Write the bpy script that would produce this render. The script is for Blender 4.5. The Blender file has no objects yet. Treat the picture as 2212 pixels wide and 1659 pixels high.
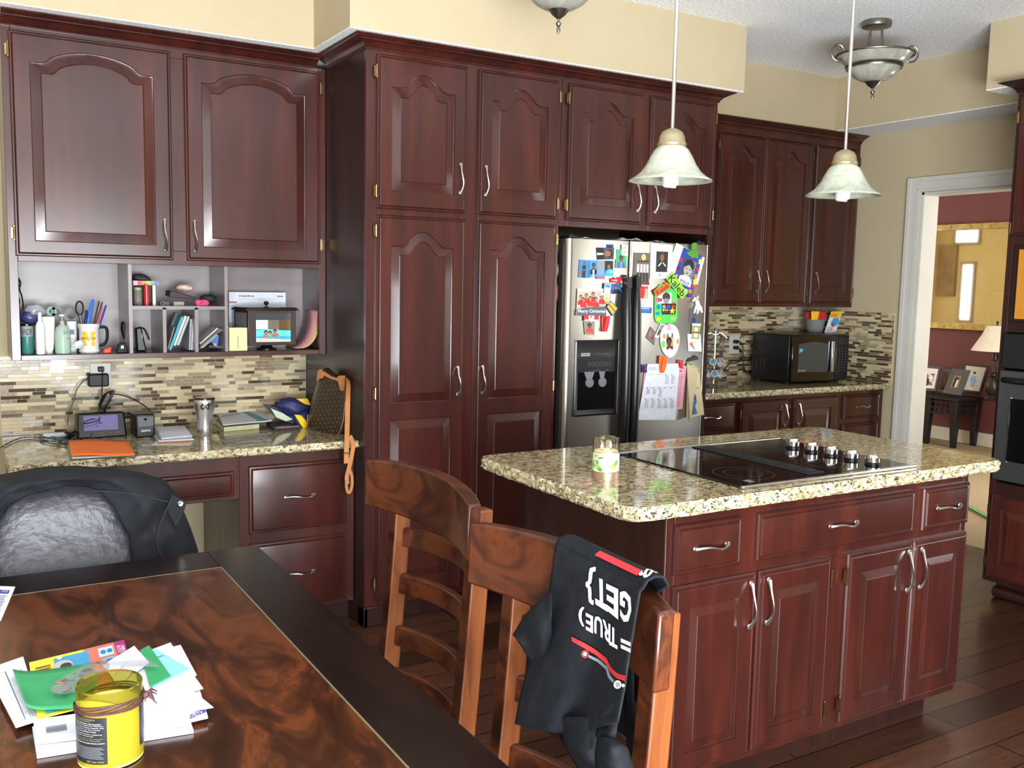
import bpy, math, random
from mathutils import Vector, Matrix, noise
random.seed(7)
PI = math.pi
D = bpy.data
scn = bpy.context.scene
COL = scn.collection

# ------------------------------------------------------------------ camera
CP = Vector((0.00000000, -4.44911061, 1.49578457))
CF = Vector((0.51187582, 0.85241281, -0.10665615))
CR = Vector((0.85824060, -0.51285081, 0.02017709))
CU = Vector((0.03749949, 0.10186480, 0.99409122))
FPX = 2035.71
cd = D.cameras.new('camera'); cam = D.objects.new('camera', cd); COL.objects.link(cam)
cd.sensor_width = 36; cd.lens = FPX * 36 / 2212; cd.clip_start = 0.05; cd.clip_end = 60
m3 = Matrix((CR, CU, -CF)).transposed()
cam.matrix_world = Matrix.Translation(CP) @ m3.to_4x4()
scn.camera = cam
# ------------------------------------------------------------------ world, exposure
scn.view_settings.view_transform = 'Standard'; scn.view_settings.look = 'None'
scn.view_settings.gamma = 1; scn.view_settings.exposure = 0.70
W = D.worlds.new('sky'); scn.world = W; W.use_nodes = True
wn = W.node_tree.nodes; wl_ = W.node_tree.links
bg = wn['Background']
sky = wn.new('ShaderNodeTexSky'); sky.sky_type = 'HOSEK_WILKIE'; sky.turbidity = 4
wl_.new(sky.outputs['Color'], bg.inputs['Color']); bg.inputs['Strength'].default_value = 0.6
# ------------------------------------------------------------------ daylight entering through the windows, plus added fill lamps
def area(name, loc, aim, sx, sy, power, color):
    l = D.lights.new(name, 'AREA'); l.shape = 'RECTANGLE'; l.size = sx; l.size_y = sy
    l.energy = power; l.color = color
    o = D.objects.new(name, l); COL.objects.link(o); o.location = loc
    o.rotation_euler = (Vector(aim) - Vector(loc)).to_track_quat('-Z', 'Y').to_euler()
    return o
area('daylight_patio_door', (.2, -5.52, 1.13), (.2, 0, 1.13), 2.7, 1.65, 150, (0.96, 0.98, 1.0))
area('added_ceiling_fill', (.2, -5.50, .72), (3.0, -2.0, 2.8), 2.6, .7, 185, (0.86, 0.94, 1.0))  # added fill lamp, aimed up to brighten the ceiling
area('added_left_fill', (-2.52, -2.6, 1.45), (0, -2.6, 1.6), 1.9, 1.5, 6, (0.95, 0.97, 1.0))  # added weak fill from the unseen left wall
area('added_right_fill', (5.06, -3.75, 1.5), (3.0, -3.2, 1.6), 1.4, 1.0, 15, (0.96, 0.98, 1.0))  # added lamp that gives the refrigerator doors their bright reflection
area('daylight_hall_front_window', (7.0, -1.46, 1.4), (5.6, .6, 1.2), 1.6, 2.0, 110, (1.0, 0.98, 0.94))
area('daylight_hall_window', (6.9, 4.44, 1.5), (7.4, 1.0, 1.2), 1.4, 1.8, 60, (1.0, 0.95, 0.85))

# ------------------------------------------------------------------ pixel ray -> point on a real plane of the room
def at(px, py, ax, v):
    d = CF + CR * ((px - 1106) / FPX) - CU * ((py - 829.5) / FPX)
    i = 'xyz'.index(ax)
    return CP + d * ((v - CP[i]) / d[i])
def lin(c):
    c = c / 255.0
    return c / 12.92 if c <= 0.04045 else ((c + 0.055) / 1.055) ** 2.4
def rgb(c): return (lin(c[0]), lin(c[1]), lin(c[2]), 1)

# ------------------------------------------------------------------ materials
MAT = {}
def newmat(name):
    m = D.materials.new(name); m.use_nodes = True
    nt = m.node_tree; b = nt.nodes['Principled BSDF']
    MAT[name] = m
    return m, nt, b
def setb(b, rough=.5, metal=0, spec=.5, coat=0, coatr=.1, trans=0, ior=1.45, emis=None, es=0, alpha=1, sheen=0):
    I = b.inputs
    I['Roughness'].default_value = rough; I['Metallic'].default_value = metal
    I['Specular IOR Level'].default_value = spec; I['Coat Weight'].default_value = coat
    I['Coat Roughness'].default_value = coatr; I['Transmission Weight'].default_value = trans
    I['IOR'].default_value = ior; I['Alpha'].default_value = alpha; I['Sheen Weight'].default_value = sheen
    if coat >= .9: I['Coat IOR'].default_value = 1.5
    if emis: I['Emission Color'].default_value = rgb(emis); I['Emission Strength'].default_value = es
def flat(c, rough=.55, **k):
    key = 'c%d_%d_%d_%s' % (c[0], c[1], c[2], str((rough, sorted(k.items()))))
    if key in MAT: return MAT[key]
    m, nt, b = newmat(key)
    b.inputs['Base Color'].default_value = rgb(c)
    # faint procedural mottling so that no surface is a single dead value
    tc = nt.nodes.new('ShaderNodeTexCoord'); n = nt.nodes.new('ShaderNodeTexNoise'); n.inputs['Scale'].default_value = 35
    mx = nt.nodes.new('ShaderNodeMix'); mx.data_type = 'RGBA'
    mx.inputs[6].default_value = rgb(c); mx.inputs[7].default_value = rgb([max(0, v * .9) for v in c])
    nt.links.new(tc.outputs['Object'], n.inputs['Vector']); nt.links.new(n.outputs['Fac'], mx.inputs[0])
    nt.links.new(mx.outputs[2], b.inputs['Base Color'])
    setb(b, rough, **k)
    return m
def noisemat(name, stops, scale=(1, 1, 1), nscale=5, detail=6, dist=0, rough=.4, bump=0, bscale=None, rvar=None, nrough=.6, **k):
    """colour ramp over stretched noise in object space"""
    m, nt, b = newmat(name); N = nt.nodes; L = nt.links
    tc = N.new('ShaderNodeTexCoord'); mp = N.new('ShaderNodeMapping'); mp.inputs['Scale'].default_value = scale
    n = N.new('ShaderNodeTexNoise'); n.inputs['Scale'].default_value = nscale; n.inputs['Detail'].default_value = detail
    n.inputs['Distortion'].default_value = dist; n.inputs['Roughness'].default_value = nrough
    r = N.new('ShaderNodeValToRGB'); e = r.color_ramp.elements
    while len(e) < len(stops): e.new(.5)
    for i, (p, c) in enumerate(stops): e[i].position = p; e[i].color = rgb(c)
    L.new(tc.outputs['Object'], mp.inputs['Vector']); L.new(mp.outputs['Vector'], n.inputs['Vector'])
    L.new(n.outputs['Fac'], r.inputs['Fac']); L.new(r.outputs['Color'], b.inputs['Base Color'])
    if bump:
        bp = N.new('ShaderNodeBump'); bp.inputs['Strength'].default_value = bump; bp.inputs['Distance'].default_value = .004
        n2 = N.new('ShaderNodeTexNoise'); n2.inputs['Scale'].default_value = bscale or nscale; n2.inputs['Detail'].default_value = 3
        L.new(tc.outputs['Object'], n2.inputs['Vector']); L.new(n2.outputs['Fac'], bp.inputs['Height'])
        L.new(bp.outputs['Normal'], b.inputs['Normal'])
    setb(b, rough, **k)
    return m
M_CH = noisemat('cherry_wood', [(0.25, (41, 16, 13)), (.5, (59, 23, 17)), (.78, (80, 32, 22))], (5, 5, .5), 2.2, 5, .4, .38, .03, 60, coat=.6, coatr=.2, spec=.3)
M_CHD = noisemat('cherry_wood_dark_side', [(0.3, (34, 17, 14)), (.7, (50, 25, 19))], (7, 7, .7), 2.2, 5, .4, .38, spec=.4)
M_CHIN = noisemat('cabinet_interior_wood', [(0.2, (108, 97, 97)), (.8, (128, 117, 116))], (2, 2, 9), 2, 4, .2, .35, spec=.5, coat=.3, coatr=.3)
M_WALL = noisemat('wall_paint_tan', [(0.3, (180, 164, 133)), (.7, (184, 169, 138))], (1, 1, 1), 3, 4, 0, .75, .12, 260)
M_MAROON = noisemat('wall_paint_maroon', [(0.3, (98, 52, 54)), (.7, (106, 58, 59))], (1, 1, 1), 3, 4, 0, .7)
M_YEL = noisemat('wall_paint_yellow', [(0.3, (196, 172, 112)), (.7, (204, 180, 120))], (1, 1, 1), 3, 4, 0, .7)
def ceilmat():
    m, nt, b = newmat('popcorn_ceiling'); N = nt.nodes; L = nt.links
    tc = N.new('ShaderNodeTexCoord'); v = N.new('ShaderNodeTexNoise'); v.inputs['Scale'].default_value = 75; v.inputs['Detail'].default_value = 4
    r = N.new('ShaderNodeValToRGB'); r.color_ramp.elements[0].position = .38; r.color_ramp.elements[0].color = rgb((222, 223, 225))
    r.color_ramp.elements[1].position = .6; r.color_ramp.elements[1].color = rgb((250, 250, 250))
    bp = N.new('ShaderNodeBump'); bp.inputs['Strength'].default_value = .7; bp.inputs['Distance'].default_value = .004
    L.new(tc.outputs['Object'], v.inputs['Vector']); L.new(v.outputs['Fac'], r.inputs['Fac']); L.new(r.outputs['Color'], b.inputs['Base Color'])
    L.new(v.outputs['Fac'], bp.inputs['Height']); L.new(bp.outputs['Normal'], b.inputs['Normal'])
    setb(b, .9, spec=.1); return m
M_CEIL = ceilmat()
def floormat():
    m, nt, b = newmat('dark_hardwood_planks'); N = nt.nodes; L = nt.links
    tc = N.new('ShaderNodeTexCoord'); br = N.new('ShaderNodeTexBrick')
    br.inputs['Scale'].default_value = 1; br.inputs['Brick Width'].default_value = 1.05; br.inputs['Row Height'].default_value = .125
    br.inputs['Mortar Size'].default_value = .0032; br.inputs['Mortar Smooth'].default_value = .3; br.offset = .37; br.inputs['Bias'].default_value = .1
    br.inputs['Color1'].default_value = rgb((82, 50, 34)); br.inputs['Color2'].default_value = rgb((50, 31, 23)); br.inputs['Mortar'].default_value = rgb((14, 9, 7))
    mp = N.new('ShaderNodeMapping'); mp.inputs['Scale'].default_value = (1.2, 16, 1)
    n = N.new('ShaderNodeTexNoise'); n.inputs['Scale'].default_value = 3; n.inputs['Detail'].default_value = 7; n.inputs['Distortion'].default_value = .7
    mx = N.new('ShaderNodeMix'); mx.data_type = 'RGBA'; mx.blend_type = 'OVERLAY'; mx.inputs[0].default_value = .5
    L.new(tc.outputs['Object'], br.inputs['Vector']); L.new(tc.outputs['Object'], mp.inputs['Vector']); L.new(mp.outputs['Vector'], n.inputs['Vector'])
    L.new(br.outputs['Color'], mx.inputs[6]); L.new(n.outputs['Fac'], mx.inputs[7]); L.new(mx.outputs[2], b.inputs['Base Color'])
    bp = N.new('ShaderNodeBump'); bp.inputs['Strength'].default_value = .5; bp.inputs['Distance'].default_value = .003; bp.invert = True
    L.new(br.outputs['Fac'], bp.inputs['Height']); L.new(bp.outputs['Normal'], b.inputs['Normal'])
    setb(b, .27, spec=.5); return m
M_FLOOR = floormat()
M_CARPET = noisemat('beige_carpet', [(0.3, (128, 112, 88)), (.7, (168, 150, 122))], (1, 1, 1), 160, 4, 0, .95, 1, 300, spec=.1)
def granite(name, dark, mid, light, pale, rough, bump=0):
    m, nt, b = newmat(name); N = nt.nodes; L = nt.links
    tc = N.new('ShaderNodeTexCoord')
    def ns(sc, det, dis, off):
        mp = N.new('ShaderNodeMapping'); mp.inputs['Location'].default_value = (off, off, off); mp.inputs['Scale'].default_value = (1, 1.5, 1.5)
        n = N.new('ShaderNodeTexNoise'); n.inputs['Scale'].default_value = sc; n.inputs['Detail'].default_value = det; n.inputs['Distortion'].default_value = dis
        n.inputs['Roughness'].default_value = .65
        L.new(tc.outputs['Object'], mp.inputs['Vector']); L.new(mp.outputs['Vector'], n.inputs['Vector']); return n
    n1 = ns(34, 5, .6, 0); n2 = ns(75, 4, .9, 5)
    r1 = N.new('ShaderNodeValToRGB'); e = r1.color_ramp.elements
    while len(e) < 4: e.new(.5)
    for i, (p, c) in enumerate([(.33, mid), (.47, light), (.58, pale), (.72, light)]): e[i].position = p; e[i].color = rgb(c)
    r2 = N.new('ShaderNodeValToRGB'); e = r2.color_ramp.elements
    e[0].position = .41; e[0].color = (1, 1, 1, 1); e[1].position = .47; e[1].color = (0, 0, 0, 1)
    mx = N.new('ShaderNodeMix'); mx.data_type = 'RGBA'; mx.inputs[7].default_value = rgb(dark)
    L.new(n1.outputs['Fac'], r1.inputs['Fac']); L.new(n2.outputs['Fac'], r2.inputs['Fac'])
    L.new(r2.outputs['Color'], mx.inputs[0]); L.new(r1.outputs['Color'], mx.inputs[6]); L.new(mx.outputs[2], b.inputs['Base Color'])
    if bump:
        bp = N.new('ShaderNodeBump'); bp.inputs['Strength'].default_value = bump; bp.inputs['Distance'].default_value = .006
        L.new(n1.outputs['Fac'], bp.inputs['Height']); L.new(bp.outputs['Normal'], b.inputs['Normal'])
    setb(b, rough, spec=.55); return m
M_GR = granite('polished_granite', (38, 32, 25), (112, 92, 62), (156, 140, 104), (192, 180, 146), .07)
M_GRE = granite('chiselled_granite_edge', (48, 40, 30), (126, 104, 72), (184, 168, 126), (220, 210, 176), .4, .8)
M_STEEL = noisemat('brushed_nickel', [(0.3, (205, 202, 196)), (.7, (222, 220, 214))], (1, 1, 30), 20, 3, 0, .24, metal=1)
M_CHROME = noisemat('polished_steel', [(0.3, (196, 196, 196)), (.7, (212, 212, 212))], (1, 1, 1), 5, 2, 0, .12, metal=1)
M_FRIDGE = noisemat('stainless_steel_door', [(0.3, (176, 172, 162)), (.7, (184, 180, 170))], (1, 1, 60), 20, 3, 0, .25, metal=.95)
M_PEWTER = noisemat('antique_pewter', [(0.3, (120, 116, 108)), (.7, (146, 142, 132))], (1, 1, 1), 30, 3, 0, .35, metal=1)
M_CHAMP = noisemat('champagne_metal', [(0.3, (168, 154, 120)), (.7, (184, 170, 134))], (1, 1, 1), 30, 3, 0, .38, metal=.8)
M_BRASS = noisemat('brass', [(0.3, (140, 116, 76)), (.7, (168, 142, 98))], (1, 1, 1), 30, 3, 0, .25, metal=1)
M_BLK = flat((16, 16, 18), .3); M_BLKG = flat((8, 8, 10), .07); M_BLKM = flat((20, 21, 24), .5)
M_ALAB = noisemat('alabaster_glass', [(0.3, (150, 152, 132)), (.5, (168, 172, 152)), (.7, (188, 192, 178))], (1, 1, 1), 9, 4, 2.2, .25, trans=.0, coat=.3)
M_ALABG = noisemat('grey_alabaster_glass', [(0.3, (146, 142, 128)), (.5, (160, 157, 144)), (.7, (178, 175, 162))], (1, 1, 1), 7, 4, 2.0, .25, coat=.3)
M_TRIM = noisemat('white_trim_paint', [(0.3, (196, 193, 184)), (.7, (203, 200, 190))], (1, 1, 1), 4, 3, 0, .4)
M_TBL = noisemat('burled_table_wood', [(0.26, (28, 14, 9)), (.43, (56, 28, 14)), (.57, (98, 51, 25)), (.75, (46, 23, 12))], (3.0, 1.0, 1), 2.4, 9, 2.1, .2, spec=.5, nrough=.6)
M_TBLD = noisemat('black_stained_table_border', [(0.3, (18, 11, 9)), (.7, (30, 19, 14))], (6, 1, 1), 3, 5, .5, .22)
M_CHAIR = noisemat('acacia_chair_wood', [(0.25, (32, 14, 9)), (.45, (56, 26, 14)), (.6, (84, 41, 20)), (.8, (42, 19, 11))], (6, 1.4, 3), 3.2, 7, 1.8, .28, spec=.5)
M_CHAIRL = noisemat('acacia_chair_post_sides', [(0.25, (60, 29, 15)), (.48, (104, 56, 28)), (.75, (132, 76, 38))], (6, 6, .9), 3, 6, 1.6, .3)
M_LEATHER = noisemat('black_leather', [(0.3, (48, 48, 54)), (.7, (60, 60, 68))], (1, 1, 1), 12, 4, 1.5, .34, .9, 34, spec=.5)
M_CLOTH = noisemat('black_cotton', [(0.3, (17, 19, 23)), (.7, (26, 29, 34))], (1, 1, 1), 40, 4, 0, .85, .3, 200, spec=.2)
M_JACK = noisemat('charcoal_jacket_cloth', [(0.3, (28, 30, 34)), (.7, (40, 42, 46))], (1, 1, 1), 14, 5, .5, .8, .4, 180, spec=.2)
M_GLASS = flat((250, 250, 250), .02, trans=1.0, ior=1.3, spec=.5)
M_GLASSD = flat((70, 74, 76), .05, spec=.8)
M_MIRROR = flat((225, 222, 205), .03, metal=1.0)
M_ORL = flat((196, 130, 76), .5)

# ------------------------------------------------------------------ mesh builder
WL = {}
class MB:
    def __init__(s, T=None): s.v = []; s.f = []; s.mi = []; s.T = T
    def p(s, x, y=None, z=None):
        q = Vector(x) if y is None else Vector((x, y, z))
        if s.T: q = s.T(q)
        s.v.append(q); return len(s.v) - 1
    def face(s, idx, m=0): s.f.append(tuple(idx)); s.mi.append(m)
    def box(s, x0, y0, z0, x1, y1, z1, m=0):
        i = [s.p(x, y, z) for z in (z0, z1) for x, y in ((x0, y0), (x1, y0), (x1, y1), (x0, y1))]
        for q in ((3, 2, 1, 0), (4, 5, 6, 7), (0, 1, 5, 4), (1, 2, 6, 5), (2, 3, 7, 6), (3, 0, 4, 7)): s.face([i[k] for k in q], m)
        return s
    def hexa(s, low, high, m=0):
        i = [s.p(q) for q in low] + [s.p(q) for q in high]
        for q in ((3, 2, 1, 0), (4, 5, 6, 7), (0, 1, 5, 4), (1, 2, 6, 5), (2, 3, 7, 6), (3, 0, 4, 7)): s.face([i[k] for k in q], m)
        return s
    def prism(s, pts, h, m=0):
        """pts list of 3d points, h offset vector"""
        h = Vector(h); a = [s.p(Vector(q)) for q in pts]; b = [s.p(Vector(q) + h) for q in pts]; n = len(pts)
        s.face(a[::-1], m); s.face(b, m)
        for k in range(n): s.face((a[k], a[(k + 1) % n], b[(k + 1) % n], b[k]), m)
        return s
    def loops(s, L, closed=True, cap=True, m=0):
        ids = [[s.p(q) for q in l] for l in L]
        for a, b in zip(ids, ids[1:]):
            n = len(a)
            for k in range(n if closed else n - 1):
                s.face((a[k], a[(k + 1) % n], b[(k + 1) % n], b[k]), m)
        if cap: s.face(ids[0][::-1], m); s.face(ids[-1], m)
        return s
    def tube(s, path, r, n=8, m=0, flat=1.0, cap=True, ref=None):
        P = [Vector(q) for q in path]; R = r if isinstance(r, (list, tuple)) else [r] * len(P)
        L = []; prev = None
        for i, q in enumerate(P):
            t = (P[min(i + 1, len(P) - 1)] - P[max(i - 1, 0)]).normalized()
            if prev is None:
                up = Vector(ref) if ref else (Vector((0, 0, 1)) if abs(t.z) < .9 else Vector((1, 0, 0)))
                a = up - t * up.dot(t); a.normalize()
            else:
                a = prev - t * prev.dot(t); a.normalize()
            prev = a; b = t.cross(a)
            L.append([q + a * (R[i] * math.cos(2 * PI * k / n)) + b * (R[i] * flat * math.sin(2 * PI * k / n)) for k in range(n)])
        return s.loops(L, True, cap, m)
    def lathe(s, c, prof, n=28, m=0, cap=True, ax='z', sq=1.0):
        c = Vector(c); L = []
        for r, h in prof:
            l = []
            for k in range(n):
                a = 2 * PI * k / n; x, y = r * math.cos(a), r * sq * math.sin(a)
                l.append(c + (Vector((x, y, h)) if ax == 'z' else Vector((x, -h, y)) if ax == 'y' else Vector((h, x, y))))
            L.append(l)
        return s.loops(L, True, cap, m)
    def grid(s, fn, nu, nv, m=0):
        ids = [[s.p(fn(i / nu, j / nv)) for i in range(nu + 1)] for j in range(nv + 1)]
        for j in range(nv):
            for i in range(nu): s.face((ids[j][i], ids[j][i + 1], ids[j + 1][i + 1], ids[j + 1][i]), m)
        return s
    def ball(s, c, r, n=10, m=0, sc=(1, 1, 1)):
        c = Vector(c); L = []
        for j in range(1, n):
            a = PI * j / n
            L.append([c + Vector((r * sc[0] * math.sin(a) * math.cos(2 * PI * k / (2 * n)), r * sc[1] * math.sin(a) * math.sin(2 * PI * k / (2 * n)), -r * sc[2] * math.cos(a))) for k in range(2 * n)])
        return s.loops(L, True, True, m)
    def build(s, name, mats, parent=None, bevel=0, smooth=35, solid=0, sub=0, label=None, seg=2):
        me = D.meshes.new(name)
        if parent is not None: L = WL[parent.name]
        else:
            xs = [q.x for q in s.v]; ys = [q.y for q in s.v]; zs = [q.z for q in s.v]
            L = Vector(((min(xs) + max(xs)) / 2, (min(ys) + max(ys)) / 2, min(zs)))
        me.from_pydata([tuple(q - L) for q in s.v], [], s.f)
        if not isinstance(mats, (list, tuple)): mats = [mats]
        for m in mats: me.materials.append(m)
        me.polygons.foreach_set('material_index', s.mi)
        if smooth:
            me.polygons.foreach_set('use_smooth', [True] * len(me.polygons)); me.update()
            me.set_sharp_from_angle(angle=math.radians(smooth))
        me.update()
        o = D.objects.new(name, me); COL.objects.link(o)
        if parent is not None: o.parent = parent; o.location = (0, 0, 0)
        else: o.location = L
        WL[o.name] = L
        if solid:
            md = o.modifiers.new('thickness', 'SOLIDIFY'); md.thickness = solid; md.offset = 0
        if bevel:
            md = o.modifiers.new('bevel', 'BEVEL'); md.width = bevel; md.segments = seg; md.limit_method = 'ANGLE'; md.angle_limit = math.radians(50)
        if sub:
            md = o.modifiers.new('subdivision', 'SUBSURF'); md.levels = sub; md.render_levels = sub
        if label: o['label'] = label
        return o
def tag(o, label, cat, group=None, kind=None):
    o['label'] = label; o['category'] = cat
    if group: o['group'] = group
    if kind: o['kind'] = kind
    return o
def thing(name, loc, label, cat, group=None):
    o = D.objects.new(name, None); COL.objects.link(o); o.location = loc; o.empty_display_size = .1
    WL[o.name] = Vector(loc)
    return tag(o, label, cat, group)
def struct(o): o['kind'] = 'structure'; return o
def frame(P, U, V, W_):
    P, U, V, W_ = Vector(P), Vector(U), Vector(V), Vector(W_)
    return lambda q: P + U * q.x + V * q.y + W_ * q.z
FS = lambda y: frame((0, y, 0), (1, 0, 0), (0, 0, 1), (0, -1, 0))      # a front facing the room (-Y)
FW = lambda x: frame((x, 0, 0), (0, -1, 0), (0, 0, 1), (-1, 0, 0))     # a front facing -X

def text_geo(s, size=1.0, shear=0, bold=0):
    cu = D.curves.new('t', 'FONT'); cu.body = s; cu.size = size; cu.resolution_u = 2; cu.shear = shear; cu.offset = bold
    ob = D.objects.new('t', cu); me = ob.to_mesh()
    V = [(v.co.x, v.co.y) for v in me.vertices]; F = [tuple(p.vertices) for p in me.polygons]
    ob.to_mesh_clear(); D.objects.remove(ob); D.curves.remove(cu)
    if not V: return [], [], 1, 1
    x0 = min(a for a, b in V); x1 = max(a for a, b in V); y0 = min(b for a, b in V); y1 = max(b for a, b in V)
    return [((a - x0) / (x1 - x0), (b - y0) / (y1 - y0)) for a, b in V], F, x1 - x0, y1 - y0
def put_text(mb, s, fn, m=0, **k):
    """letters filling the unit square of fn(u,v)"""
    V, F, w, h = text_geo(s, **k)
    ids = [mb.p(fn(a, b)) for a, b in V]
    for f in F: mb.face([ids[i] for i in f], m)
def wrap_text(mb, s, c, r, a0, a1, z0, z1, m=0, **k):
    put_text(mb, s, lambda u, v: (c[0] + r * math.cos(a0 + (a1 - a0) * u), c[1] + r * math.sin(a0 + (a1 - a0) * u), z0 + (z1 - z0) * v), m, **k)
# ================================================================== the setting
def sbox(name, x0, y0, z0, x1, y1, z1, m, **k): return struct(MB().box(x0, y0, z0, x1, y1, z1).build(name, m, smooth=0, **k))
sbox('floor', -2.7, -5.7, -.1, 5.17, .02, 0, M_FLOOR)
sbox('floor_hall', 5.17, -1.6, -.1, 8.75, 4.6, -.002, M_CARPET)
ZS, ZC = 2.476, 2.798
sbox('ceiling', -2.7, -5.7, ZC, 8.75, 4.6, ZC + .1, M_CEIL)
sbox('wall_back', -2.7, .01, 0, 5.25, .15, ZC, M_WALL)
# soffits: painted faces with popcorn undersides
def soffit(name, x0, y0, x1, y1):
    b = MB(); b.box(x0, y0, ZS + .004, x1, y1, ZC); b.box(x0 + .001, y0 + .001, ZS, x1 - .001, y1, ZS + .004, 1)
    return struct(b.build(name, [M_WALL, M_CEIL], smooth=0))
soffit('wall_soffit_desk', -2.6, -.42, 1.394, .01)
soffit('wall_soffit_pantry', 1.394, -.842, 3.499, .01)
soffit('wall_soffit_corner', 3.499, -.305, 5.104, .01)
soffit('wall_soffit_doorway', 4.80, -1.565, 5.104, -.305)
soffit('wall_soffit_oven', 4.40, -2.75, 5.104, -1.565)
# right wall with the cased doorway (far jamb y=-.60, near jamb behind the oven cabinet)
XW, XH = 5.104, 5.244
b = MB(); JY, JN, DH = -.735, -1.62, 2.092
b.box(XW, JY, 0, XH, .01, ZC); b.box(XW, JN, DH, XH, JY, ZC); b.box(XW, -4.5, 0, XH, JN, 1.0); b.box(XW, -4.5, 2.0, XH, JN, ZC); b.box(XW, -3.0, 1.0, XH, JN, 2.0); b.box(XW, -5.7, 0, XH, -4.5, ZC)
struct(b.build('wall_right', M_WALL, smooth=0))
dr = D.objects.new('door_1', None); COL.objects.link(dr); dr.location = (XW, -1.15, 0); WL[dr.name] = Vector((XW, -1.15, 0)); struct(dr)
for nm, xa, xb in (('casing', XW - .022, XW), ('hall_casing', XH, XH + .02)):
    b = MB(); prof = [(0, .022), (.012, .022), (.02, .017), (.055, .015), (.07, .010), (.09, .010)]
    for (ya, yb, za, zb) in ((JY, JY + .088, 0, DH + .088), (JN - .088, JN, 0, DH + .088)): 
        b.box(xa, ya, za, xb, yb, zb)
        if nm == 'casing': b.box(xa - .006, ya + (.062 if ya == JY else .0), za, xa, ya + (.088 if ya == JY else .026), zb)
    b.box(xa, JN, DH, xb, JY, DH + .088)
    if nm == 'casing':
        b.box(xa - .006, JN, DH + .062, xa, JY, DH + .088)
        b.box(xa - .002, JY + .014, 0, xa, JY + .02, DH + .02); b.box(xa - .002, JN, DH + .014, xa, JY + .02, DH + .02)
    b.build(nm, M_TRIM, dr, bevel=.003)
b = MB(); b.box(XW, JY - .018, 0, XH, JY, DH); b.box(XW, JN, 0, XH, JN + .018, DH); b.box(XW, JN, DH - .018, XH, JY, DH)
b.build('jamb', M_TRIM, dr, bevel=.002)
# hall
XM = 8.65
sbox('wall_hall_far', XM, -1.6, 0, XM + .1, 4.6, ZC, M_MAROON)
sbox('wall_hall_near', XW, .15, 0, XH, 4.6, ZC, M_YEL)
sbox('wall_hall_end', XH, 4.5, 0, XM, 4.6, ZC, M_YEL)
sbox('wall_hall_front', XH, -1.6, 0, XM, -1.52, ZC, M_YEL)
sbox('baseboard_hall', XM - .015, -1.52, 0, XM, 4.5, .13, M_TRIM, bevel=.004)
sbox('baseboard_right', 5.09, -.645, 0, 5.104, -.61, .1, M_TRIM)
b = MB(); b.box(4.5, -5.56, .0, 5.1, -2.65, .88); b.box(4.46, -5.56, .88, 5.1, -2.65, .92, 1); struct(b.build('unseen_cabinet_run', [M_CHD, M_GR], smooth=0))  # unseen cabinets added for the dark reflection low on the refrigerator
# rear and left walls with unseen window openings (behind and beside the photographer)
def wall_with_hole(name, plane, c, t, a0, a1, holes):
    b = MB(); xs = sorted([a0, a1] + [h[0] for h in holes] + [h[1] for h in holes])
    def bb(u0, u1, z0, z1):
        if plane == 'y': b.box(u0, c, z0, u1, c + t, z1)
        else: b.box(c, u0, z0, c + t, u1, z1)
    for u0, u1 in zip(xs, xs[1:]):
        h = [q for q in holes if q[0] <= u0 + 1e-4 and q[1] >= u1 - 1e-4]
        if h: bb(u0, u1, 0, h[0][2]); bb(u0, u1, h[0][3], ZC)
        else: bb(u0, u1, 0, ZC)
    return struct(b.build(name, M_WALL, smooth=0))
wall_with_hole('wall_rear', 'y', -5.7, .12, -2.7, 5.24, [(-1.2, 1.6, .25, 2.25)])
wall_with_hole('wall_left', 'x', -2.7, .12, -5.7, .02, [(-3.6, -1.6, .65, 2.25)])
for i, (pl, u0, u1, z0, z1) in enumerate((('y', -1.2, 1.6, .25, 2.25), ('x', -3.6, -1.6, .65, 2.25), ('r', -4.5, -3.0, 1.0, 2.0))):
    T = frame((0, -5.66, 0), (1, 0, 0), (0, 0, 1), (0, 1, 0)) if pl == 'y' else frame((-2.66 if pl == 'x' else 5.16, 0, 0), (0, 1, 0), (0, 0, 1), (1, 0, 0))
    w = MB(T); 
    for a in (u0, (u0 + u1) / 2 - .03, u1 - .06): w.box(a, z0, -.02, a + .06, z1, .04)
    w.box(u0, z0, -.02, u1, z0 + .06, .04); w.box(u0, z1 - .06, -.02, u1, z1, .04)
    wo = struct(w.build('window_%d' % (i + 1), M_TRIM, smooth=0))  # left and right-wall windows are unseen, added around their fill lamps
# ------------------------------------------------------------------ mosaic backsplashes
M_GROUT = flat((206, 190, 152), .7)
TM = [flat((206, 190, 152), .3), flat((196, 180, 142), .28), flat((160, 146, 118), .12, coat=.5), flat((78, 62, 45), .1, coat=.6),
      noisemat('marbled_brown_tile', [(.3, (96, 78, 58)), (.7, (160, 140, 112))], (1, 1, 1), 60, 4, 2, .25), flat((182, 168, 138), .1, coat=.5)]
def mosaic(name, T, u0, u1, v0, v1, seed):
    R = random.Random(seed); b = MB(T); b.box(u0, v0, 0, u1, v1, .006, 0); h = .0152; v = v0 + .002
    while v < v1 - .008:
        u = u0 + .001; vt = min(v + h - .0017, v1 - .001)
        while u < u1 - .004:
            w = R.choice((.03, .04, .05, .06, .08, .105)); ue = min(u + w, u1 - .001)
            c = R.random(); mi = 1 if c < .20 else 2 if c < .36 else 3 if c < .53 else 4 if c < .78 else 5 if c < .92 else 6
            b.box(u, v, .006, ue - .0017, vt, .0085 + .0008 * R.random(), mi); u = ue
        v += h
    return struct(b.build(name, [M_GROUT] + TM, smooth=0))
mosaic('wall_backsplash_desk', frame((0, .01, 0), (1, 0, 0), (0, 0, 1), (0, -1, 0)), .179, 1.497, .812, 1.15, 3)
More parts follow.
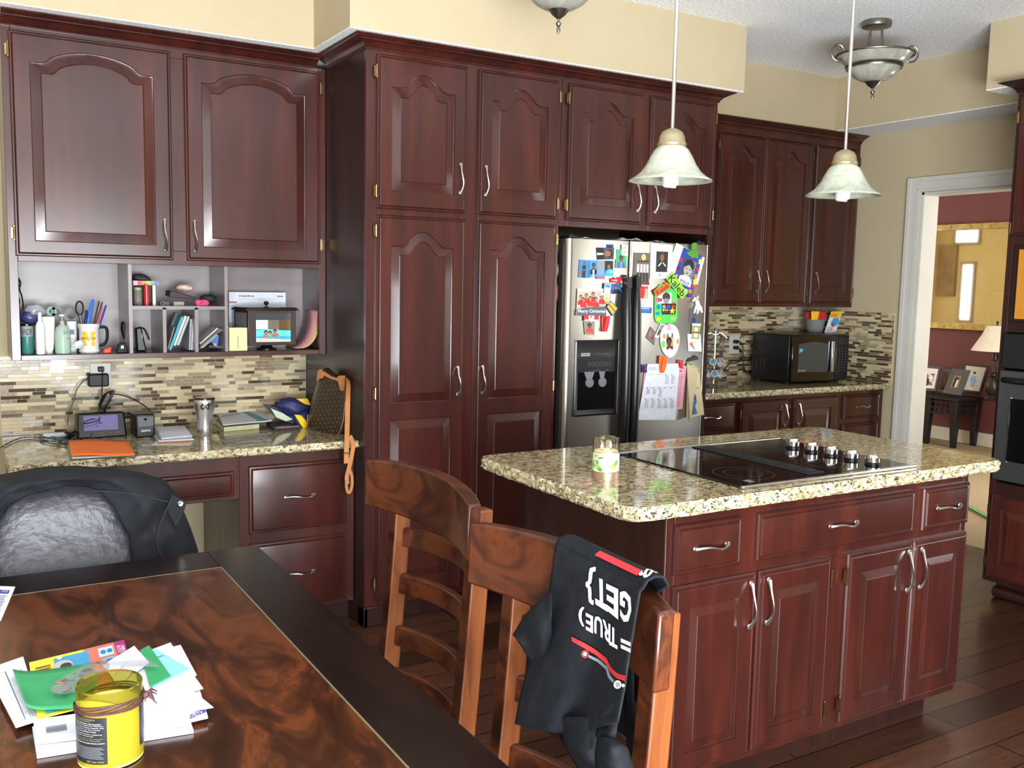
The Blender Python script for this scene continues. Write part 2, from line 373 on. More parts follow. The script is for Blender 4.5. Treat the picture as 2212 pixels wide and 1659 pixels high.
mosaic('wall_backsplash_corner', frame((0, .01, 0), (1, 0, 0), (0, 0, 1), (0, -1, 0)), 3.41, 5.09, .913, 1.379, 4)
mosaic('wall_backsplash_side', frame((5.104, 0, 0), (0, -1, 0), (0, 0, 1), (-1, 0, 0)), .0, .603, .913, 1.355, 5)

# ================================================================== cabinet parts
def handle_mb(T, vertical=True, L=.118):
    """bow pull with paddle ends, local: along v (or u), standing off along w"""
    b = MB(T); n = 15; pts = []; rs = []
    for i in range(n):
        t = i / (n - 1); s = (t - .5) * L; off = .006 + .022 * math.sin(PI * t) ** .75
        side = .0045 * math.sin(2 * PI * t)
        pts.append((side, s, off) if vertical else (s, side, off)); rs.append(.0034 + .0044 * abs(2 * t - 1) ** 5)
    b.tube(pts, rs, 8)
    for e in (0, -1):
        q = pts[e]; b.lathe_dir = None
        b.ball((q[0], q[1], .004), .0085, 6, 0, (1, 1.25, .55) if vertical else (1.25, 1, .55))
    return b
def hinge_mb(T, side):
    b = MB(T); b.tube([(0, -.024, .004), (0, .024, .004)], .0042, 8); b.ball((0, .026, .004), .0045, 5); b.ball((0, -.026, .004), .0045, 5)
    b.box(-.011 if side < 0 else 0, -.021, -.001, 0 if side < 0 else .011, .021, .0025); return b
def sub(T, u, v, w=0): return lambda q: T(Vector((q.x + u, q.y + v, q.z + w)))
def arch_h(t, kind, rise):
    s = abs(2 * t - 1)
    if kind == 'broad':
        return 0 if s > .80 else rise * (math.cos(s / .80 * PI / 2) ** .62 if s < .66 else (math.cos(.66 / .80 * PI / 2) ** .62) * ((.8 - s) / .14) ** 1.4)
    if kind == 'bell':
        return 0 if s > .74 else rise * (.5 + .5 * math.cos(PI * (s / .74) ** 1.15))
    return 0
def panel_loops(u0, u1, v0, v1, ins, w, kind, rise, nt=36):
    a0, a1, b0, b1 = u0 + ins, u1 - ins, v0 + ins, v1 - ins
    L = []
    for k in range(4): L.append((a0 + (a1 - a0) * k / 4, b0, w))
    for k in range(4): L.append((a1, b0 + (b1 - b0) * k / 4, w))
    for k in range(nt):
        t = k / nt; L.append((a1 - (a1 - a0) * t, b1 + arch_h(t, kind, rise * (1 - ins * .8)), w))
    for k in range(4): L.append((a0, b1 - (b1 - b0) * k / 4, w))
    return L
def door_mesh(T, u0, u1, v0, v1, panels, th=.02):
    """raised-panel door; panels: list of (u0,u1,v0,v1,kind,rise) openings"""
    b = MB(T); e = .004
    # slab: rim with an ogee edge and a bead line
    def rect(i, w): return [(u0 + i, v0 + i, w), (u1 - i, v0 + i, w), (u1 - i, v1 - i, w), (u0 + i, v1 - i, w)]
    b.loops([rect(0, 0), rect(0, th - .009), rect(.004, th - .004), rect(.008, th - .004), rect(.010, th - .006), rect(.013, th - .001), rect(.015, th)], True, False)
    b.face([b.p(q) for q in rect(0, 0)][::-1])
    # face divided around the openings (stacked vertically)
    ps = sorted(panels, key=lambda q: q[2]); lo = v0 + .015
    for i, (a0, a1, c0, c1, kind, rise) in enumerate(ps):
        hi = v1 - .015 if i == len(ps) - 1 else (c1 + rise * 0 + ps[i + 1][2]) / 2
        nt = 36; out = []
        U0, U1 = u0 + .015, u1 - .015
        for k in range(4): out.append((U0 + (U1 - U0) * k / 4, lo, th))
        for k in range(4): out.append((U1, lo + (hi - lo) * k / 4, th))
        for k in range(nt): out.append((U1 - (U1 - U0) * k / nt, hi, th))
        for k in range(4): out.append((U0, hi - (hi - lo) * k / 4, th))
        bw = min(.042, (a1 - a0) * .16)
        prof = [(0, th), (.0015, th - .007), (.0045, th - .008), (bw * .35, th - .006), (bw * .9, th - .0005), (bw * .93, th - .003), (bw, th - .0015)]
        L = [out] + [panel_loops(a0, a1, c0, c1, ins, w, kind, rise, nt) for ins, w in prof]
        b.loops(L, True, False)
        b.face([b.p(q) for q in L[-1]])
        lo = hi
    return b
def cab_door(par, T, u0, u1, v0, v1, panels, hside=0, hv=None, hl=.118, hinges=-1, hz=None, hu=None):
    d = door_mesh(T, u0, u1, v0, v1, panels).build('door', M_CH, par, smooth=28)
    if hside:
        uu = hu if hu is not None else (u0 + .034 if hside < 0 else u1 - .034)
        handle_mb(sub(T, uu, hv, .020), True, hl).build('handle', M_STEEL, d)
    if hinges:
        for z in (hz or (v0 + .07, v1 - .07)):
            uu = u0 - .003 if hinges < 0 else u1 + .003
            hinge_mb(sub(T, uu, z, .012), -hinges * -1).build('hinge', M_BRASS, d)
    return d
def drawer(par, T, u0, u1, v0, v1, hnd=True, raised=True, th=.02):
    b = MB(T)
    def rect(i, w): return [(u0 + i, v0 + i, w), (u1 - i, v0 + i, w), (u1 - i, v1 - i, w), (u0 + i, v1 - i, w)]
    L = [rect(0, 0), rect(0, th - .010), rect(.004, th - .005), rect(.010, th - .004), rect(.013, th - .007), rect(.017, th - .001), rect(.020, th)]
    b.loops(L, True, True)
    d = b.build('drawer', M_CH, par, smooth=28)
    if hnd: handle_mb(sub(T, (u0 + u1) / 2, (v0 + v1) / 2, .020), False).build('handle', M_STEEL, d)
    return d
ZCR = 2.428
def crown(par, pts, z0, h=.047, out=.066, m=None):
    """crown moulding along a plan path (list of (x,y)) with outward normals to the right of travel"""
    k_ = out / .066; prof = [(q * k_, c) for q, c in [(0, 0), (.007, 0), (.009, .005), (.006, .008), (.012, .011), (.018, .020), (.032, .028), (.038, .030), (.038, .033), (.046, .035), (.056, .040), (.058, .042), (.066, .043), (.066, h), (0, h)]]
    b = MB(); P = [Vector((x, y, 0)) for x, y in pts]; L = []
    for i, q in enumerate(P):
        ds = []
        if i > 0: ds.append((q - P[i - 1]).normalized())
        if i < len(P) - 1: ds.append((P[i + 1] - q).normalized())
        ns = [Vector((d.y, -d.x, 0)) for d in ds]
        n = sum(ns, Vector()); n = n / (n.length ** 2) * len(ns) if len(ns) == 2 else ns[0]
        if len(ns) == 2: n = (ns[0] + ns[1]) / (1 + ns[0].dot(ns[1]))
        L.append([(q.x + n.x * a, q.y + n.y * a, z0 + c) for a, c in prof])
    b.loops(L, True, True)
    return b.build('crown_moulding', m or M_CH, par, smooth=30)

# ================================================================== desk wall cabinet
YU = -.28; T = FS(YU)
dc = thing('upper_cabinet', (.86, -.15, 1.151), 'cherry wall cabinet with two wide arched doors above open cubbyholes over the desk', 'cabinet')
b = MB(); b.box(.213, YU + .02, 1.151, .24, .008, 2.43); b.box(1.478, YU + .02, 1.151, 1.496, .008, 2.43)
b.box(.24, YU + .02, 2.41, 1.478, .008, 2.43); b.box(.24, YU + .02, 1.553, 1.478, .008, 1.568); b.box(.24, YU + .02, 1.151, 1.478, .008, 1.165)
zt, zb = at(300, 571, 'y', YU).z, at(300, 763, 'y', YU).z
xl_, xr_ = at(42, 660, 'y', YU).x, at(689, 670, 'y', YU).x
for (a, c, e, f) in ((.213, 1.151, xl_, 2.43), (xr_, 1.151, 1.496, 2.43), (xl_, 1.151, xr_, zb), (xl_, zt, xr_, 1.6), (xl_, 2.39, xr_, 2.43), (.80, 1.6, .91, 2.39)):
    b.box(a, YU, c, e, YU + .02, f)
b.build('body', M_CH, dc, bevel=.0015)
b = MB(); b.box(.24, -.004, 1.165, 1.478, .006, 1.553); b.build('back_panel', M_CHIN, dc, smooth=0)
ZSH = zb
d1x = at(282, 660, 'y', YU).x; d2x = at(489, 665, 'y', YU).x; zs = at(420, 665, 'y', YU).z
d3x = at(356, 715, 'y', YU).x; d4x = at(425, 715, 'y', YU).x
for (a, c, e) in ((d1x, ZSH, zt), (d2x, ZSH, zt), (d3x, ZSH, zs), (d4x, ZSH, zs)):
    MB().box(a - .007, YU + .001, c, a + .007, -.004, e).build('divider', M_CHIN, dc, smooth=0)
MB().box(d1x + .007, YU + .001, zs - .007, d2x - .007, -.004, zs + .007).build('shelf', M_CHIN, dc, smooth=0)
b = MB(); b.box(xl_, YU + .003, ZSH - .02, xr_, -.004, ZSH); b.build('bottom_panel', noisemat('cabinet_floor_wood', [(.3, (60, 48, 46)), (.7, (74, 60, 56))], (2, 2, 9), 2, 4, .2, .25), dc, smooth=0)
def dp(u0, u1, v0, v1, kind, rise, st=.068, top=.11, bot=.058): return [(u0 + st, u1 - st, v0 + bot, v1 - top - 0, kind, rise)]
cab_door(dc, T, .238, .826, 1.562, 2.412, dp(.238, .826, 1.562, 2.412, 'broad', .058), 1, 1.665, hinges=-1, hz=(1.65, 2.34))
cab_door(dc, T, .879, 1.466, 1.562, 2.412, dp(.879, 1.466, 1.562, 2.412, 'broad', .058), -1, 1.665, hinges=1, hz=(1.65, 2.34))
crown(dc, [(.213, YU), (1.452, YU)], ZCR, out=.085)

# ================================================================== pantry
YP = -.756; T = FS(YP)
pc = thing('pantry_cabinet', (2.0, -.4, 0), 'tall cherry pantry cabinet with four doors between the desk and the refrigerator', 'cabinet')
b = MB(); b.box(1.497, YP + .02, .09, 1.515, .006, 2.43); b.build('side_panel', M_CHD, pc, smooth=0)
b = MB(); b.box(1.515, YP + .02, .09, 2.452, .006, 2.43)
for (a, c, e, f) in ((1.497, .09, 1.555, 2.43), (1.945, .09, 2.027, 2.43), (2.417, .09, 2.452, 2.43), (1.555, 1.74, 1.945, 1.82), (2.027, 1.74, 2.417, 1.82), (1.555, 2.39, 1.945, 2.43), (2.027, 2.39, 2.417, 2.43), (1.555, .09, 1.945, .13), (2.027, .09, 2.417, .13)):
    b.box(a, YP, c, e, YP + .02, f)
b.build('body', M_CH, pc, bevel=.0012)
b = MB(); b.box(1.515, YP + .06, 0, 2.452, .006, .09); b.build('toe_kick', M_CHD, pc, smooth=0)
b = MB(); b.box(1.491, YP - .006, .0, 1.515, .0, .09); b.box(1.491, YP - .006, .0, 1.59, YP + .06, .09); b.build('base_moulding', M_CHD, pc, bevel=.006)
for (a, c, hs, hg) in ((1.541, 1.958, 1, -1), (2.015, 2.431, -1, 1)):
    cab_door(pc, T, a, c, 1.792, 2.412, [(a + .062, c - .062, 1.792 + .075, 2.412 - .125, 'bell', .062)], hs, 1.938, hinges=hg)
    cab_door(pc, T, a, c, .115, 1.766, [(a + .062, c - .062, .972, 1.766 - .125, 'bell', .062), (a + .062, c - .062, .19, .905, 'flat', 0)], hs, 1.06, hinges=hg, hz=(.19, 1.02, 1.70))
# ================================================================== cabinet over the refrigerator
fc = thing('upper_cabinet', (2.95, -.4, 1.77), 'cherry cabinet with two arched doors directly above the refrigerator', 'cabinet')
XR = 3.405
b = MB(); b.box(2.454, YP + .02, 1.762, XR - .02, .006, 2.43)
for (a, c, e, f) in ((2.454, 1.762, 2.50, 2.43), (2.915, 1.762, 2.98, 2.43), (3.36, 1.762, XR, 2.43), (2.50, 1.762, 2.915, 1.81), (2.98, 1.762, 3.36, 1.81), (2.50, 2.39, 2.915, 2.43), (2.98, 2.39, 3.36, 2.43)):
    b.box(a, YP, c, e, YP + .02, f)
b.build('body', M_CH, fc, bevel=.0012)
b = MB(); b.box(XR - .022, YP + .02, 0, XR, .006, 2.43); b.box(XR - .035, YP, 0, XR, YP + .02, 1.762); b.build('side_panel', M_CHD, fc, smooth=0)
for (a, c, hs, hg, hu) in ((2.488, 2.925, 1, -1, 2.893), (2.966, 3.382, -1, 1, 3.0)):
    cab_door(fc, T, a, c, 1.790, 2.412, [(a + .068, c - .068, 1.790 + .075, 2.412 - .125, 'bell', .062)], hs, 1.915, hinges=hg, hu=hu)
crown(pc, [(1.497, YU - .03), (1.497, YP), (2.453, YP)], ZCR)
crown(fc, [(2.453, YP), (XR, YP), (XR, -.335)], ZCR)

# ================================================================== right-hand wall cabinets
YV = -.266; T = FS(YV)
X0, X1, X2 = 3.407, 4.662, 5.1
wc = thing('upper_cabinet', (4.1, -.1, 1.385), 'dark cherry double-door wall cabinet right of the refrigerator, above the small worktop', 'cabinet')
b = MB(); b.box(X0, YV + .018, 1.381, X1, .006, 2.43); b.box(X0, YV, 1.381, X1, YV + .02, 1.42); b.box(X0, YV, 2.39, X1, YV + .02, 2.43)
for a, c in ((X0, 3.89), (4.23, 4.28), (4.63, X1)): b.box(a, YV, 1.42, c, YV + .02, 2.39)
b.build('body', M_CH, wc, bevel=.0012)
for (a, c, hs, hg) in ((3.873, 4.246, 1, -1), (4.252, 4.645, -1, 1)):
    cab_door(wc, T, a, c, 1.404, 2.385, [(a + .06, c - .06, 1.404 + .07, 2.385 - .12, 'bell', .06)], hs, 1.535, hinges=hg)
crown(wc, [(X0, YV), (X1, YV)], ZCR)
wc2 = thing('upper_cabinet', (4.98, -.1, 1.385), 'narrow dark cherry single-door wall cabinet in the corner above the microwave', 'cabinet')
b = MB(); b.box(X1 + .001, YV + .018, 1.381, X2, .006, 2.43); b.box(X1 + .001, YV, 1.381, X2, YV + .02, 1.42); b.box(X1 + .001, YV, 2.39, X2, YV + .02, 2.43)
for a, c in ((X1 + .001, 4.71), (5.06, X2)): b.box(a, YV, 1.42, c, YV + .02, 2.39)
b.build('body', M_CH, wc2, bevel=.0012)
cab_door(wc2, T, 4.687, 5.08, 1.404, 2.385, [(4.747, 5.02, 1.474, 2.265, 'bell', .06)], -1, 1.535, hinges=1)
crown(wc2, [(X1 + .001, YV), (X2, YV)], ZCR)

# ================================================================== worktops with a chiselled edge
def worktop(name, x0, y0, x1, y1, z0, z1, edges, label, rad=.0, hole=None):
    """edges: subset of 'S','W','N','E' that are rough"""
    pts = []
    def arc(cx, cy, a0, a1, r):
        for k in range(7): a = a0 + (a1 - a0) * k / 6; pts.append((cx + r * math.cos(a), cy + r * math.sin(a)))
    rr = rad or .004
    arc(x0 + rr, y0 + rr, PI, 1.5 * PI, rr); arc(x1 - rr, y0 + rr, 1.5 * PI, 2 * PI, rr); arc(x1 - rr, y1 - rr, 0, .5 * PI, rr); arc(x0 + rr, y1 - rr, .5 * PI, PI, rr)
    den = []
    for i in range(len(pts)):
        a = Vector(pts[i]); c = Vector(pts[(i + 1) % len(pts)]); n = max(1, int((c - a).length / .011))
        for k in range(n): den.append(a.lerp(c, k / n))
    def rough(q):
        return ('S' in edges and q.y < y0 + rr + .001) or ('N' in edges and q.y > y1 - rr - .001) or ('W' in edges and q.x < x0 + rr + .001) or ('E' in edges and q.x > x1 - rr - .001)
    cx, cy = (x0 + x1) / 2, (y0 + y1) / 2
    b = MB(); L = []
    for j, t in enumerate((0, .2, .4, .6, .8, 1)):
        l = []
        for i, q in enumerate(den):
            z = z0 + (z1 - z0) * t; n = Vector((0, 0))
            nx = -1 if q.x < x0 + rr + .0001 else (1 if q.x > x1 - rr - .0001 else 0); ny = -1 if q.y < y0 + rr + .0001 else (1 if q.y > y1 - rr - .0001 else 0)
            amt = 0
            if rough(q):
                amt = .006 * (noise.noise(Vector((q.x * 60, q.y * 60, z * 90))) - .2) + (-.003 if t in (0, 1) else .002)
                if t == 1: z -= .0012 * abs(noise.noise(Vector((q.x * 45, q.y * 45, 3))))
            l.append((q.x + nx * amt, q.y + ny * amt, z))
        L.append(l)
    ids = [[b.p(q) for q in l] for l in L]; n = len(den)
    for a, c in zip(ids, ids[1:]):
        for k in range(n): b.face((a[k], a[(k + 1) % n], c[(k + 1) % n], c[k]), 1)
    b.face(ids[0][::-1], 0); b.face(ids[-1], 0)
    o = b.build(name, [M_GR, M_GRE], smooth=25)
    return tag(o, label, 'worktop')
ZD = .811
worktop('granite_worktop', .170, -.69, 1.494, .004, ZD - .032, ZD, 'S', 'lower granite desk worktop under the cubbyhole cabinet, holding mail and a handbag')
ZR = .912
worktop('granite_worktop', 3.407, -.592, 5.094, .0, ZR - .035, ZR, 'S', 'granite worktop under the microwave in the far corner')
ZI = .914
worktop('granite_worktop', 1.515, -2.545, 3.170, -1.70, ZI - .040, ZI, 'SWNE', 'large granite worktop with rough edges on the kitchen island', .05)

# ================================================================== desk base cabinet
YD = -.64; T = FS(YD)
kb = thing('desk_cabinet', (1.27, -.35, 0), 'cherry two-drawer file cabinet under the right end of the granite desk', 'cabinet')
b = MB(); b.box(1.0, YD + .02, .09, 1.014, .006, ZD - .033); b.box(1.014, YD + .02, .09, 1.494, .006, ZD - .033)
b.box(1.0, YD, .09, 1.045, YD + .02, ZD - .033); b.box(1.045, YD, .715, 1.494, YD + .02, ZD - .033); b.box(1.045, YD, .39, 1.494, YD + .02, .46); b.box(1.045, YD, .09, 1.494, YD + .02, .13); b.box(1.456, YD - .0006, .13, 1.494, YD + .019, .72)
b.build('body', M_CH, kb, bevel=.0012)
MB().box(1.0, YD + .06, 0, 1.494, .0, .09).build('toe_kick', M_CHD, kb, smooth=0)
drawer(kb, T, 1.033, 1.456, .445, .728); drawer(kb, T, 1.033, 1.456, .11, .402)
kb2 = thing('desk_pencil_drawer', (.6, -.3, .59), 'shallow cherry pencil drawer unit spanning the knee space of the desk', 'drawer')
b = MB(); b.box(.2, YD + .02, .59, .999, .0, .60); b.box(.2, YD, .595, .999, YD + .02, ZD - .033); b.build('body', M_CH, kb2, bevel=.0012)
drawer(kb2, T, .28, .975, .612, .714, False)
kb3 = MB().box(.19, YD, 0, .2, .0, ZD - .033).build('desk_end_panel', M_CH, smooth=0)
tag(kb3, 'plain cherry end panel holding up the left end of the desk worktop', 'panel')

# ================================================================== right-hand base cabinets
YB = -.555; T = FS(YB); zt_ = ZR - .036
def base_unit(x0, x1, label):
    o = thing('base_cabinet', ((x0 + x1) / 2, -.2, 0), label, 'cabinet')
    b = MB(); b.box(x0, YB + .02, .1, x1, .006, zt_); b.box(x0, YB, .1, x1, YB + .02, zt_); b.build('body', M_CH, o, smooth=0)
    MB().box(x0, YB + .07, 0, x1, .0, .1).build('toe_kick', M_CHD, o, smooth=0); return o
u1 = base_unit(3.407, 3.825, 'dark cherry base cabinet with a single drawer beside the refrigerator')
drawer(u1, T, 3.44, 3.805, .70, .85); cab_door(u1, T, 3.44, 3.805, .12, .68, [(3.50, 3.745, .18, .62, 'flat', 0)], 0, hinges=0)
u2 = base_unit(3.827, 4.69, 'dark cherry double-door base cabinet under the middle of the corner worktop')
for a, c, hs, hg in ((3.85, 4.231, 1, -1), (4.278, 4.655, -1, 1)):
    cab_door(u2, T, a, c, .12, .85, [(a + .06, c - .06, .18, .785, 'flat', 0)], hs, .755, hinges=hg)
u3 = base_unit(4.692, 5.09, 'dark cherry drawer base cabinet against the doorway wall')
for a, c in ((.70, .85), (.42, .67), (.12, .39)): drawer(u3, T, 4.715, 5.047, a, c)
# ================================================================== kitchen island
YI = -2.507; T = FS(YI)
ki = thing('kitchen_island', (2.36, -2.1, 0), 'cherry kitchen island cabinet with three drawers and four doors under rough-edged granite', 'island')
IX0, IX1 = 1.668, 3.021
b = MB(); b.box(IX0, YI + .02, .09, IX1, -1.78, .873)
zi = .873
for (a, c, e, f) in ((IX0, .09, 1.70, zi), (1.93, .712, 2.015, .835), (2.71, .712, 2.775, .835), (2.995, .09, IX1, zi), (1.70, .835, 2.995, zi), (1.70, .655, 2.995, .712), (1.70, .09, 2.995, .125), (1.99, .125, 2.03, .655), (2.315, .125, 2.415, .655), (2.70, .125, 2.74, .655)):
    b.box(a, YI, c, e, YI + .02, f)
b.build('body', M_CH, ki, bevel=.0012)
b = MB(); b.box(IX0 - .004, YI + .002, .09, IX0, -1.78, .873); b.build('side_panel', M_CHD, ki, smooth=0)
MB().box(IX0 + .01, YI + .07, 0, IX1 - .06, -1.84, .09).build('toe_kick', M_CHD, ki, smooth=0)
drawer(ki, T, 1.69, 1.941, .701, .843); drawer(ki, T, 2.005, 2.719, .701, .843); drawer(ki, T, 2.764, 3.013, .701, .843)
for a, c, hs, hg, hu in ((1.69, 2.006, 1, 0, 1.976), (2.017, 2.327, -1, 1, 2.047), (2.404, 2.721, 1, -1, 2.69), (2.727, 3.013, -1, 0, 2.757)):
    cab_door(ki, T, a, c, .115, .669, [(a + .058, c - .058, .175, .605, 'flat', 0)], hs, .575, hl=.13, hinges=hg, hz=(.175, .60), hu=hu)

# ---- cooktop
CX0, CX1, CY0, CY1 = 1.965, 2.745, -2.497, -1.885
ck = thing('electric_cooktop', ((CX0 + CX1) / 2, (CY0 + CY1) / 2, ZI), 'black glass electric cooktop with steel knobs set in the island worktop', 'cooktop')
MB().box(CX0, CY0 + .006, ZI, CX1, CY1 - .006, ZI + .006).build('glass_top', M_BLKG, ck, bevel=.002)
for nm, ya, yb in (('front_trim', CY0, CY0 + .014), ('rear_trim', CY1 - .014, CY1)): MB().box(CX0 - .003, ya, ZI, CX1 + .003, yb, ZI + .009).build(nm, M_STEEL, ck, bevel=.002)
vx = 2.32
b = MB(); b.box(vx - .038, CY0 + .05, ZI + .006, vx + .038, CY1 - .03, ZI + .010)
for k in range(34): b.box(vx - .028, CY0 + .07 + k * .0142, ZI + .010, vx + .028, CY0 + .077 + k * .0142, ZI + .0122)
b.build('vent_grille', flat((30, 31, 33), .4), ck, bevel=.0015)
M_RING = flat((92, 92, 94), .3)
for cx, cy, r in ((2.115, -2.34, .095), (2.14, -2.04, .072), (2.50, -2.02, .088), (2.47, -2.33, .075)):
    b = MB()
    for rr in (r, r * .62): b.lathe((cx, cy, ZI + .0062), [(rr - .0008, 0), (rr + .0008, 0)], 48, cap=False)
    b.build('burner_ring', M_RING, ck, smooth=0)
for k in range(5):
    y = -2.072 - k * .0865; b = MB(); c = (2.625, y, ZI + .006)
    b.lathe(c, [(.021, 0), (.021, .006), (.0245, .008), (.0245, .024), (.022, .027)], 24)
    b.box(c[0] - .020, y - .004, c[2] + .027, c[0] + .020, y + .004, c[2] + .033)
    kn = b.build('knob', M_CHROME, ck, bevel=.001)
    MB().lathe(c, [(.0262, 0), (.0262, .005)], 24).build('skirt', M_BLK, kn)
MB().box(2.03, CY0 + .045, ZI + .006, 2.055, CY0 + .075, ZI + .0066).build('sticker', flat((120, 120, 120), .5), ck, smooth=0)

# ---- candle on the island
c = (1.697, -2.185, ZI)
cn = thing('jar_candle', c, 'lit two-wick jar candle with green leafy label on the island worktop', 'candle')
b = MB(); R_ = .041
b.lathe(c, [(R_ - .003, .004), (R_, .006), (R_, .122), (R_ - .0005, .1235), (R_ - .003, .122), (R_ - .0032, .012), (.0, .011)], 40, cap=False); b.build('glass_jar', M_GLASS, cn)
MB().lathe(c, [(0, .0115), (R_ - .0036, .0115), (R_ - .0036, .082), (0, .0825)], 36, cap=False).build('wax', flat((238, 240, 206), .35), cn)
b = MB(); b.lathe(c, [(R_ + .0012, .0), (R_ + .0012, .022), (R_ + .0003, .022)], 40, cap=False); b.build('copper_band', M_ORL if 0 else noisemat('rose_copper', [(.3, (184, 150, 124)), (.7, (206, 172, 146))], (1, 1, 1), 9, 2, 0, .35, metal=.7), cn)
def cyl_patch(b, c, r, a0, a1, z0, z1, m=0, n=14, nz=1):
    b.grid(lambda u, v: (c[0] + r * math.cos(a0 + (a1 - a0) * u), c[1] + r * math.sin(a0 + (a1 - a0) * u), c[2] + z0 + (z1 - z0) * v), n, nz, m)
av = math.atan2(CP.y - c[1], CP.x - c[0])
b = MB(); cyl_patch(b, c, R_ + .0004, av - 1.3, av + 1.3, .024, .080)
def leaf(b, c, r, a, z, w, h, rot, m):
    ids = []
    for k in range(14):
        t = 2 * PI * k / 14; u, v = w * math.cos(t) * (1 if math.cos(t) > 0 else .7), h * math.sin(t); x = u * math.cos(rot) - v * math.sin(rot); y = u * math.sin(rot) + v * math.cos(rot)
        ids.append(b.p(c[0] + r * math.cos(a + x / r), c[1] + r * math.sin(a + x / r), c[2] + z + y))
    b.face(ids, m)
for (a, z, w, h, rot, m) in ((-.75, .04, .013, .009, .3, 1), (-.95, .045, .016, .008, 1.1, 2), (-.5, .034, .012, .007, -.6, 2), (-.62, .052, .008, .004, 1.9, 2), (-.85, .07, .010, .005, .5, 1), (-.45, .066, .012, .003, .2, 3), (.5, .04, .014, .01, .2, 1), (.8, .05, .012, .006, 1, 2)):
    leaf(b, c, R_ + .0007, av + a, z, w, h, rot, m)
b.build('paper_label', [flat((222, 236, 196), .5), flat((156, 190, 84), .5), flat((96, 150, 60), .5), flat((90, 120, 60), .5)], cn)
M_FLAME = flat((255, 190, 90), .5, emis=(255, 190, 90), es=14.0)
for dx in (-.016, .016):
    b = MB(); b.tube([(c[0] + dx, c[1], c[2] + .081), (c[0] + dx + .001, c[1], c[2] + .09)], .0009, 6); wk = b.build('wick', M_BLK, cn)
    b = MB(); b.lathe((c[0] + dx, c[1], c[2] + .089), [(.0008, 0), (.0042, .005), (.0036, .010), (.0015, .016), (.0003, .020)], 12); b.build('flame', M_FLAME, wk)

# ================================================================== oven cabinet
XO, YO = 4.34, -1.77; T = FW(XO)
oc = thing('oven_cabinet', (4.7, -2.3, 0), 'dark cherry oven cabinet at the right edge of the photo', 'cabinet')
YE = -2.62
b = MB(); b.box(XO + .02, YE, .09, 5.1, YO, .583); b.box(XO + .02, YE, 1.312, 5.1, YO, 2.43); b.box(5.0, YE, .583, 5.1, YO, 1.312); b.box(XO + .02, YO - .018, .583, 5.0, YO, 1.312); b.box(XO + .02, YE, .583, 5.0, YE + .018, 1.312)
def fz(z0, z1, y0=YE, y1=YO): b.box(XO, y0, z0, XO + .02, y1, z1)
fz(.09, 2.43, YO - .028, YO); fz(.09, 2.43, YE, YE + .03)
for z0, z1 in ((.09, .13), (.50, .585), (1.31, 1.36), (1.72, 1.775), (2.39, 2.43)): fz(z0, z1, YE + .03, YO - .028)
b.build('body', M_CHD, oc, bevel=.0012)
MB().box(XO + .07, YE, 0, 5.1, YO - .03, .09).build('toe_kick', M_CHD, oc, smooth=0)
b = MB(); b.tube([(XO + .06, YO - .032, .03), (XO + .06, YE + .03, .03)], .028, 12); b.build('toe_roll', M_CHD, oc)
b = MB(); b.prism([(XO - .001, -1.835, 1.375), (XO - .001, -2.6, 1.375), (XO - .001, -2.6, 1.70), (XO - .001, -1.835, 1.70)], (-.006, 0, 0)); b.build('amber_panel', flat((196, 132, 40), .2), oc)  # one even amber slab on the cabinet front above the oven
U = lambda y: -y
ym = -2.195
for (ya, yb) in ((YO - .022, ym), (ym - .01, YE + .022)):
    for z0, z1, kd, hz in ((1.765, 2.405, 'bell', (1.80, 2.31)), (.115, .52, 'flat', (.19, .45))):
        top = .12 if kd == 'bell' else .06
        cab_door(oc, T, U(ya), U(yb), z0, z1, [(U(ya) + .06, U(yb) - .06, z0 + .06, z1 - top, kd, .05)], 0, hinges=-1 if ya > -2 else 1, hz=hz)
crown(oc, [(5.1, YO), (XO, YO), (XO, YE)][::-1] if 0 else [(XO, YE), (XO, YO), (5.09, YO)][::-1], ZCR, m=M_CHD)
# ---- wall oven
ov = thing('built_in_oven', (4.5, -2.2, .585), 'stainless wall oven with black control panel and black glass window', 'oven')
XV = XO - .002
b = MB(); b.box(XV - .02, YE + .03, 1.14, XV + .3, YO - .028, 1.305); b.build('control_panel', M_BLKM, ov, bevel=.004)
b = MB(); b.box(XV - .035, YE + .03, .60, XV, YO - .030, 1.13); dov = b.build('oven_door', flat((112, 114, 116), .34, metal=.85), ov, bevel=.006)
b = MB(); b.box(XV - .039, YE + .12, .70, XV - .035, YO - .10, 1.0); b.build('window', M_BLKG, dov, bevel=.002)
b = MB(); 
for k in (0, 1): b.box(XV - .042, YE + .115 if k else YO - .10, .695, XV - .036, YE + .12 if k else YO - .095, 1.005)
b.build('window_trim', M_CHROME, dov)
b = MB(); pts = [(XV - .04 - .035 * math.sin(PI * t / 12) ** .4, YO - .055 - (YO - YE - .13) * t / 12, 1.085) for t in range(13)]
b.tube(pts, .014, 10); b.build('handle', M_BLK, dov)

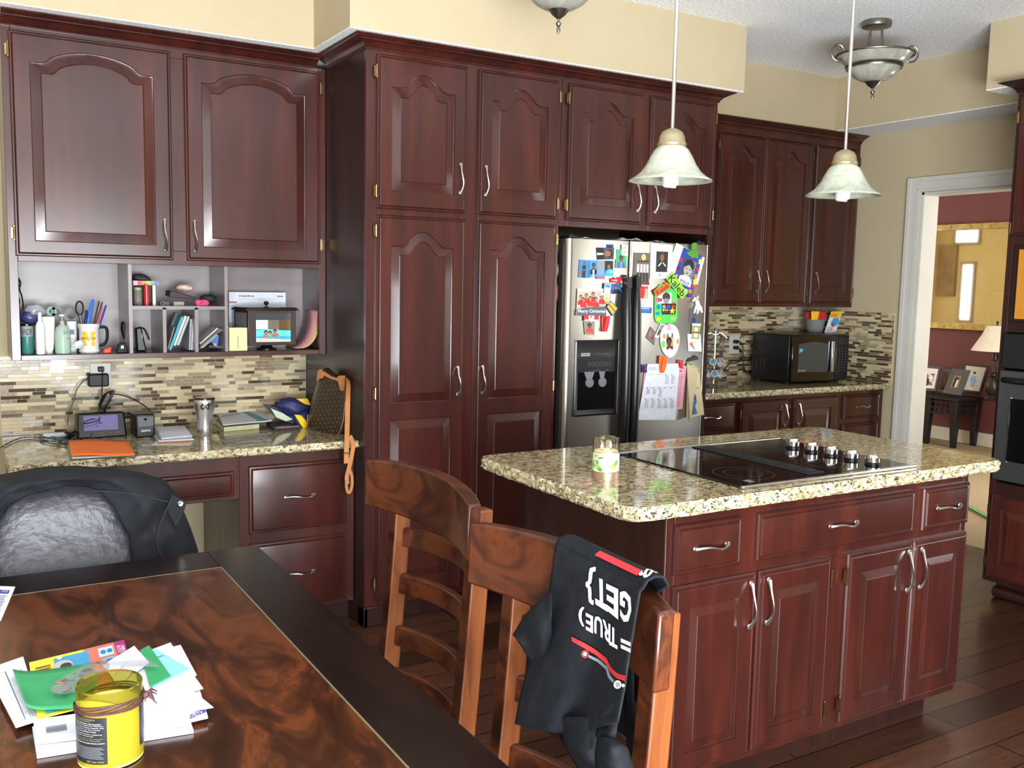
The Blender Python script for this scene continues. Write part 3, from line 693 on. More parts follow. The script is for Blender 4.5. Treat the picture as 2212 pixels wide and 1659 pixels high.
# ================================================================== refrigerator
YF = -.815
rf = thing('refrigerator', (2.9, -.4, 0), 'side-by-side stainless refrigerator with black handles and ice dispenser, covered in photos', 'refrigerator')
FX0, FX1, FSP = 2.468, 3.335, 2.826
MB().box(FX0 + .006, -.735, .03, FX1 + .01, -.02, 1.70).build('case', M_BLK, rf, bevel=.004)
def rounded_door(x0, x1, z0, z1, rl, rr, name):
    n = 8; pl = [(x0, -.742)]
    for k in range(n + 1): a = PI / 2 * k / n; pl.append((x0 + rl - rl * math.cos(a), YF + rl * .8 - rl * .8 * math.sin(a)))
    for k in range(n + 1): a = PI / 2 * (1 - k / n); pl.append((x1 - rr + rr * math.cos(a), YF + rr * .8 - rr * .8 * math.sin(a)))
    pl.append((x1, -.742))
    b = MB(); b.loops([[(x, y, z0) for x, y in pl], [(x, y, z1) for x, y in pl]], True, True)
    return b.build(name, M_FRIDGE, rf, smooth=40)
dl = rounded_door(FX0, FSP - .004, .09, 1.706, .028, .008, 'freezer_door')
dr2 = rounded_door(FSP + .004, FX1, .09, 1.706, .008, .02, 'refrigerator_door')
MB().box(FX0 + .01, YF + .05, 0, FX1 - .01, -.74, .085).build('grille', M_BLK, rf, smooth=0)
for x in (FX0 + .04, FX1 - .045):
    b = MB(); b.box(x - .02, YF + .02, 1.706, x + .03, -.70, 1.722); b.tube([(x, YF + .035, 1.706), (x, YF + .035, 1.728)], .010, 10); b.build('hinge_cover', M_BLKM, rf, bevel=.003)
for s_, x in ((-1, FSP - .028), (1, FSP + .028)):
    z1h, z0h = 1.545, .42; n = 26; L = []
    for k in range(n + 1):
        t = k / n; z = z1h + (z0h - z1h) * t; bul = math.sin(PI * min(max(t, .0), 1)) ** .35; wv = .026 * (.35 + .65 * min(1, t * 7, (1 - t) * 7)) 
        yc = YF - .004 - .045 * bul; xc = x + s_ * .006 * (1 - bul)
        th = .016
        L.append([(xc - wv, yc + th * .9, z), (xc - wv * .8, yc - th * .3, z), (xc - wv * .2, yc - th, z), (xc + wv * .2, yc - th, z), (xc + wv * .8, yc - th * .3, z), (xc + wv, yc + th * .9, z), (xc + wv * .5, yc + th, z), (xc - wv * .5, yc + th, z)])
    b = MB(); b.loops(L); b.box(x - .015, YF - .045, z1h - .06, x + .015, YF + .002, z1h - .01); b.box(x - .015, YF - .045, z0h + .01, x + .015, YF + .002, z0h + .06)
    b.build('handle', M_BLK, dl if s_ < 0 else dr2, smooth=60)
# dispenser
F_ = lambda px, py: at(px, py, 'y', YF)
a0, a1 = F_(1240, 735), F_(1343, 905); dx0, dx1, dz0, dz1 = a0.x, FSP - .052, F_(1240, 900).z, F_(1240, 735).z
ib = .022; zm = F_(1290, 802).z
def ring(x0, x1, z0, z1, y): return [(x0, y, z0), (x1, y, z0), (x1, y, z1), (x0, y, z1)]
b = MB(); b.loops([ring(dx0, dx1, dz0, dz1, YF + .004), ring(dx0, dx1, dz0, dz1, YF - .010), ring(dx0 + .008, dx1 - .008, dz0 + .008, dz1 - .008, YF - .014), ring(dx0 + ib, dx1 - ib, dz0 + ib * 1.4, zm, YF - .010), ring(dx0 + ib, dx1 - ib, dz0 + ib * 1.4, zm, YF + .004)], True, False)
b.box(dx0 + .012, YF - .012, zm - .003, dx1 - .012, YF - .004, dz1 - .012)
dp_ = b.build('dispenser', M_BLK, dl, bevel=.001, smooth=30)
b = MB(); b.box(dx0 + ib - .004, YF - .0105, dz0 + .03, dx1 - ib + .004, YF - .006, zm + .004); b.build('recess', M_BLKG, dp_, smooth=0)
b = MB(); gx = (dx0 + dx1) / 2
for x, w in ((gx - .045, .03), (gx + .03, .018)):
    b.hexa([(x - w * .5, YF - .016, zm - .035), (x + w * .5, YF - .016, zm - .035), (x + w * .5, YF - .010, zm - .035), (x - w * .5, YF - .010, zm - .035)], [(x - w, YF - .013, zm), (x + w, YF - .013, zm), (x + w, YF - .010, zm), (x - w, YF - .010, zm)])
    b.lathe((x + .004, YF - .010, zm - .052), [(.024, 0), (.022, .006)], 16, ax='y')
b.build('lever', flat((120, 122, 124), .4), dp_)
b = MB(); b.box(dx0 + .035, YF - .0128, dz1 - .075, dx0 + .085, YF - .012, dz1 - .061, 0)
fr = lambda x0, x1, z0, z1, y: (lambda u, v: (x0 + (x1 - x0) * u, y, z0 + (z1 - z0) * v))
put_text(b, 'KENMORE', fr(dx0 + .038, dx0 + .082, dz1 - .0725, dz1 - .0635, YF - .0131), 1, bold=.02)
put_text(b, 'Ultra Cool Filter', fr(gx - .01, gx + .07, dz1 - .068, dz1 - .062, YF - .0126), 2)
for k in range(6):
    x = gx - .045 + k * .0225; b.lathe((x, YF - .0122, dz1 - .115), [(.0095, 0), (.0095, .0008), (.0082, .0008), (.0082, .0)], 18, 2, False, ax='y')
for x, w in ((gx - .045, .008), (gx, .04), (gx + .06, .022)): b.box(x - w / 2, YF - .0126, dz1 - .146, x + w / 2, YF - .012, dz1 - .144, 2)
b.build('display_marking', [flat((190, 190, 188), .4), flat((20, 20, 20), .5), flat((110, 110, 110), .5)], dp_, smooth=0)

# ================================================================== lights
def pendant(x, y, zb, label):
    o = thing('pendant_light', (x, y, zb), label, 'lamp', 'glass bell pendants over the island')
    R = .134; prof = [(R, 0), (R - .002, .004), (.118, .012), (.098, .028), (.082, .05), (.068, .078), (.056, .098), (.040, .113), (.030, .118)]
    inn = [(r - .004, h - .003) for r, h in prof[::-1][:-1]]
    MB().lathe((x, y, zb), prof + inn + [(R, 0)], 48, cap=False).build('glass_shade', M_ALAB, o)
    MB().lathe((x, y, zb), [(.036, .106), (.047, .112), (.047, .119), (.043, .124), (.041, .140), (.032, .156), (.016, .165), (.006, .168)], 32).build('fitter_cap', M_CHAMP, o)
    MB().tube([(x, y, zb + .165), (x, y, ZC - .02)], .0065, 12).build('stem', M_STEEL, o)
    MB().lathe((x, y, ZC), [(.062, 0), (.062, -.012), (.03, -.026), (.008, -.03)], 28).build('canopy', M_PEWTER, o)
    b = MB(); n = 60; pts = [(x + .021 * math.cos(t * .63), y + .021 * math.sin(t * .63), zb - .014 + .05 * t / n) for t in range(n)]
    b.tube(pts, .0062, 8); b.lathe((x, y, zb + .03), [(.026, 0), (.028, .03), (.014, .05)], 16); b.ball((x, y, zb - .013), .016, 6, 0, (1.2, 1.2, .5))
    b.build('spiral_bulb', flat((250, 250, 248), .35), o)
pendant(2.022, -2.05, 1.832, 'glass bell pendant on a brushed stem over the candle end of the island')
pendant(2.842, -2.05, 1.838, 'glass bell pendant over the right end of the island, by the doorway')
def semiflush(x, y, label, rot=0):
    zt = ZC; o = thing('ceiling_light', (x, y, zt - .30), label, 'lamp', 'semi-flush bowl lights on the ceiling')
    S = .84
    P = lambda l: [(r * S, h * S) for r, h in l]
    c = (x, y, zt)
    MB().lathe(c, P([(.0, 0), (.082, 0), (.086, -.014), (.082, -.032), (.055, -.036), (.0, -.036)]), 36, cap=False).build('canopy', M_PEWTER, o)
    b = MB()
    for k in range(4):
        a = rot + PI / 2 * k + .4; pts = [(x + S * (.045 + .03 * t ** 2) * math.cos(a), y + S * (.045 + .03 * t ** 2) * math.sin(a), zt - S * (.036 + .155 * t)) for t in [i / 8 for i in range(9)]]
        b.tube(pts, .0055, 8)
    b.build('rod', M_PEWTER, o)
    # bowl: flared upper glass, metal waist ring, round lower glass
    MB().lathe(c, P([(.215, -.192), (.205, -.198), (.185, -.222), (.162, -.244), (.148, -.250), (.146, -.248), (.17, -.226), (.20, -.195), (.215, -.192)]), 48, cap=False).build('upper_glass', M_ALABG, o)
    MB().lathe(c, P([(.148, -.262), (.138, -.285), (.112, -.312), (.075, -.333), (.03, -.342), (.0, -.343)]), 48, cap=False).build('glass_bowl', M_ALABG, o)
    MB().lathe(c, P([(.146, -.244), (.160, -.246), (.162, -.254), (.154, -.257), (.158, -.262), (.155, -.270), (.143, -.268), (.146, -.244)]), 48, cap=False).build('waist_ring', M_PEWTER, o)
    b = MB(); n = 48; pts = [(x + .217 * S * math.cos(2 * PI * k / n), y + .217 * S * math.sin(2 * PI * k / n), zt - .193 * S) for k in range(n + 1)]
    b.tube(pts, .006, 8, cap=False); b.build('rim', M_PEWTER, o)
    for k in range(2):
        a = rot + PI * k; d = Vector((math.cos(a), math.sin(a), 0)); pts = []
        for i in range(20):
            t = i / 19; th = -PI * .75 + t * PI * 1.9; rr = .046 * (1 - .35 * t)
            q = Vector((x, y, zt - .176 * S)) + d * (S * (.212 + rr * math.cos(th))); q.z += S * rr * math.sin(th) * 1.15; pts.append(q)
        MB().tube(pts, .0052, 8).build('scroll', M_PEWTER, o)
    MB().lathe(c, P([(.045, -.334), (.040, -.340), (.046, -.343), (.030, -.362), (.012, -.376), (.006, -.381), (.006, -.392), (.013, -.398), (.010, -.408), (.004, -.412), (.008, -.420), (.009, -.43), (.003, -.446), (.0, -.447)]), 28, cap=False).build('finial', M_PEWTER, o)
semiflush(*at(1894, 46, 'z', ZC).xy, 'scrolled pewter ceiling light with frosted bowl, above the far right corner', -.54)
semiflush(*at(1206, 75, 'z', ZC - .447 * .84).xy, 'frosted bowl ceiling light cut off by the top of the photo', .6)

# ================================================================== dining table
TX0, TX1, TY0, TY1, TZ = -.55, .712, -4.3, -1.91, .76
dt = thing('dining_table', (.08, -3.1, 0), 'dining table with swirled brown wood centre and black border, in the foreground', 'table')
BW = .137
b = MB(); b.box(TX0 + BW, TY0 + BW, TZ - .035, TX1 - BW, TY1 - BW - .02, TZ); b.build('centre_panel', M_TBL, dt, bevel=.001)
b = MB(); e = .0015
for a in ((TX0, TY0, TX0 + BW - e, TY1), (TX1 - BW + e, TY0, TX1, TY1), (TX0 + BW - e, TY0, TX1 - BW + e, TY0 + BW - e), (TX0 + BW - e, TY1 - BW - .02 + e, TX1 - BW + e, TY1)): b.box(a[0], a[1], TZ - .04, a[2], a[3], TZ + .0004)
b.build('border', M_TBLD, dt, bevel=.002)
b = MB(); b.box(TX1 - BW - .001, TY0 + BW, TZ - .02, TX1 - BW + .0022, TY1 - BW - .018, TZ + .0009); b.box(TX0 + BW, TY1 - BW - .021, TZ - .02, TX1 - BW, TY1 - BW - .0185, TZ + .0006)
b.build('inlay_strip', flat((120, 112, 84), .35), dt, smooth=0)
b = MB(); b.box(TX0 + .06, TY0 + .06, TZ - .12, TX1 - .06, TY1 - .06, TZ - .04); b.build('apron', M_TBLD, dt, bevel=.003)
for x in (TX0 + .07, TX1 - .16):
    for y in (TY0 + .07, TY1 - .16):
        MB().hexa([(x + .01, y + .01, 0), (x + .08, y + .01, 0), (x + .08, y + .08, 0), (x + .01, y + .08, 0)], [(x, y, TZ - .12), (x + .09, y, TZ - .12), (x + .09, y + .09, TZ - .12), (x, y + .09, TZ - .12)]).build('leg', M_TBLD, dt, bevel=.004)

# ================================================================== ladder-back chairs facing the table
def ladder_chair(yc, W_, xt, lean, ztop, label, slz):
    o = thing('dining_chair', (xt - .25, yc, 0), label, 'chair', 'ladder-back dining chairs along the right side of the table')
    hy = W_ / 2 - .072
    def xz(z):                                           # post centreline: vertical leg, swept back above the seat
        t = max(0, (z - .44) / (ztop - .44)); return xt + .024 - lean * (1 - t) ** 1.3 + (.03 * (1 - min(1, z / .44)) if z < .44 else 0)
    for s_ in (1, -1):
        y = yc + s_ * hy; L = []; L2 = []
        for k in range(15):
            z = (ztop - .03) * k / 14; x = xz(z); d = .024 - .003 * (k / 14); w = .019
            L.append([(x - d, y - w, z), (x + d, y - w, z), (x + d, y + w, z), (x - d, y + w, z)])
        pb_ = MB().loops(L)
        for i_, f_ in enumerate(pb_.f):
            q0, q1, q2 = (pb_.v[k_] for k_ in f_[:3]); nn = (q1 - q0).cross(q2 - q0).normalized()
            if abs(nn.x) > .6: pb_.mi[i_] = 1  # front and back faces take the darker tone, sides the paler one
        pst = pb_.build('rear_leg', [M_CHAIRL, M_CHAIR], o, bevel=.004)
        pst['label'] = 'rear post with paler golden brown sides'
        f = MB(); f.loops([[(xt - .46, y - .02, 0), (xt - .42, y - .02, 0), (xt - .42, y + .02, 0), (xt - .46, y + .02, 0)], [(xt - .465, y - .023, .43), (xt - .415, y - .023, .43), (xt - .415, y + .023, .43), (xt - .465, y + .023, .43)]]).build('front_leg', M_CHAIR, o, bevel=.003)
    def slat(z0, z1, half, th, bow, name, dx=0, e=.0):
        n = 18; L = []
        for k in range(n + 1):
            t = -1 + 2 * k / n; y = yc - t * half; bx = bow * (1 - t * t); q = []
            for zz, sgn in ((z0, -1), (z1, -1), (z1, 1), (z0, 1)):
                ed = (e * (1 - t * t) if zz == z1 else -e * .3 * (1 - t * t)) if e else 0
                q.append((xz(zz) - .036 + bx + sgn * th / 2 + dx, y, zz + ed))
            L.append(q)
        return MB().loops(L).build(name, M_CHAIR, o, bevel=.005, smooth=50)
    slat(ztop - .115, ztop, W_ / 2, .030, .052, 'top_rail', -.018, .012)
    for z0, z1 in slz: slat(z0, z1, hy, .018, .055, 'slat', .036)
    b = MB(); b.box(xt - .47, yc - W_ / 2 + .03, .43, xt + .0, yc + W_ / 2 - .03, .46); b.build('seat', M_CHAIR, o, bevel=.006)
    b = MB(); b.box(xt - .44, yc - .19, .38, xt - .42, yc + .19, .43); b.box(xt - .44, yc - .2, .16, xt - .42, yc + .2, .19)
    for s_ in (1, -1): b.box(xt - .43, yc + s_ * hy - .01, .20, xt - .02, yc + s_ * hy + .01, .23); b.box(xt - .43, yc + s_ * hy - .01, .37, xt - .02, yc + s_ * hy + .01, .43)
    b.build('stretcher', M_CHAIR, o, bevel=.003); return o
SL = [(.845, .893), (.728, .778), (.597, .647), (.50, .54)]
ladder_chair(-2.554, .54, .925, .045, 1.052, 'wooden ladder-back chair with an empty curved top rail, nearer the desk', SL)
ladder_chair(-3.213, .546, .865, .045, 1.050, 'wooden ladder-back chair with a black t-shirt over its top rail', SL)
# ================================================================== t-shirt over the second chair
def SP(cx, cy): return (1090 + cx / 3.26, 1150 + cy / 3.26)      # measured positions on the shirt
Lp = [(365, 75), (345, 200), (312, 440), (250, 620), (190, 820), (150, 1000), (105, 1180), (75, 1350)]
Rp = [(985, 385), (955, 420), (930, 560), (905, 720), (880, 850), (862, 980), (850, 1080), (800, 1330)]
def lerp_poly(P, t):
    n = len(P) - 1; k = min(int(t * n), n - 1); f = t * n - k
    return (P[k][0] + (P[k + 1][0] - P[k][0]) * f, P[k][1] + (P[k + 1][1] - P[k][1]) * f)
def shirt_x(u, v):
    f = .012 * math.sin(u * 8 + 1.2 + v * 2) * min(1, v * 2.2) + .004 * math.sin(u * 17 + v * 5) * v * v
    return f - .035 * v - .008 * min(1, v * 2.2)
def shirt(u, v, off=0.0):
    a = lerp_poly(Lp, v); c = lerp_poly(Rp, v)
    px, py = SP(a[0] + (c[0] - a[0]) * u, a[1] + (c[1] - a[1]) * u + 70 * math.sin(PI * u) * v)
    X_ = .83
    for _ in range(4):
        y_ = at(px, py, 'x', X_).y; t_ = max(-1, min(1, (y_ + 3.213) / .273)); X_ = .810 + .052 * (1 - t_ * t_) * (1 - .45 * v) + shirt_x(u, v)
    return at(px, py, 'x', X_ - off)
def shirt_uv(cx, cy):
    v = .5; u = .5
    for _ in range(40):
        a = lerp_poly(Lp, v); c = lerp_poly(Rp, v)
        u = (cx - a[0]) / (c[0] - a[0]); yy = a[1] + (c[1] - a[1]) * u + 70 * math.sin(PI * max(0, min(1, u))) * v
        v = max(0, min(1, v + (cy - yy) / 1250.0))
    return u, v
b = MB(); b.grid(lambda u, v: shirt(u, v), 40, 44)
n0 = len(b.v); top = [shirt(i / 40, 0) for i in range(41)]
L = [top]                                                       # over the rail and down its far side
for dx, dz in ((.006, .008), (.020, .012), (.036, .009), (.045, -.006), (.047, -.06), (.052, -.16), (.058, -.28), (.062, -.38)):
    L.append([Vector((q.x + dx, q.y + (.01 * math.sin(i * .4) + .085 * (i / 40) ** 2) * (dz < -.05), q.z + dz + .0)) for i, q in enumerate(top)])
ids = [[b.p(q) for q in l] for l in L]
for a, c in zip(ids, ids[1:]):
    for k in range(40): b.face((a[k], a[k + 1], c[k + 1], c[k]))
tsh = b.build('t_shirt', M_CLOTH, None, solid=.0025, smooth=70)
tag(tsh, 'black t-shirt with white and red skateboard print draped over the nearer ladder-back chair', 'shirt')
# sleeve sticking out at the left, lower bunched sleeve with its cuff
def sleeve(pts_top, pts_bot, x0, name, bulge=.02):
    b = MB(); n = 14
    def f(u, v):
        a = lerp_poly(pts_top, u); c = lerp_poly(pts_bot, u); px, py = SP(a[0] + (c[0] - a[0]) * v, a[1] + (c[1] - a[1]) * v)
        return at(px, py, 'x', x0 - bulge * math.sin(PI * v) + .006 * math.sin(u * 9 + v * 3))
    b.grid(f, n, 10); return b.build(name, M_CLOTH, tsh, solid=.003, smooth=70)
sleeve([(330, 420), (250, 480), (140, 590), (60, 725)], [(330, 760), (260, 900), (200, 930), (110, 782)], .82, 'sleeve')
sleeve([(700, 1130), (690, 1220), (660, 1320), (645, 1440)], [(838, 1140), (822, 1220), (802, 1330), (775, 1455)], .785, 'sleeve', .012)
sleeve([(350, 1300), (420, 1500), (520, 1659), (620, 1780)], [(690, 1300), (660, 1450), (700, 1600), (760, 1780)], .805, 'lower_fold', .02)
sleeve([(660, 1440), (640, 1560), (650, 1680), (660, 1800)], [(760, 1450), (860, 1510), (905, 1659), (900, 1800)], .785, 'lower_fold', .035)
# print
def sq(c00, c10, c11, c01, off=.0042):
    """unit square -> shirt; corners given in measured shirt positions"""
    def f(u, v):
        x = (c00[0] * (1 - u) + c10[0] * u) * (1 - v) + (c01[0] * (1 - u) + c11[0] * u) * v
        y = (c00[1] * (1 - u) + c10[1] * u) * (1 - v) + (c01[1] * (1 - u) + c11[1] * u) * v
        s, t = shirt_uv(x, y); return shirt(s, t, off)
    return f
b = MB()
put_text(b, 'G', sq((905, 430), (812, 405), (812, 600), (880, 672)), 0, bold=.035)
put_text(b, 'E', sq((800, 400), (716, 360), (716, 545), (800, 615)), 0, bold=.035)
put_text(b, 'T', sq((725, 345), (632, 310), (640, 505), (725, 560)), 0, bold=.035)
put_text(b, '}', sq((642, 245), (572, 235), (570, 495), (625, 512)), 0, bold=.02)
for ch, x1, x0, y0r, y0l, y1r, y1l in (('=', 888, 818, 775, 745, 850, 815), ('T', 795, 735, 690, 650, 825, 790), ('R', 745, 690, 650, 610, 785, 745), ('U', 690, 632, 610, 575, 745, 705), ('E', 622, 572, 592, 565, 712, 684), (')', 562, 520, 530, 512, 665, 650)):
    put_text(b, ch, sq((x1, y0r), (x0, y0l), (x0, y1l), (x1, y1r)), 0, bold=.03)
def band(top, bot, m, off=.0042):
    n = 20; a = []; c = []
    for k in range(n + 1):
        p = lerp_poly(top, k / n); q = lerp_poly(bot, k / n)
        a.append(b.p(shirt(*shirt_uv(*p), off))); c.append(b.p(shirt(*shirt_uv(*q), off)))
    for k in range(n): b.face((a[k], a[k + 1], c[k + 1], c[k]), m)
RT = [(470, 735), (555, 775), (640, 825), (715, 885), (750, 955), (795, 995), (852, 1010)]; RB = [(473, 766), (555, 812), (640, 862), (712, 925), (745, 985), (790, 1028), (848, 1047)]
band(RT, RB, 1)
band([(592, 862), (660, 892), (722, 945), (745, 1010), (772, 1042)], [(590, 880), (655, 915), (712, 965), (728, 1022), (760, 1060)], 2)
def disc(cx, cy, r, m, off):
    ids = [b.p(shirt(*shirt_uv(cx + r * math.cos(2 * PI * k / 18), cy + r * 1.08 * math.sin(2 * PI * k / 18)), off)) for k in range(18)]; b.face(ids, m)
disc(566, 856, 27, 1, .0043); disc(566, 856, 20, 3, .0046); disc(566, 856, 14, 0, .0049); disc(795, 1072, 28, 0, .0043); disc(835, 1078, 12, 0, .0043)
for dx, dy in ((-10, -8), (8, -10), (12, 6), (-4, 12), (0, 0)): disc(795 + dx, 1072 + dy, 4, 3, .0048)
for k in range(26):
    p = lerp_poly(RT, (k + .5) / 26); q = lerp_poly(RB, (k + .5) / 26); disc((p[0] + q[0]) / 2, (p[1] + q[1]) / 2, 2.6, 3, .0047)
b.build('chest_print', [flat((240, 242, 242), .6), flat((226, 48, 52), .6), flat((120, 144, 150), .6), flat((20, 20, 26), .6)], tsh, smooth=0)
b = MB(); ids = []                                            # stripe and lettering lying on the ridge of the fold
def ridge(u, w, off=.003):
    i = u * 40; k = min(39, int(i)); q = top[k].lerp(top[k + 1], i - k); return Vector((q.x + .002 + .034 * w, q.y, q.z + .004 + .011 * math.sin(PI * (.12 + w * .8)) + off))
b.grid(lambda u, v: ridge(.42 + .48 * u, v * .3, .002), 12, 2, 0)
put_text(b, 'SS', lambda u, v: ridge(.90 + .10 * u, .02 + .7 * v, .003), 1, bold=.04)
b.build('ridge_print', [flat((226, 48, 52), .6), flat((240, 242, 242), .6)], tsh, smooth=0)

# ================================================================== office chair with a jacket
YC_ = -1.60
och = thing('office_chair', (.27, -1.5, 0), 'black leather swivel office chair between the table and the desk', 'chair')
def back_pt(t, k, y):                                           # rounded outline
    return None
b = MB(); L = []
prof = [(.0, -.03), (.12, -.03), (.25, -.03), (.4, -.029), (.55, -.028), (.7, -.026), (.84, -.018), (.94, -.004), (1.0, .012), (1.02, .035), (.98, .07), (.6, .09)]
cxb, czb, hw, hh = .265, .64, .245, .29
def outline(s, n=44):
    out = []
    for k in range(n):
        a = 2 * PI * k / n; ca, sa = math.cos(a), math.sin(a)
        out.append((hw * s * math.copysign(abs(ca) ** .62, ca), hh * s * math.copysign(abs(sa) ** .72, sa)))
    return out
yb0 = -1.635
for s, dy in prof:
    L.append([(cxb + x, yb0 + dy * 1.2 + (.30 * (z - .16) if z < .16 else .02 * (z - .16)) + .02, czb + z) for x, z in outline(max(s, .02))])
b.loops(L[:], True, True); b.build('backrest', M_LEATHER, och, smooth=70)
b = MB(); L = []
for s, dz in ((.02, .0), (.7, .0), (.97, .01), (1.0, .04), (.96, .075), (.7, .09), (.02, .095)):
    L.append([(cxb + x * 1.0, -1.36 + z * .82, .40 + dz) for x, z in outline(s)])
b.loops(L); b.build('seat', M_LEATHER, och, smooth=70)
MB().tube([(cxb, -1.36, .09), (cxb, -1.36, .40)], .03, 14).build('gas_column', M_BLK, och)
b = MB(); b.tube([(cxb, -1.36, .39), (cxb, -1.53, .385), (cxb, -1.555, .42), (cxb, -1.55, .55)], .016, 10); b.build('back_bracket', M_BLK, och)
for s_ in (-1, 1):
    x = cxb + s_ * .27; b = MB(); b.tube([(x - s_ * .08, -1.40, .41), (x, -1.40, .43), (x, -1.40, .60), (x, -1.30, .62), (x, -1.52, .63)], .016, 10); b.build('armrest', M_BLKM, och)
for k in range(5):
    a = 2 * PI * k / 5 + .3; d = Vector((math.cos(a), math.sin(a), 0)); c0 = Vector((cxb, -1.36, .10))
    lg = MB().tube([c0, c0 + d * .15 + Vector((0, 0, -.01)), c0 + d * .27 + Vector((0, 0, -.035))], [.025, .02, .015], 8).build('base_leg', M_BLK, och)
    MB().lathe((c0 + d * .27 + Vector((0, 0, -.072))), [(.0, -.02)] and [(.006, 0), (.026, .004), (.026, .02), (.006, .026)], 16).build('caster', M_BLK, lg)
# jacket
JI = [(-62, 1300), (-50, 1200), (-20, 1150), (0, 1122), (20, 1090), (61, 1069), (102, 1059), (142, 1047), (193, 1050), (220, 1067), (246, 1094), (260, 1126), (281, 1163), (286, 1215), (286, 1300)]
JO = [(-150, 1300), (-135, 1200), (-105, 1110), (-60, 1052), (0, 1029), (81, 1013), (163, 1009), (244, 1015), (305, 1023), (356, 1039), (384, 1073), (397, 1110), (411, 1143), (427, 1191), (440, 1300)]
b = MB(); nu, nv = 90, 16
def jk(u, v):
    a = lerp_poly(JI, u); c = lerp_poly(JO, u)
    if v <= 1:
        px, py = a[0] + (c[0] - a[0]) * v, a[1] + (c[1] - a[1]) * v
        fold = .010 * math.sin(u * 26 + v * 3) + .008 * math.sin(u * 47 + v * 9) + .012 * math.exp(-((v - .45) / .10) ** 2)
        y = -1.695 - .015 * math.sin(PI * v) + .14 * v ** 5 - fold * (.35 + .65 * math.sin(PI * v))
        return at(px, py, 'y', y)
    q = at(c[0], c[1], 'y', -1.555); w = v - 1
    cen = Vector((cxb, q.y, .60)); q2 = q + (cen - q) * (.35 * w * w); q2.y += .16 * w; return q2
b.grid(lambda u, v: jk(u, v * 1.8), nu, nv * 2)
jkt = b.build('jacket', M_JACK, None, solid=.006, smooth=80)
tag(jkt, 'dark charcoal jacket hung over the back of the leather office chair', 'jacket')
b = MB(); pts = [at(px, py, 'y', -1.725) for px, py in ((372, 1075), (360, 1100), (345, 1135), (338, 1165), (341, 1190), (352, 1204))]; b.tube(pts, .0022, 6)
pts2 = [at(px, py, 'y', -1.715) for px, py in ((200, 1060), (250, 1062), (310, 1072), (368, 1085))]; b.tube(pts2, .0018, 6); b.build('seam', flat((34, 37, 41), .7), jkt)
c = at(389, 1088, 'y', -1.70); MB().lathe((c.x, c.y, c.z), [(.0, .0), (.007, .0), (.0085, .004), (.006, .0065), (.0, .006)], 18, ax='y').build('snap_button', M_STEEL, jkt)
cl = [at(px, py, 'y', -1.69) for px, py in ((372, 1068), (404, 1085), (394, 1116), (380, 1140), (360, 1100))]
MB().prism(cl, (0, .006, 0)).build('collar_tip', M_JACK, jkt, bevel=.002)

# ================================================================== flat printed things
def card(name, label, cat, quad, layer, base, shapes=(), plane=('y', YF), group=None, th=.0012, rough=.35, parent=None, n0=None):
    """quad: corner positions TL,TR,BR,BL as seen; shapes use (u,v) with v downwards"""
    q = [at(px, py, *plane) if not isinstance(px, Vector) else px for px, py in quad] if not isinstance(quad[0], Vector) else quad
    n = (q[1] - q[0]).cross(q[3] - q[0]).normalized()
    if n.dot(CP - q[0]) < 0: n = -n
    if n0 is not None: n = Vector(n0)
    off = .0008 + layer * .0016; mats = [flat(base, rough)]; b = MB()
    def f(u, v, o=0): return q[0] * (1 - u) * (1 - v) + q[1] * u * (1 - v) + q[2] * u * v + q[3] * (1 - u) * v + n * (off + th + o)
    b.hexa([f(0, 0, -th), f(1, 0, -th), f(1, 1, -th), f(0, 1, -th)], [f(0, 0), f(1, 0), f(1, 1), f(0, 1)], 0)
    for k, s in enumerate(shapes):
        col = s[-1]; m = flat(col, rough)
        if m not in mats: mats.append(m)
        mi = mats.index(m); o = .00012 * (k + 1)
        if s[0] == 'r': P = [(s[1], s[2]), (s[3], s[2]), (s[3], s[4]), (s[1], s[4])]
        elif s[0] == 'e': P = [(s[1] + s[3] * math.cos(2 * PI * j / 20), s[2] + s[4] * math.sin(2 * PI * j / 20)) for j in range(20)]
        elif s[0] == 'p': P = s[1]
        elif s[0] == 't':
            put_text(b, s[1], lambda u, v, s=s, o=o: f(s[2] + (s[4] - s[2]) * u, s[5] + (s[3] - s[5]) * v, o), mi, bold=.012); continue
        elif s[0] == 'tf':
            put_text(b, s[1], lambda u, v, s=s, o=o: f(*s[2](u, v), o), mi, bold=.012); continue
        b.face([b.p(f(u, v, o)) for u, v in P], mi)
    ob = b.build(name, mats, parent, smooth=0)
    if parent is None: tag(ob, label, cat, group)
    return ob
def who(cu, cv, s, skin, hair, cloth, asp=1.0):
    """head and shoulders, centred on the face"""
    w = s * asp
    return [('p', [(cu - w * 2.1, cv + s * 4.2), (cu - w * 1.9, cv + s * 2.2), (cu - w * .7, cv + s * 1.25), (cu + w * .7, cv + s * 1.25), (cu + w * 1.9, cv + s * 2.2), (cu + w * 2.1, cv + s * 4.2)], cloth),
            ('e', cu, cv - s * .25, w * 1.08, s * 1.3, hair), ('r', cu - w * .35, cv + s * .6, cu + w * .35, cv + s * 1.5, skin), ('e', cu, cv + s * .1, w * .82, s * 1.08, skin),
            ('e', cu - w * .33, cv - s * .05, w * .11, s * .1, (30, 24, 22)), ('e', cu + w * .33, cv - s * .05, w * .11, s * .1, (30, 24, 22)), ('r', cu - w * .28, cv + s * .58, cu + w * .28, cv + s * .68, (150, 70, 66))]
def lines(u0, v0, u1, v1, n, col, w=.35, jag=.0, seed=1):
    R = random.Random(seed); h = (v1 - v0) / n; return [('r', u0, v0 + k * h, u1 - (u1 - u0) * R.random() * jag, v0 + k * h + h * w, col) for k in range(n)]
BRN, BRN2, HR = (150, 98, 72), (110, 70, 54), (34, 24, 22)
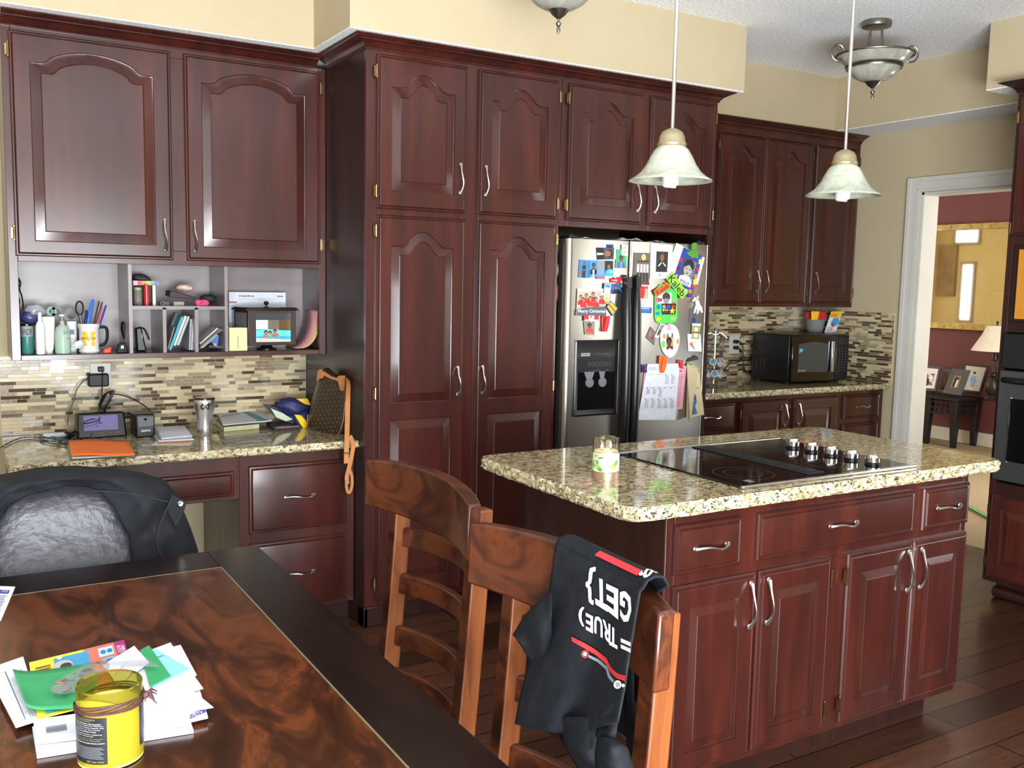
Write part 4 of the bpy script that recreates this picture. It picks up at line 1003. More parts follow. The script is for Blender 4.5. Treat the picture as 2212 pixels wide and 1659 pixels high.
A_ = lambda *p: [(1190 + x / 7.543, 500 + y / 7.543) for x, y in p]
B_ = lambda *p: [(1360 + x / 7.9, 510 + y / 7.9) for x, y in p]
C_ = lambda *p: [(1360 + x / 7.211, 690 + y / 7.211) for x, y in p]
GP = 'photos and cards stuck to the refrigerator doors'
card('note_card', 'cream card with small blue photo, top of freezer door, partly covered', 'card', A_((845, 165), (1060, 170), (1055, 450), (840, 440)), 0, (236, 230, 212), [('r', .22, .15, .8, .42, (40, 70, 140)), ('e', .5, .32, .2, .07, (30, 30, 40))])
card('photo', 'sideways dark portrait photo of a person in a suit on the freezer door', 'photo', A_((735, 262), (1025, 265), (1015, 455), (750, 460)), 1, (70, 72, 78), [('p', [(0, .0), (.35, .0), (.45, .5), (.4, 1), (0, 1)], (24, 24, 28)), ('p', [(0, .42), (.38, .46), (.38, .6), (0, .62)], (200, 205, 210)), ('e', .72, .5, .2, .34, HR), ('e', .62, .5, .2, .26, BRN)], group=None)
card('photo', 'blue studio photo of a person in basketball kit holding a ball, on the freezer door', 'photo', A_((460, 458), (625, 470), (605, 760), (440, 748)), 1, (64, 132, 190), who(.5, .2, .065, BRN, HR, (40, 50, 56), 1.5) + [('r', .33, .42, .66, 1, (40, 50, 56)), ('t', 'EAST', .4, .55, .62, .6, (200, 200, 200)), ('e', .17, .75, .14, .1, (176, 84, 50))])
card('photo', 'blue photo of a smiling person in a black jacket and tie, on the freezer door', 'photo', A_((625, 470), (742, 470), (735, 745), (615, 750)), 2, (72, 148, 214), who(.55, .32, .12, BRN2, HR, (22, 22, 26), 1.9) + [('p', [(.4, .55), (.68, .55), (.6, 1), (.45, 1)], (230, 232, 235))])
card('magnet', 'light blue house plan magnet between two portraits on the freezer door', 'magnet', A_((742, 470), (865, 475), (862, 775), (730, 770)), 3, (96, 150, 206), [('r', .05, .02, .95, .45, (150, 150, 146)), ('r', 0, .87, 1, 1, (176, 50, 92)), ('t', 'family', .12, .9, .88, .97, (230, 190, 205))] + lines(.1, .5, .9, .82, 5, (150, 186, 224), .3))
card('photo', 'photo of a long-haired person in a teal top, on the freezer door', 'photo', A_((865, 475), (1005, 480), (1000, 725), (862, 722)), 2, (26, 40, 48), who(.5, .4, .14, BRN, (60, 30, 26), (62, 178, 190), 1.5) + [('e', .72, .72, .26, .18, (96, 206, 222))])
card('photo', 'photo of a person in a blue shirt on a green background, on the freezer door', 'photo', A_((1068, 290), (1220, 290), (1222, 600), (1040, 595)), 1, (70, 170, 120), who(.5, .48, .12, BRN2, HR, (90, 100, 150), 1.5) + [('p', [(.4, .66), (.62, .66), (.6, 1), (.42, 1)], (120, 150, 214))])
card('note_card', 'small cream handwritten note over the green portrait on the freezer door', 'card', A_((1143, 215), (1245, 225), (1245, 400), (1135, 390)), 3, (236, 228, 200), lines(.2, .18, .85, .42, 2, (120, 110, 96), .3, .3) + [('e', .5, .68, .1, .08, (150, 140, 120)), ('r', .15, .55, .22, .75, (150, 140, 120))])
card('car_magnet', 'red truck-shaped magnet on the freezer door above the handle', 'magnet', A_((955, 765), (1195, 750), (1190, 835), (960, 835)), 2, (206, 44, 50), [('t', 'FIRE', .15, .35, .5, .65, (240, 220, 220)), ('e', .22, .0, .07, .2, (40, 40, 44)), ('e', .85, .0, .07, .2, (40, 40, 44)), ('r', .72, .6, .98, 1, (235, 235, 235))])
card('photo', 'portrait photo of a dark-haired person on blue, beside the freezer handle', 'photo', A_((975, 850), (1110, 850), (1145, 1000), (985, 1010)), 1, (40, 110, 180), who(.5, .35, .17, BRN, (20, 18, 20), (26, 26, 30), 1.2))
card('calendar_magnet', 'tall white and blue bookmark magnet with yellow oval on the freezer door', 'magnet', A_((850, 838), (975, 852), (940, 1190), (822, 1178)), 4, (52, 72, 112), [('r', .08, .03, .93, .86, (236, 240, 242)), ('r', .15, .07, .85, .2, (70, 140, 180)), ('t', 'Computer', .2, .28, .8, .33, (60, 60, 70)), ('t', 'help for', .2, .34, .8, .38, (60, 60, 70)), ('t', 'you', .4, .39, .6, .43, (60, 60, 70)), ('e', .5, .56, .3, .1, (206, 190, 178)), ('e', .5, .74, .34, .09, (214, 224, 40)), ('r', .08, .88, .93, .97, (220, 160, 150))])
ppl = []
for cu, cv, hat in ((.13, .33, 0), (.33, .27, 0), (.58, .22, 0), (.22, .42, 0), (.66, .40, 0), (.88, .30, 1), (.46, .38, 0)):
    ppl += who(cu, cv, .065, (190, 130, 100), (70, 34, 26), (206, 44, 44), .8)
card('greeting_card', 'red family photo Christmas card on the freezer door', 'card', A_((420, 930), (850, 930), (880, 1370), (400, 1368)), 3, (196, 186, 168), [('r', 0, .0, 1, .1, (222, 214, 200))] + ppl + [('p', [(0, .78), (.3, .7), (1, .66), (1, 1), (0, 1)], (96, 96, 104)), ('t', 'Merry Christmas', .03, .77, .97, .93, (246, 246, 246)), ('p', [(.78, .26), (.88, .12), (.98, .24)], (240, 240, 238))])
card('ticket_magnet', 'blue and gold double ticket magnet tilted beside the freezer handle', 'magnet', A_((960, 1125), (1085, 1250), (995, 1380), (890, 1225)), 3, (62, 84, 128), [('r', .07, .08, .93, .44, (226, 180, 52)), ('r', .07, .56, .93, .92, (226, 180, 52))])
card('dog_magnet', 'red magnet with a white dog face on the freezer door', 'magnet', A_((520, 1330), (765, 1325), (755, 1460), (520, 1455)), 5, (216, 48, 50), [('e', .5, .5, .2, .6, (236, 230, 228)), ('e', .47, .5, .05, .1, (30, 26, 26)), ('r', .05, .82, .95, 1, (236, 234, 232)), ('e', .42, .25, .04, .06, (40, 36, 36)), ('e', .6, .25, .04, .06, (40, 36, 36))])
card('photo', 'photo of a person in red hanging below the dog magnet on the freezer door', 'photo', A_((525, 1462), (705, 1465), (700, 1690), (545, 1680)), 2, (150, 142, 124), who(.5, .32, .13, BRN2, HR, (220, 70, 74), 1.5))
# right door
card('photo', 'tall photo of a group in white shirts on the refrigerator door', 'photo', B_((70, 280), (345, 290), (325, 832), (45, 820)), 1, (110, 100, 90), [('e', .6, .14, .14, .1, (232, 196, 110))] + [s for cu in (.28, .48, .66, .84) for s in (('r', cu - .07, .36, cu + .07, .62, (226, 220, 214)), ('r', cu - .06, .62, cu + .05, .92, (44, 44, 50)), ('e', cu, .3, .06, .045, BRN), ('e', cu, .27, .06, .03, HR))] + [('r', 0, .94, 1, 1, (130, 40, 44))])
card('photo', 'portrait of a long-haired person in a track jacket on a large pale card, refrigerator door', 'photo', B_((355, 130), (732, 150), (700, 725), (340, 722)), 1, (226, 236, 236), [('r', .26, .21, .8, .81, (40, 48, 46))] + who(.53, .38, .085, BRN, (92, 44, 36), (28, 36, 36), 1.2) + [('p', [(.35, .62), (.5, .52), (.52, .55), (.38, .66)], (220, 225, 225)), ('p', [(.72, .62), (.58, .52), (.56, .55), (.7, .66)], (220, 225, 225)), ('e', .44, .9, .06, .05, (140, 190, 200)), ('r', .52, .17, .56, .24, (220, 120, 120))])
card('paper_sheet', 'white sheet of paper hanging tilted behind the blue photo frame', 'paper', B_((790, 115), (1270, 370), (1150, 830), (625, 575)), 2, (240, 240, 242))
def star(cu, cv, r, col, asp=1): return ('p', [(cu + r * asp * (1 if k % 2 == 0 else .45) * math.sin(PI * k / 5), cv - r * (1 if k % 2 == 0 else .45) * math.cos(PI * k / 5)) for k in range(10)], col)
card('foam_photo_frame', 'blue foam frame with sports stickers around a black and white child portrait', 'frame', B_((905, 190), (1220, 345), (1035, 1050), (675, 885)), 4, (44, 72, 160),
     [('r', .2, .2, .82, .8, (120, 122, 124)), ('r', .2, .2, .5, .62, (70, 72, 76)), ('p', [(.2, .8), (.22, .64), (.4, .58), (.66, .58), (.82, .66), (.82, .8)], (214, 214, 216)), ('e', .5, .36, .25, .17, (40, 40, 42)), ('e', .5, .43, .2, .16, (176, 174, 172)), ('p', [(.26, .36), (.34, .22), (.6, .2), (.74, .34), (.68, .4), (.5, .32), (.32, .4)], (36, 36, 38)),
      ('e', .42, .42, .03, .015, (40, 38, 38)), ('e', .58, .42, .03, .015, (40, 38, 38)), ('e', .5, .52, .06, .018, (110, 90, 88)), ('t', 'POLO', .3, .7, .72, .78, (60, 60, 66)),
      ('e', .06, .3, .08, .05, (206, 36, 56)), ('e', .05, .5, .08, .05, (110, 20, 50)), ('e', .08, .68, .06, .035, (232, 150, 60)), ('e', .52, .1, .07, .04, (240, 150, 50)), star(.93, .14, .1, (244, 232, 60)), ('e', .93, .33, .08, .045, (214, 40, 60)), ('e', .92, .5, .09, .055, (236, 130, 40)), star(.94, .63, .12, (244, 228, 50)), ('e', .95, .75, .08, .045, (214, 40, 60)), ('e', .85, .88, .09, .05, (236, 130, 40)), ('e', .66, .92, .09, .05, (240, 240, 240)), ('e', .84, .97, .07, .03, (130, 40, 130)), ('e', .3, .93, .1, .05, (240, 200, 190))], th=.003)
def hanging_frame():
    q = B_((440, 830), (800, 900), (800, 1480), (415, 1480)); pts = [(500, 820), (640, 800), (740, 860), (795, 980), (800, 1400), (770, 1465), (720, 1480), (480, 1490), (435, 1460), (415, 1390), (415, 1040), (440, 900)]
    P = [at(*B_(p)[0], 'y', YF) for p in pts]; b = MB(); b.prism([p + Vector((0, -.0035, 0)) for p in P], (0, -.003, 0), 0)
    def blob(x0, y0, x1, y1, m, o, e=True):
        cx, cy, rx, ry = (x0 + x1) / 2, (y0 + y1) / 2, (x1 - x0) / 2, (y1 - y0) / 2
        pp = [(cx + rx * math.cos(2 * PI * k / 18), cy + ry * math.sin(2 * PI * k / 18)) for k in range(18)] if e else [(x0, y0), (x1, y0), (x1, y1), (x0, y1)]
        b.face([b.p(at(*B_(p)[0], 'y', YF) + Vector((0, -.0066 - o * .0001, 0))) for p in pp], m)
    blob(460, 960, 700, 1150, 5, 1, False); blob(545, 960, 680, 1110, 6, 2); blob(560, 1060, 660, 1150, 7, 3); blob(440, 1165, 515, 1250, 1, 1); blob(430, 1295, 495, 1345, 1, 1, False); blob(440, 1370, 520, 1455, 2, 1)
    blob(415, 1050, 545, 1130, 3, 1); blob(710, 1110, 765, 1180, 3, 1); blob(690, 1380, 760, 1430, 4, 1, False)
    o = b.build('foam_photo_frame', [flat(x, .5) for x in ((86, 214, 88), (30, 130, 210), (240, 226, 60), (220, 96, 160), (170, 200, 120), (236, 240, 240), (70, 62, 60), (150, 146, 144))], smooth=0)
    tag(o, 'green door-hanger foam frame with a small head photo on the refrigerator door', 'frame')
hanging_frame()
card('name_tag', 'lime green name tag with handwritten black letters, tilted on the refrigerator door', 'tag', B_((700, 615), (960, 970), (860, 1075), (590, 720)), 8, (150, 226, 60), [('t', 'Kaleb', .06, .12, .94, .9, (20, 30, 30))])
card('name_tag', 'orange name tag with handwritten letters, left of the lime green one', 'tag', B_((380, 930), (615, 780), (670, 875), (435, 1040)), 7, (238, 110, 48), [('t', 'Kaleb', .1, .15, .95, .88, (90, 40, 20))])
card('coupon_magnet', 'black coupon magnet with yellow burst on the green frame', 'magnet', B_((525, 1150), (768, 1150), (755, 1335), (530, 1335)), 6, (30, 24, 24), [('e', .15, .3, .13, .2, (170, 150, 120)), ('e', .47, .3, .13, .2, (60, 80, 150)), ('e', .8, .3, .13, .2, (190, 40, 46)), ('t', '$25', .02, .52, .45, .7, (240, 240, 240)), star(.75, .68, .36, (244, 200, 40), .7), ('r', .05, .78, .5, .84, (160, 40, 40))])
card('magnet', 'red magnet with a pale dog figure, just right of the handles', 'magnet', B_((165, 830), (302, 845), (300, 1065), (158, 1062)), 2, (206, 40, 48), [('p', [(.6, .3), (.75, .2), (.98, .3), (.98, 1), (.5, 1), (.6, .6)], (190, 176, 150)), ('r', .1, .03, .9, .1, (236, 200, 200))])
card('note_card', 'small white card under the red dog magnet', 'card', B_((150, 1065), (300, 1065), (296, 1140), (150, 1140)), 3, (238, 236, 238), [('e', .15, .45, .06, .2, (220, 90, 110)), ('r', .3, .35, .85, .5, (220, 180, 190))])
card('business_card', 'white and blue business card magnet right of the handles', 'card', B_((165, 1132), (365, 1138), (355, 1315), (165, 1310)), 4, (238, 240, 242), [('r', 0, .45, 1, 1, (36, 100, 170)), ('t', 'UNIT', .08, .15, .4, .35, (60, 110, 160)), ('r', .08, .52, .8, .6, (200, 216, 232))] + lines(.15, .66, .8, .9, 3, (90, 150, 210), .4))
card('photo', 'small photo of a person in blue hanging under the white dog magnet', 'photo', B_((1025, 1225), (1170, 1225), (1145, 1490), (1010, 1480)), 1, (96, 100, 110), who(.5, .5, .11, (120, 80, 60), HR, (40, 60, 120), 1.3))
b = MB(); dg = lambda x, y, o=.012: at(*B_((x, y))[0], 'y', YF) + Vector((0, -o, 0))
b.tube([dg(1045, 1115), dg(1090, 1070), dg(1130, 1060)], [.004, .009, .008], 10); b.tube([dg(1135, 1050), dg(1150, 1010)], [.005, .001], 8)
b.tube([dg(1120, 1090), dg(1135, 1160), dg(1145, 1210), dg(1150, 1240)], [.009, .012, .014, .012], 12); b.tube([dg(1110, 1200), dg(1080, 1300), dg(1070, 1315)], [.007, .005, .005], 8); b.tube([dg(1160, 1200), dg(1125, 1325)], [.008, .005], 8); b.tube([dg(1175, 1200), dg(1205, 1300)], [.009, .006], 8)
dgo = b.build('dog_magnet', flat((236, 234, 230), .5)); tag(dgo, 'white bull terrier shaped magnet on the refrigerator door near its right edge', 'magnet')
b = MB(); b.ball(dg(1030, 1122, .014), .0035, 6); b.build('nose', flat((20, 20, 20), .4), dgo)
b = MB(); b.lathe(dg(1100, 1065, .0205), [(.0055, 0), (.0055, .0006), (0, .0007)], 14, 0, True, 'y'); b.lathe(dg(1100, 1065, .0212), [(.0032, 0), (.0032, .0004), (0, .0005)], 14, 1, True, 'y'); b.build('eye_patch', [flat((200, 40, 40), .5), flat((236, 230, 228), .5)], dgo)
# polaroid, grey pouch, egg
card('photo', 'small grey photo of people tucked behind the egg-shaped card', 'photo', C_((320, 110), (400, 195), (380, 400), (250, 280)), 1, (120, 108, 108), [('e', .6, .6, .2, .2, (150, 60, 60)), ('e', .3, .5, .2, .2, (150, 130, 124))])
card('photo', 'white-bordered photo leaning behind the egg-shaped card', 'photo', C_((470, 62), (560, 85), (440, 290), (378, 275)), 2, (238, 238, 234), [('r', .15, .06, .95, .85, (150, 140, 136)), ('e', .5, .6, .2, .2, (60, 60, 80))])
pts = []
for k in range(40):
    a = 2 * PI * k / 40; rx = 150; ry = 262 if math.sin(a) > 0 else 262; pts.append((615 + rx * math.cos(a) * (1 - .10 * math.sin(a)), 330 + ry * math.sin(a)))
b = MB(); P = [at(*C_(p)[0], 'y', YF) + Vector((0, -.005, 0)) for p in pts]; b.prism(P, (0, -.002, 0), 0)
def eb(x0, y0, rx, ry, m, o, sq=False):
    pp = [(x0 + rx * math.cos(2 * PI * k / 20), y0 + ry * math.sin(2 * PI * k / 20)) for k in range(20)] if not sq else [(x0 - rx, y0 - ry), (x0 + rx, y0 - ry), (x0 + rx, y0 + ry), (x0 - rx, y0 + ry)]
    b.face([b.p(at(*C_(p)[0], 'y', YF) + Vector((0, -.0071 - .00012 * o, 0))) for p in pp], m)
eb(598, 120, 36, 58, 1, 1); eb(525, 262, 20, 42, 2, 1); eb(735, 342, 20, 44, 2, 1); eb(510, 385, 34, 55, 3, 1); eb(612, 365, 56, 105, 4, 1, True); eb(612, 440, 52, 36, 6, 2); eb(600, 335, 42, 62, 5, 3); eb(600, 365, 32, 50, 6, 4); eb(578, 250, 13, 36, 7, 5); eb(650, 245, 13, 36, 7, 5); eb(612, 460, 22, 12, 8, 6)
tag(b.build('egg_card', [flat(x, .5) for x in ((240, 244, 246), (240, 170, 190), (240, 150, 70), (120, 226, 90), (190, 172, 120), (34, 26, 24), (104, 60, 44), (90, 86, 92), (240, 240, 240))], smooth=0), 'white egg-shaped craft card with a small portrait in bunny ears', 'card')
card('stub_magnet', 'olive and white ticket stub magnet near the right edge of the refrigerator', 'magnet', C_((958, 60), (1095, 65), (1065, 305), (948, 300)), 4, (168, 166, 108), [('r', 0, 0, 1, .14, (240, 240, 232)), ('e', .5, .38, .22, .14, (230, 228, 210)), ('r', 0, .55, 1, .6, (60, 56, 40)), ('e', .5, .78, .3, .14, (226, 226, 196))])
card('note_paper', 'small curled white note under the ticket stub magnet', 'paper', C_((890, 225), (1095, 230), (1112, 500), (905, 492)), 2, (232, 236, 244), [('e', .25, .6, .12, .12, (206, 120, 50)), ('e', .38, .75, .08, .07, (120, 140, 60)), ('e', .46, .86, .08, .06, (170, 180, 190)), ('r', .2, .42, .7, .45, (170, 180, 200))])
def clip(name, label, c, w, h, lean, col, plane=('y', YF), off=.004):
    """chunky plastic magnetic clip hanging on the door"""
    b = MB(); P = lambda x, y, o: at(c[0] + x + lean * y / h, c[1] + y, *plane) + Vector((0, -off - o, 0))
    for sx, o in ((-.23, .0), (.2, .012)):
        L = []
        for k in range(9):
            t = k / 8; ww = w * (.25 + .03 * math.sin(PI * t)) * (1 if t < .6 else 1 - (t - .6) * .8); y = h * t; cx = w * sx * (1 - t * .9)
            L.append([P(cx - ww, y, o), P(cx + ww, y, o), P(cx + ww, y, o + .007), P(cx - ww, y, o + .007)])
        b.loops(L)
    o_ = b.build(name, flat(col, .3), bevel=.0015); b = MB(); q = P(0, h * .86, .012); b.tube([q + Vector((0, .01, 0)), q + Vector((0, -.010, 0))], .008, 12); b.build('spring_end', flat(col, .25), o_)
    return tag(o_, label, 'clip')
clip('magnet_clip', 'red plastic magnetic clip on the freezer door below the Christmas card', (1305.5, 682), 15, 34, -3, (206, 36, 34))
clip('magnet_clip', 'orange plastic magnetic clip holding the white calendar', (1428, 768), 15, 36, -4, (240, 110, 40), off=.010)
clip('magnet_clip', 'red magnetic clip peeking out above the pink sheet', (1466, 777), 8, 16, -1, (206, 30, 50), off=.004)
clip('magnet_clip', 'purple magnetic clip half hidden behind the refrigerator handle', (1388, 787), 9, 16, 0, (96, 40, 130), off=.004)
b = MB(); g = lambda x, y, o: at(*B_((x, y))[0], 'y', YF) + Vector((0, -o, 0))
b.prism([g(945, 290, .010), g(1075, 215, .010), g(1120, 240, .010), g(1150, 390, .010), g(1000, 345, .010)], (0, -.004, 0)); b.prism([g(1020, 235, .012), g(1030, 125, .012), g(1075, 112, .012), g(1100, 130, .012), g(1085, 235, .012)], (0, -.012, 0))
tag(b.build('magnet_clip', flat((84, 152, 44), .35), bevel=.001), 'green plastic magnetic clip at the top of the blue foam frame', 'clip')
cal = [('t', 'January', .06, .06, .3, .085, (40, 40, 46))] + lines(.06, .095, .7, .125, 2, (120, 122, 130), .2, .6) + [('r', .08, .185, .62, .188, (100, 100, 104)), ('r', .08, .413, .93, .416, (100, 100, 104)), ('r', .08, .615, .93, .618, (100, 100, 104))]
for r_, (v0, cols) in enumerate(((.19, (3, 4)), (.42, (0, 1, 2, 3, 4)), (.62, (0, 1, 2, 3, 4)))):
    for cc in cols:
        u = .09 + cc * .17; cal.append(('r', u - .01, v0, u + .015, v0 + .014, (40, 40, 44)))
        if not (r_ == 1 and cc > 2): cal += lines(u, v0 + .02, u + .12, v0 + (.17 if r_ != 1 or cc == 2 else .12), 10, (140, 144, 166), .35, .4, r_ * 7 + cc)
card('calendar_sheet', 'white printed monthly calendar page held by the orange clip', 'paper', C_((262, 690), (757, 684), (692, 1562), (105, 1565)), 5, (236, 240, 250), cal + [('r', .04, .985, .96, .987, (150, 150, 156))])
card('paper_sheet', 'pink notice sheet mostly hidden behind the calendar page', 'paper', C_((230, 728), (878, 720), (812, 1397), (160, 1395)), 2, (240, 176, 188), [('r', .86, .04, .93, .06, (70, 60, 66)), ('r', .84, .11, .9, .13, (70, 60, 66))] + [('r', .86, .2, .99, .205, (120, 80, 90)), ('r', .985, .2, .99, .86, (120, 80, 90))] + lines(.84, .25, .95, .97, 14, (180, 120, 132), .25, .3))
# brochure on the fridge: two leaves, one standing out from the door
f0, f1, f2, f3 = [at(*C_(p)[0], 'y', YF) for p in ((885, 665), (1058, 735), (1145, 1482), (868, 1532))]
q = [f0 + Vector((.0, -.004, 0)), f1 + Vector((0, -.004, 0)), f2 + Vector((0, -.004, 0)), f3 + Vector((0, -.004, 0))]
bro = card('brochure', 'folded cream brochure with a blue animal drawing, hanging on the refrigerator near its right edge', 'brochure', q, 2, (222, 206, 164), [('p', [(0, 0), (.95, 0), (1.0, .12), (.1, .06)], (140, 150, 60)), ('e', .6, .045, .2, .035, (232, 236, 220)), ('e', .6, .045, .1, .02, (30, 30, 30)), ('p', [(.25, .6), (.45, .52), (.6, .6), (.62, .72), (.5, .8), (.62, .95), (.1, .97), (.2, .8)], (70, 110, 160)), ('p', [(.3, .62), (.5, .58), (.56, .66), (.3, .72)], (40, 74, 120)), ('r', .45, .44, .9, .452, (150, 80, 50)), ('r', .4, .5, .52, .512, (150, 80, 50))])
lf = [at(*C_(p)[0], 'y', YF) for p in ((870, 690), (1040, 765), (878, 1530), (845, 1590))]
b = MB(); lf2 = [lf[0] + Vector((0, -.010, 0)), lf[1] + Vector((0, -.014, 0)), lf[2] + Vector((0, -.012, 0)), lf[3] + Vector((-.0, -.05, 0))]
b.prism(lf2, (0, -.0008, 0)); b.build('front_leaf', flat((206, 188, 152), .5), bro, smooth=0)
pts = [at(*C_((x, y))[0], 'y', YF) + Vector((0, -.004, 0)) for x, y in [(890 + 82 + 82 * math.cos(PI * k / 10), 640 - 70 * math.sin(PI * k / 10) + (-18 if k < 5 else 22)) for k in range(11)]]
tag(MB().prism(pts, (0, -.006, 0)).build('round_magnet', flat((60, 62, 58), .4)), 'dark round clip magnet above the brochure on the refrigerator', 'magnet')
# magnets on the black side of the refrigerator
def side_card(name, label, z, y, r, sh, cols):
    b = MB(); X = FX0 + .006
    P = [(y - r * math.cos(2 * PI * k / 24), z + r * (1.25 if sh == 'e' else 1) * math.sin(2 * PI * k / 24)) for k in range(24)] if sh != 's' else [(y - r, z - r), (y + r, z - r), (y + r, z + r), (y - r, z + r)]
    for j, (cc, s) in enumerate(zip(cols, (1, .68, .4))):
        b.prism([(X - .001 - j * .0012, y + (a - y) * s, z + (c - z) * s) for a, c in P], (-.0012, 0, 0), j)
    tag(b.build(name, [flat(c, .4) for c in cols], smooth=0), label, 'magnet')
side_card('magnet', 'green square magnet high on the black side of the refrigerator', 1.665, -.712, .022, 's', [(50, 110, 76), (24, 40, 30)])
side_card('magnet', 'olive round magnet with white ring on the side of the refrigerator', 1.560, -.712, .034, 'c', [(130, 136, 76), (226, 230, 220), (40, 60, 60)])
side_card('magnet', 'pink and orange oval magnet low on the side of the refrigerator', 1.455, -.712, .034, 'e', [(206, 96, 130), (220, 150, 90), (196, 150, 200)])
# papers on top of the refrigerator
for k, (x, w, dz, lab) in enumerate(((2.60, .06, .012, 'small white paper lying on top of the freezer side'), (2.85, .16, .022, 'rumpled grey papers lying on top of the refrigerator in the middle'), (3.02, .10, .012, 'folded paper on top of the refrigerator beside the rumpled ones'))):
    b = MB(); R = random.Random(k); hs = [[R.random() for _ in range(8)] for _ in range(8)]
    b.grid(lambda u, v: (x - w / 2 + w * u, -.79 + .12 * v, 1.7075 + dz * (.1 + .9 * hs[int(u * 7)][int(v * 7)] * math.sin(PI * u)) + (0 if v > .01 else 0)), 7, 7)
    tag(b.build('paper', flat((170, 168, 164), .6), solid=.001), lab, 'paper')
# ================================================================== papers on the dining table
TP = lambda pts, z: [at(x, y, 'z', z) for x, y in pts]
def sheet(name, label, cat, quad, dz, base, shapes=(), th=.0012, group=None):
    q = TP(quad, TZ + dz); return card(name, label, cat, q, 0, base, shapes, th=th, group=group, rough=.55, n0=(0, 0, 1))
WH = (236, 238, 246)
sheet('envelope', 'white envelope at the very bottom left of the paper pile', 'envelope', ((70, 1578), (405, 1548), (418, 1585), (80, 1640)), .000, WH, th=.006)
sheet('envelope', 'window envelope with printed lines, front left of the paper pile', 'envelope', ((72, 1562), (400, 1515), (413, 1568), (78, 1610)), .008, (228, 232, 242), [('r', .03, .35, .42, .8, (214, 220, 230))] + [('p', [(.07, .42 + .035 * k), (.2, .40 + .035 * k), (.2, .415 + .035 * k), (.07, .435 + .035 * k)], (70, 72, 84)) for k in range(9)], th=.005)
sheet('envelope', 'white envelope with a purple stripe at the right of the paper pile', 'envelope', ((270, 1500), (430, 1490), (449, 1553), (290, 1590)), .007, (240, 241, 248), [('p', [(.62, .93), (.98, .72), (1, .86), (.66, 1)], (84, 62, 160)), ('t', 'PRIORITY', .68, .8, .95, .93, (220, 220, 240))], th=.004)
sheet('letter_sheet', 'large white letter sheet on the right side of the paper pile', 'paper', ((282, 1468), (417, 1494), (461, 1530), (303, 1557)), .013, (242, 243, 250), lines(.1, .1, .5, .35, 3, (190, 190, 206), .15))
sheet('letter_sheet', 'white letter page with its corner at the far right of the paper pile', 'paper', ((232, 1440), (368, 1390), (439, 1489), (300, 1526)), .015, WH, [('r', .45, .65, .6, .68, (170, 172, 180))])
sheet('letter_sheet', 'white page behind the cyan sheet, rear right of the paper pile', 'paper', ((290, 1420), (390, 1395), (425, 1460), (320, 1500)), .0135, (240, 242, 248), [('r', .5, .3, .8, .31, (90, 92, 100))])
sheet('cyan_sheet', 'pale cyan sheet in the rear right of the paper pile', 'paper', ((300, 1410), (336, 1404), (409, 1446), (331, 1486)), .0175, (146, 218, 226), [('r', .35, .3, .9, .32, (50, 70, 80))])
sheet('green_card_strip', 'narrow green card lying on the cyan sheet', 'card', ((303, 1406), (322, 1396), (369, 1462), (324, 1485)), .0195, (56, 160, 100))
sheet('newspaper_page', 'folded white newspaper page at the left edge of the paper pile', 'paper', ((-30, 1450), (50, 1422), (92, 1556), (34, 1574)), .009, (226, 226, 238), [('r', .4, .15, .43, .95, (90, 90, 100))] + [('r', .62 + .07 * k, .2, .64 + .07 * k, .95, (120, 120, 132)) for k in range(4)], th=.003)
sheet('coupon_magazine', 'yellow and pink coupon flyer in the paper pile, partly under the green page', 'magazine', ((63, 1434), (268, 1385), (300, 1500), (81, 1556)), .013, (240, 220, 70),
      [('p', [(.55, 0), (1, 0), (1, 1), (.62, 1)], (232, 120, 100)), ('p', [(.88, 0), (1, 0), (1, .5), (.9, .5)], (176, 44, 120)), ('r', .24, .05, .6, .4, (70, 160, 200)), ('e', .32, .22, .1, .1, (190, 194, 190)), ('e', .35, .24, .06, .06, (60, 60, 60)), ('e', .3, .06, .025, .03, (240, 240, 230)), ('r', .7, .06, .86, .24, (190, 224, 236)), ('e', .75, .15, .03, .04, (60, 120, 190)), ('e', .82, .15, .03, .04, (60, 120, 190)), ('e', .8, .36, .11, .09, (120, 180, 220)), ('e', .8, .36, .05, .05, (40, 100, 180)), ('t', 'STEAM', .9, .1, .98, .25, (240, 220, 240)), ('r', .05, .15, .2, .17, (120, 90, 40)), ('r', .05, .2, .2, .22, (150, 80, 40)), ('r', .08, .86, .3, .97, (60, 170, 200)), ('r', .35, .88, .5, .93, (180, 120, 60))], th=.002)
b = MB(); q = TP(((28, 1457), (222, 1430), (186, 1533), (58, 1541)), TZ + .0175)
b.grid(lambda u, v: q[0] * (1 - u) * (1 - v) + q[1] * u * (1 - v) + q[2] * u * v + q[3] * (1 - u) * v + Vector((0, 0, .010 * math.exp(-u * 9) + .004 * math.exp(-((v - 1) * 8) ** 2))), 20, 8)
tag(b.build('green_page', noisemat('green_paper', [(.3, (50, 146, 92)), (.7, (66, 166, 106))], (1, 1, 1), 12, 3, 0, .6), solid=.0008), 'large green page with one curled corner on top of the paper pile', 'paper')
sheet('envelope', 'open white envelope lying across the middle of the paper pile, behind the coin bag', 'envelope', ((222, 1438), (290, 1397), (322, 1433), (255, 1482)), .0205, (240, 241, 250), [('p', [(.1, .6), (.8, .3), (.82, .34), (.12, .66)], (210, 212, 224))])
sheet('printed_flyer', 'printed flyer with purple header lying at the left edge of the table', 'paper', ((-80, 1264), (33, 1269), (2, 1342), (-115, 1336)), 0, (240, 240, 246), [('r', .5, .12, .93, .24, (74, 70, 150)), ('t', 'ONE', .78, .13, .9, .2, (200, 210, 240))] + lines(.5, .3, .93, .95, 12, (130, 134, 170), .4, .1))
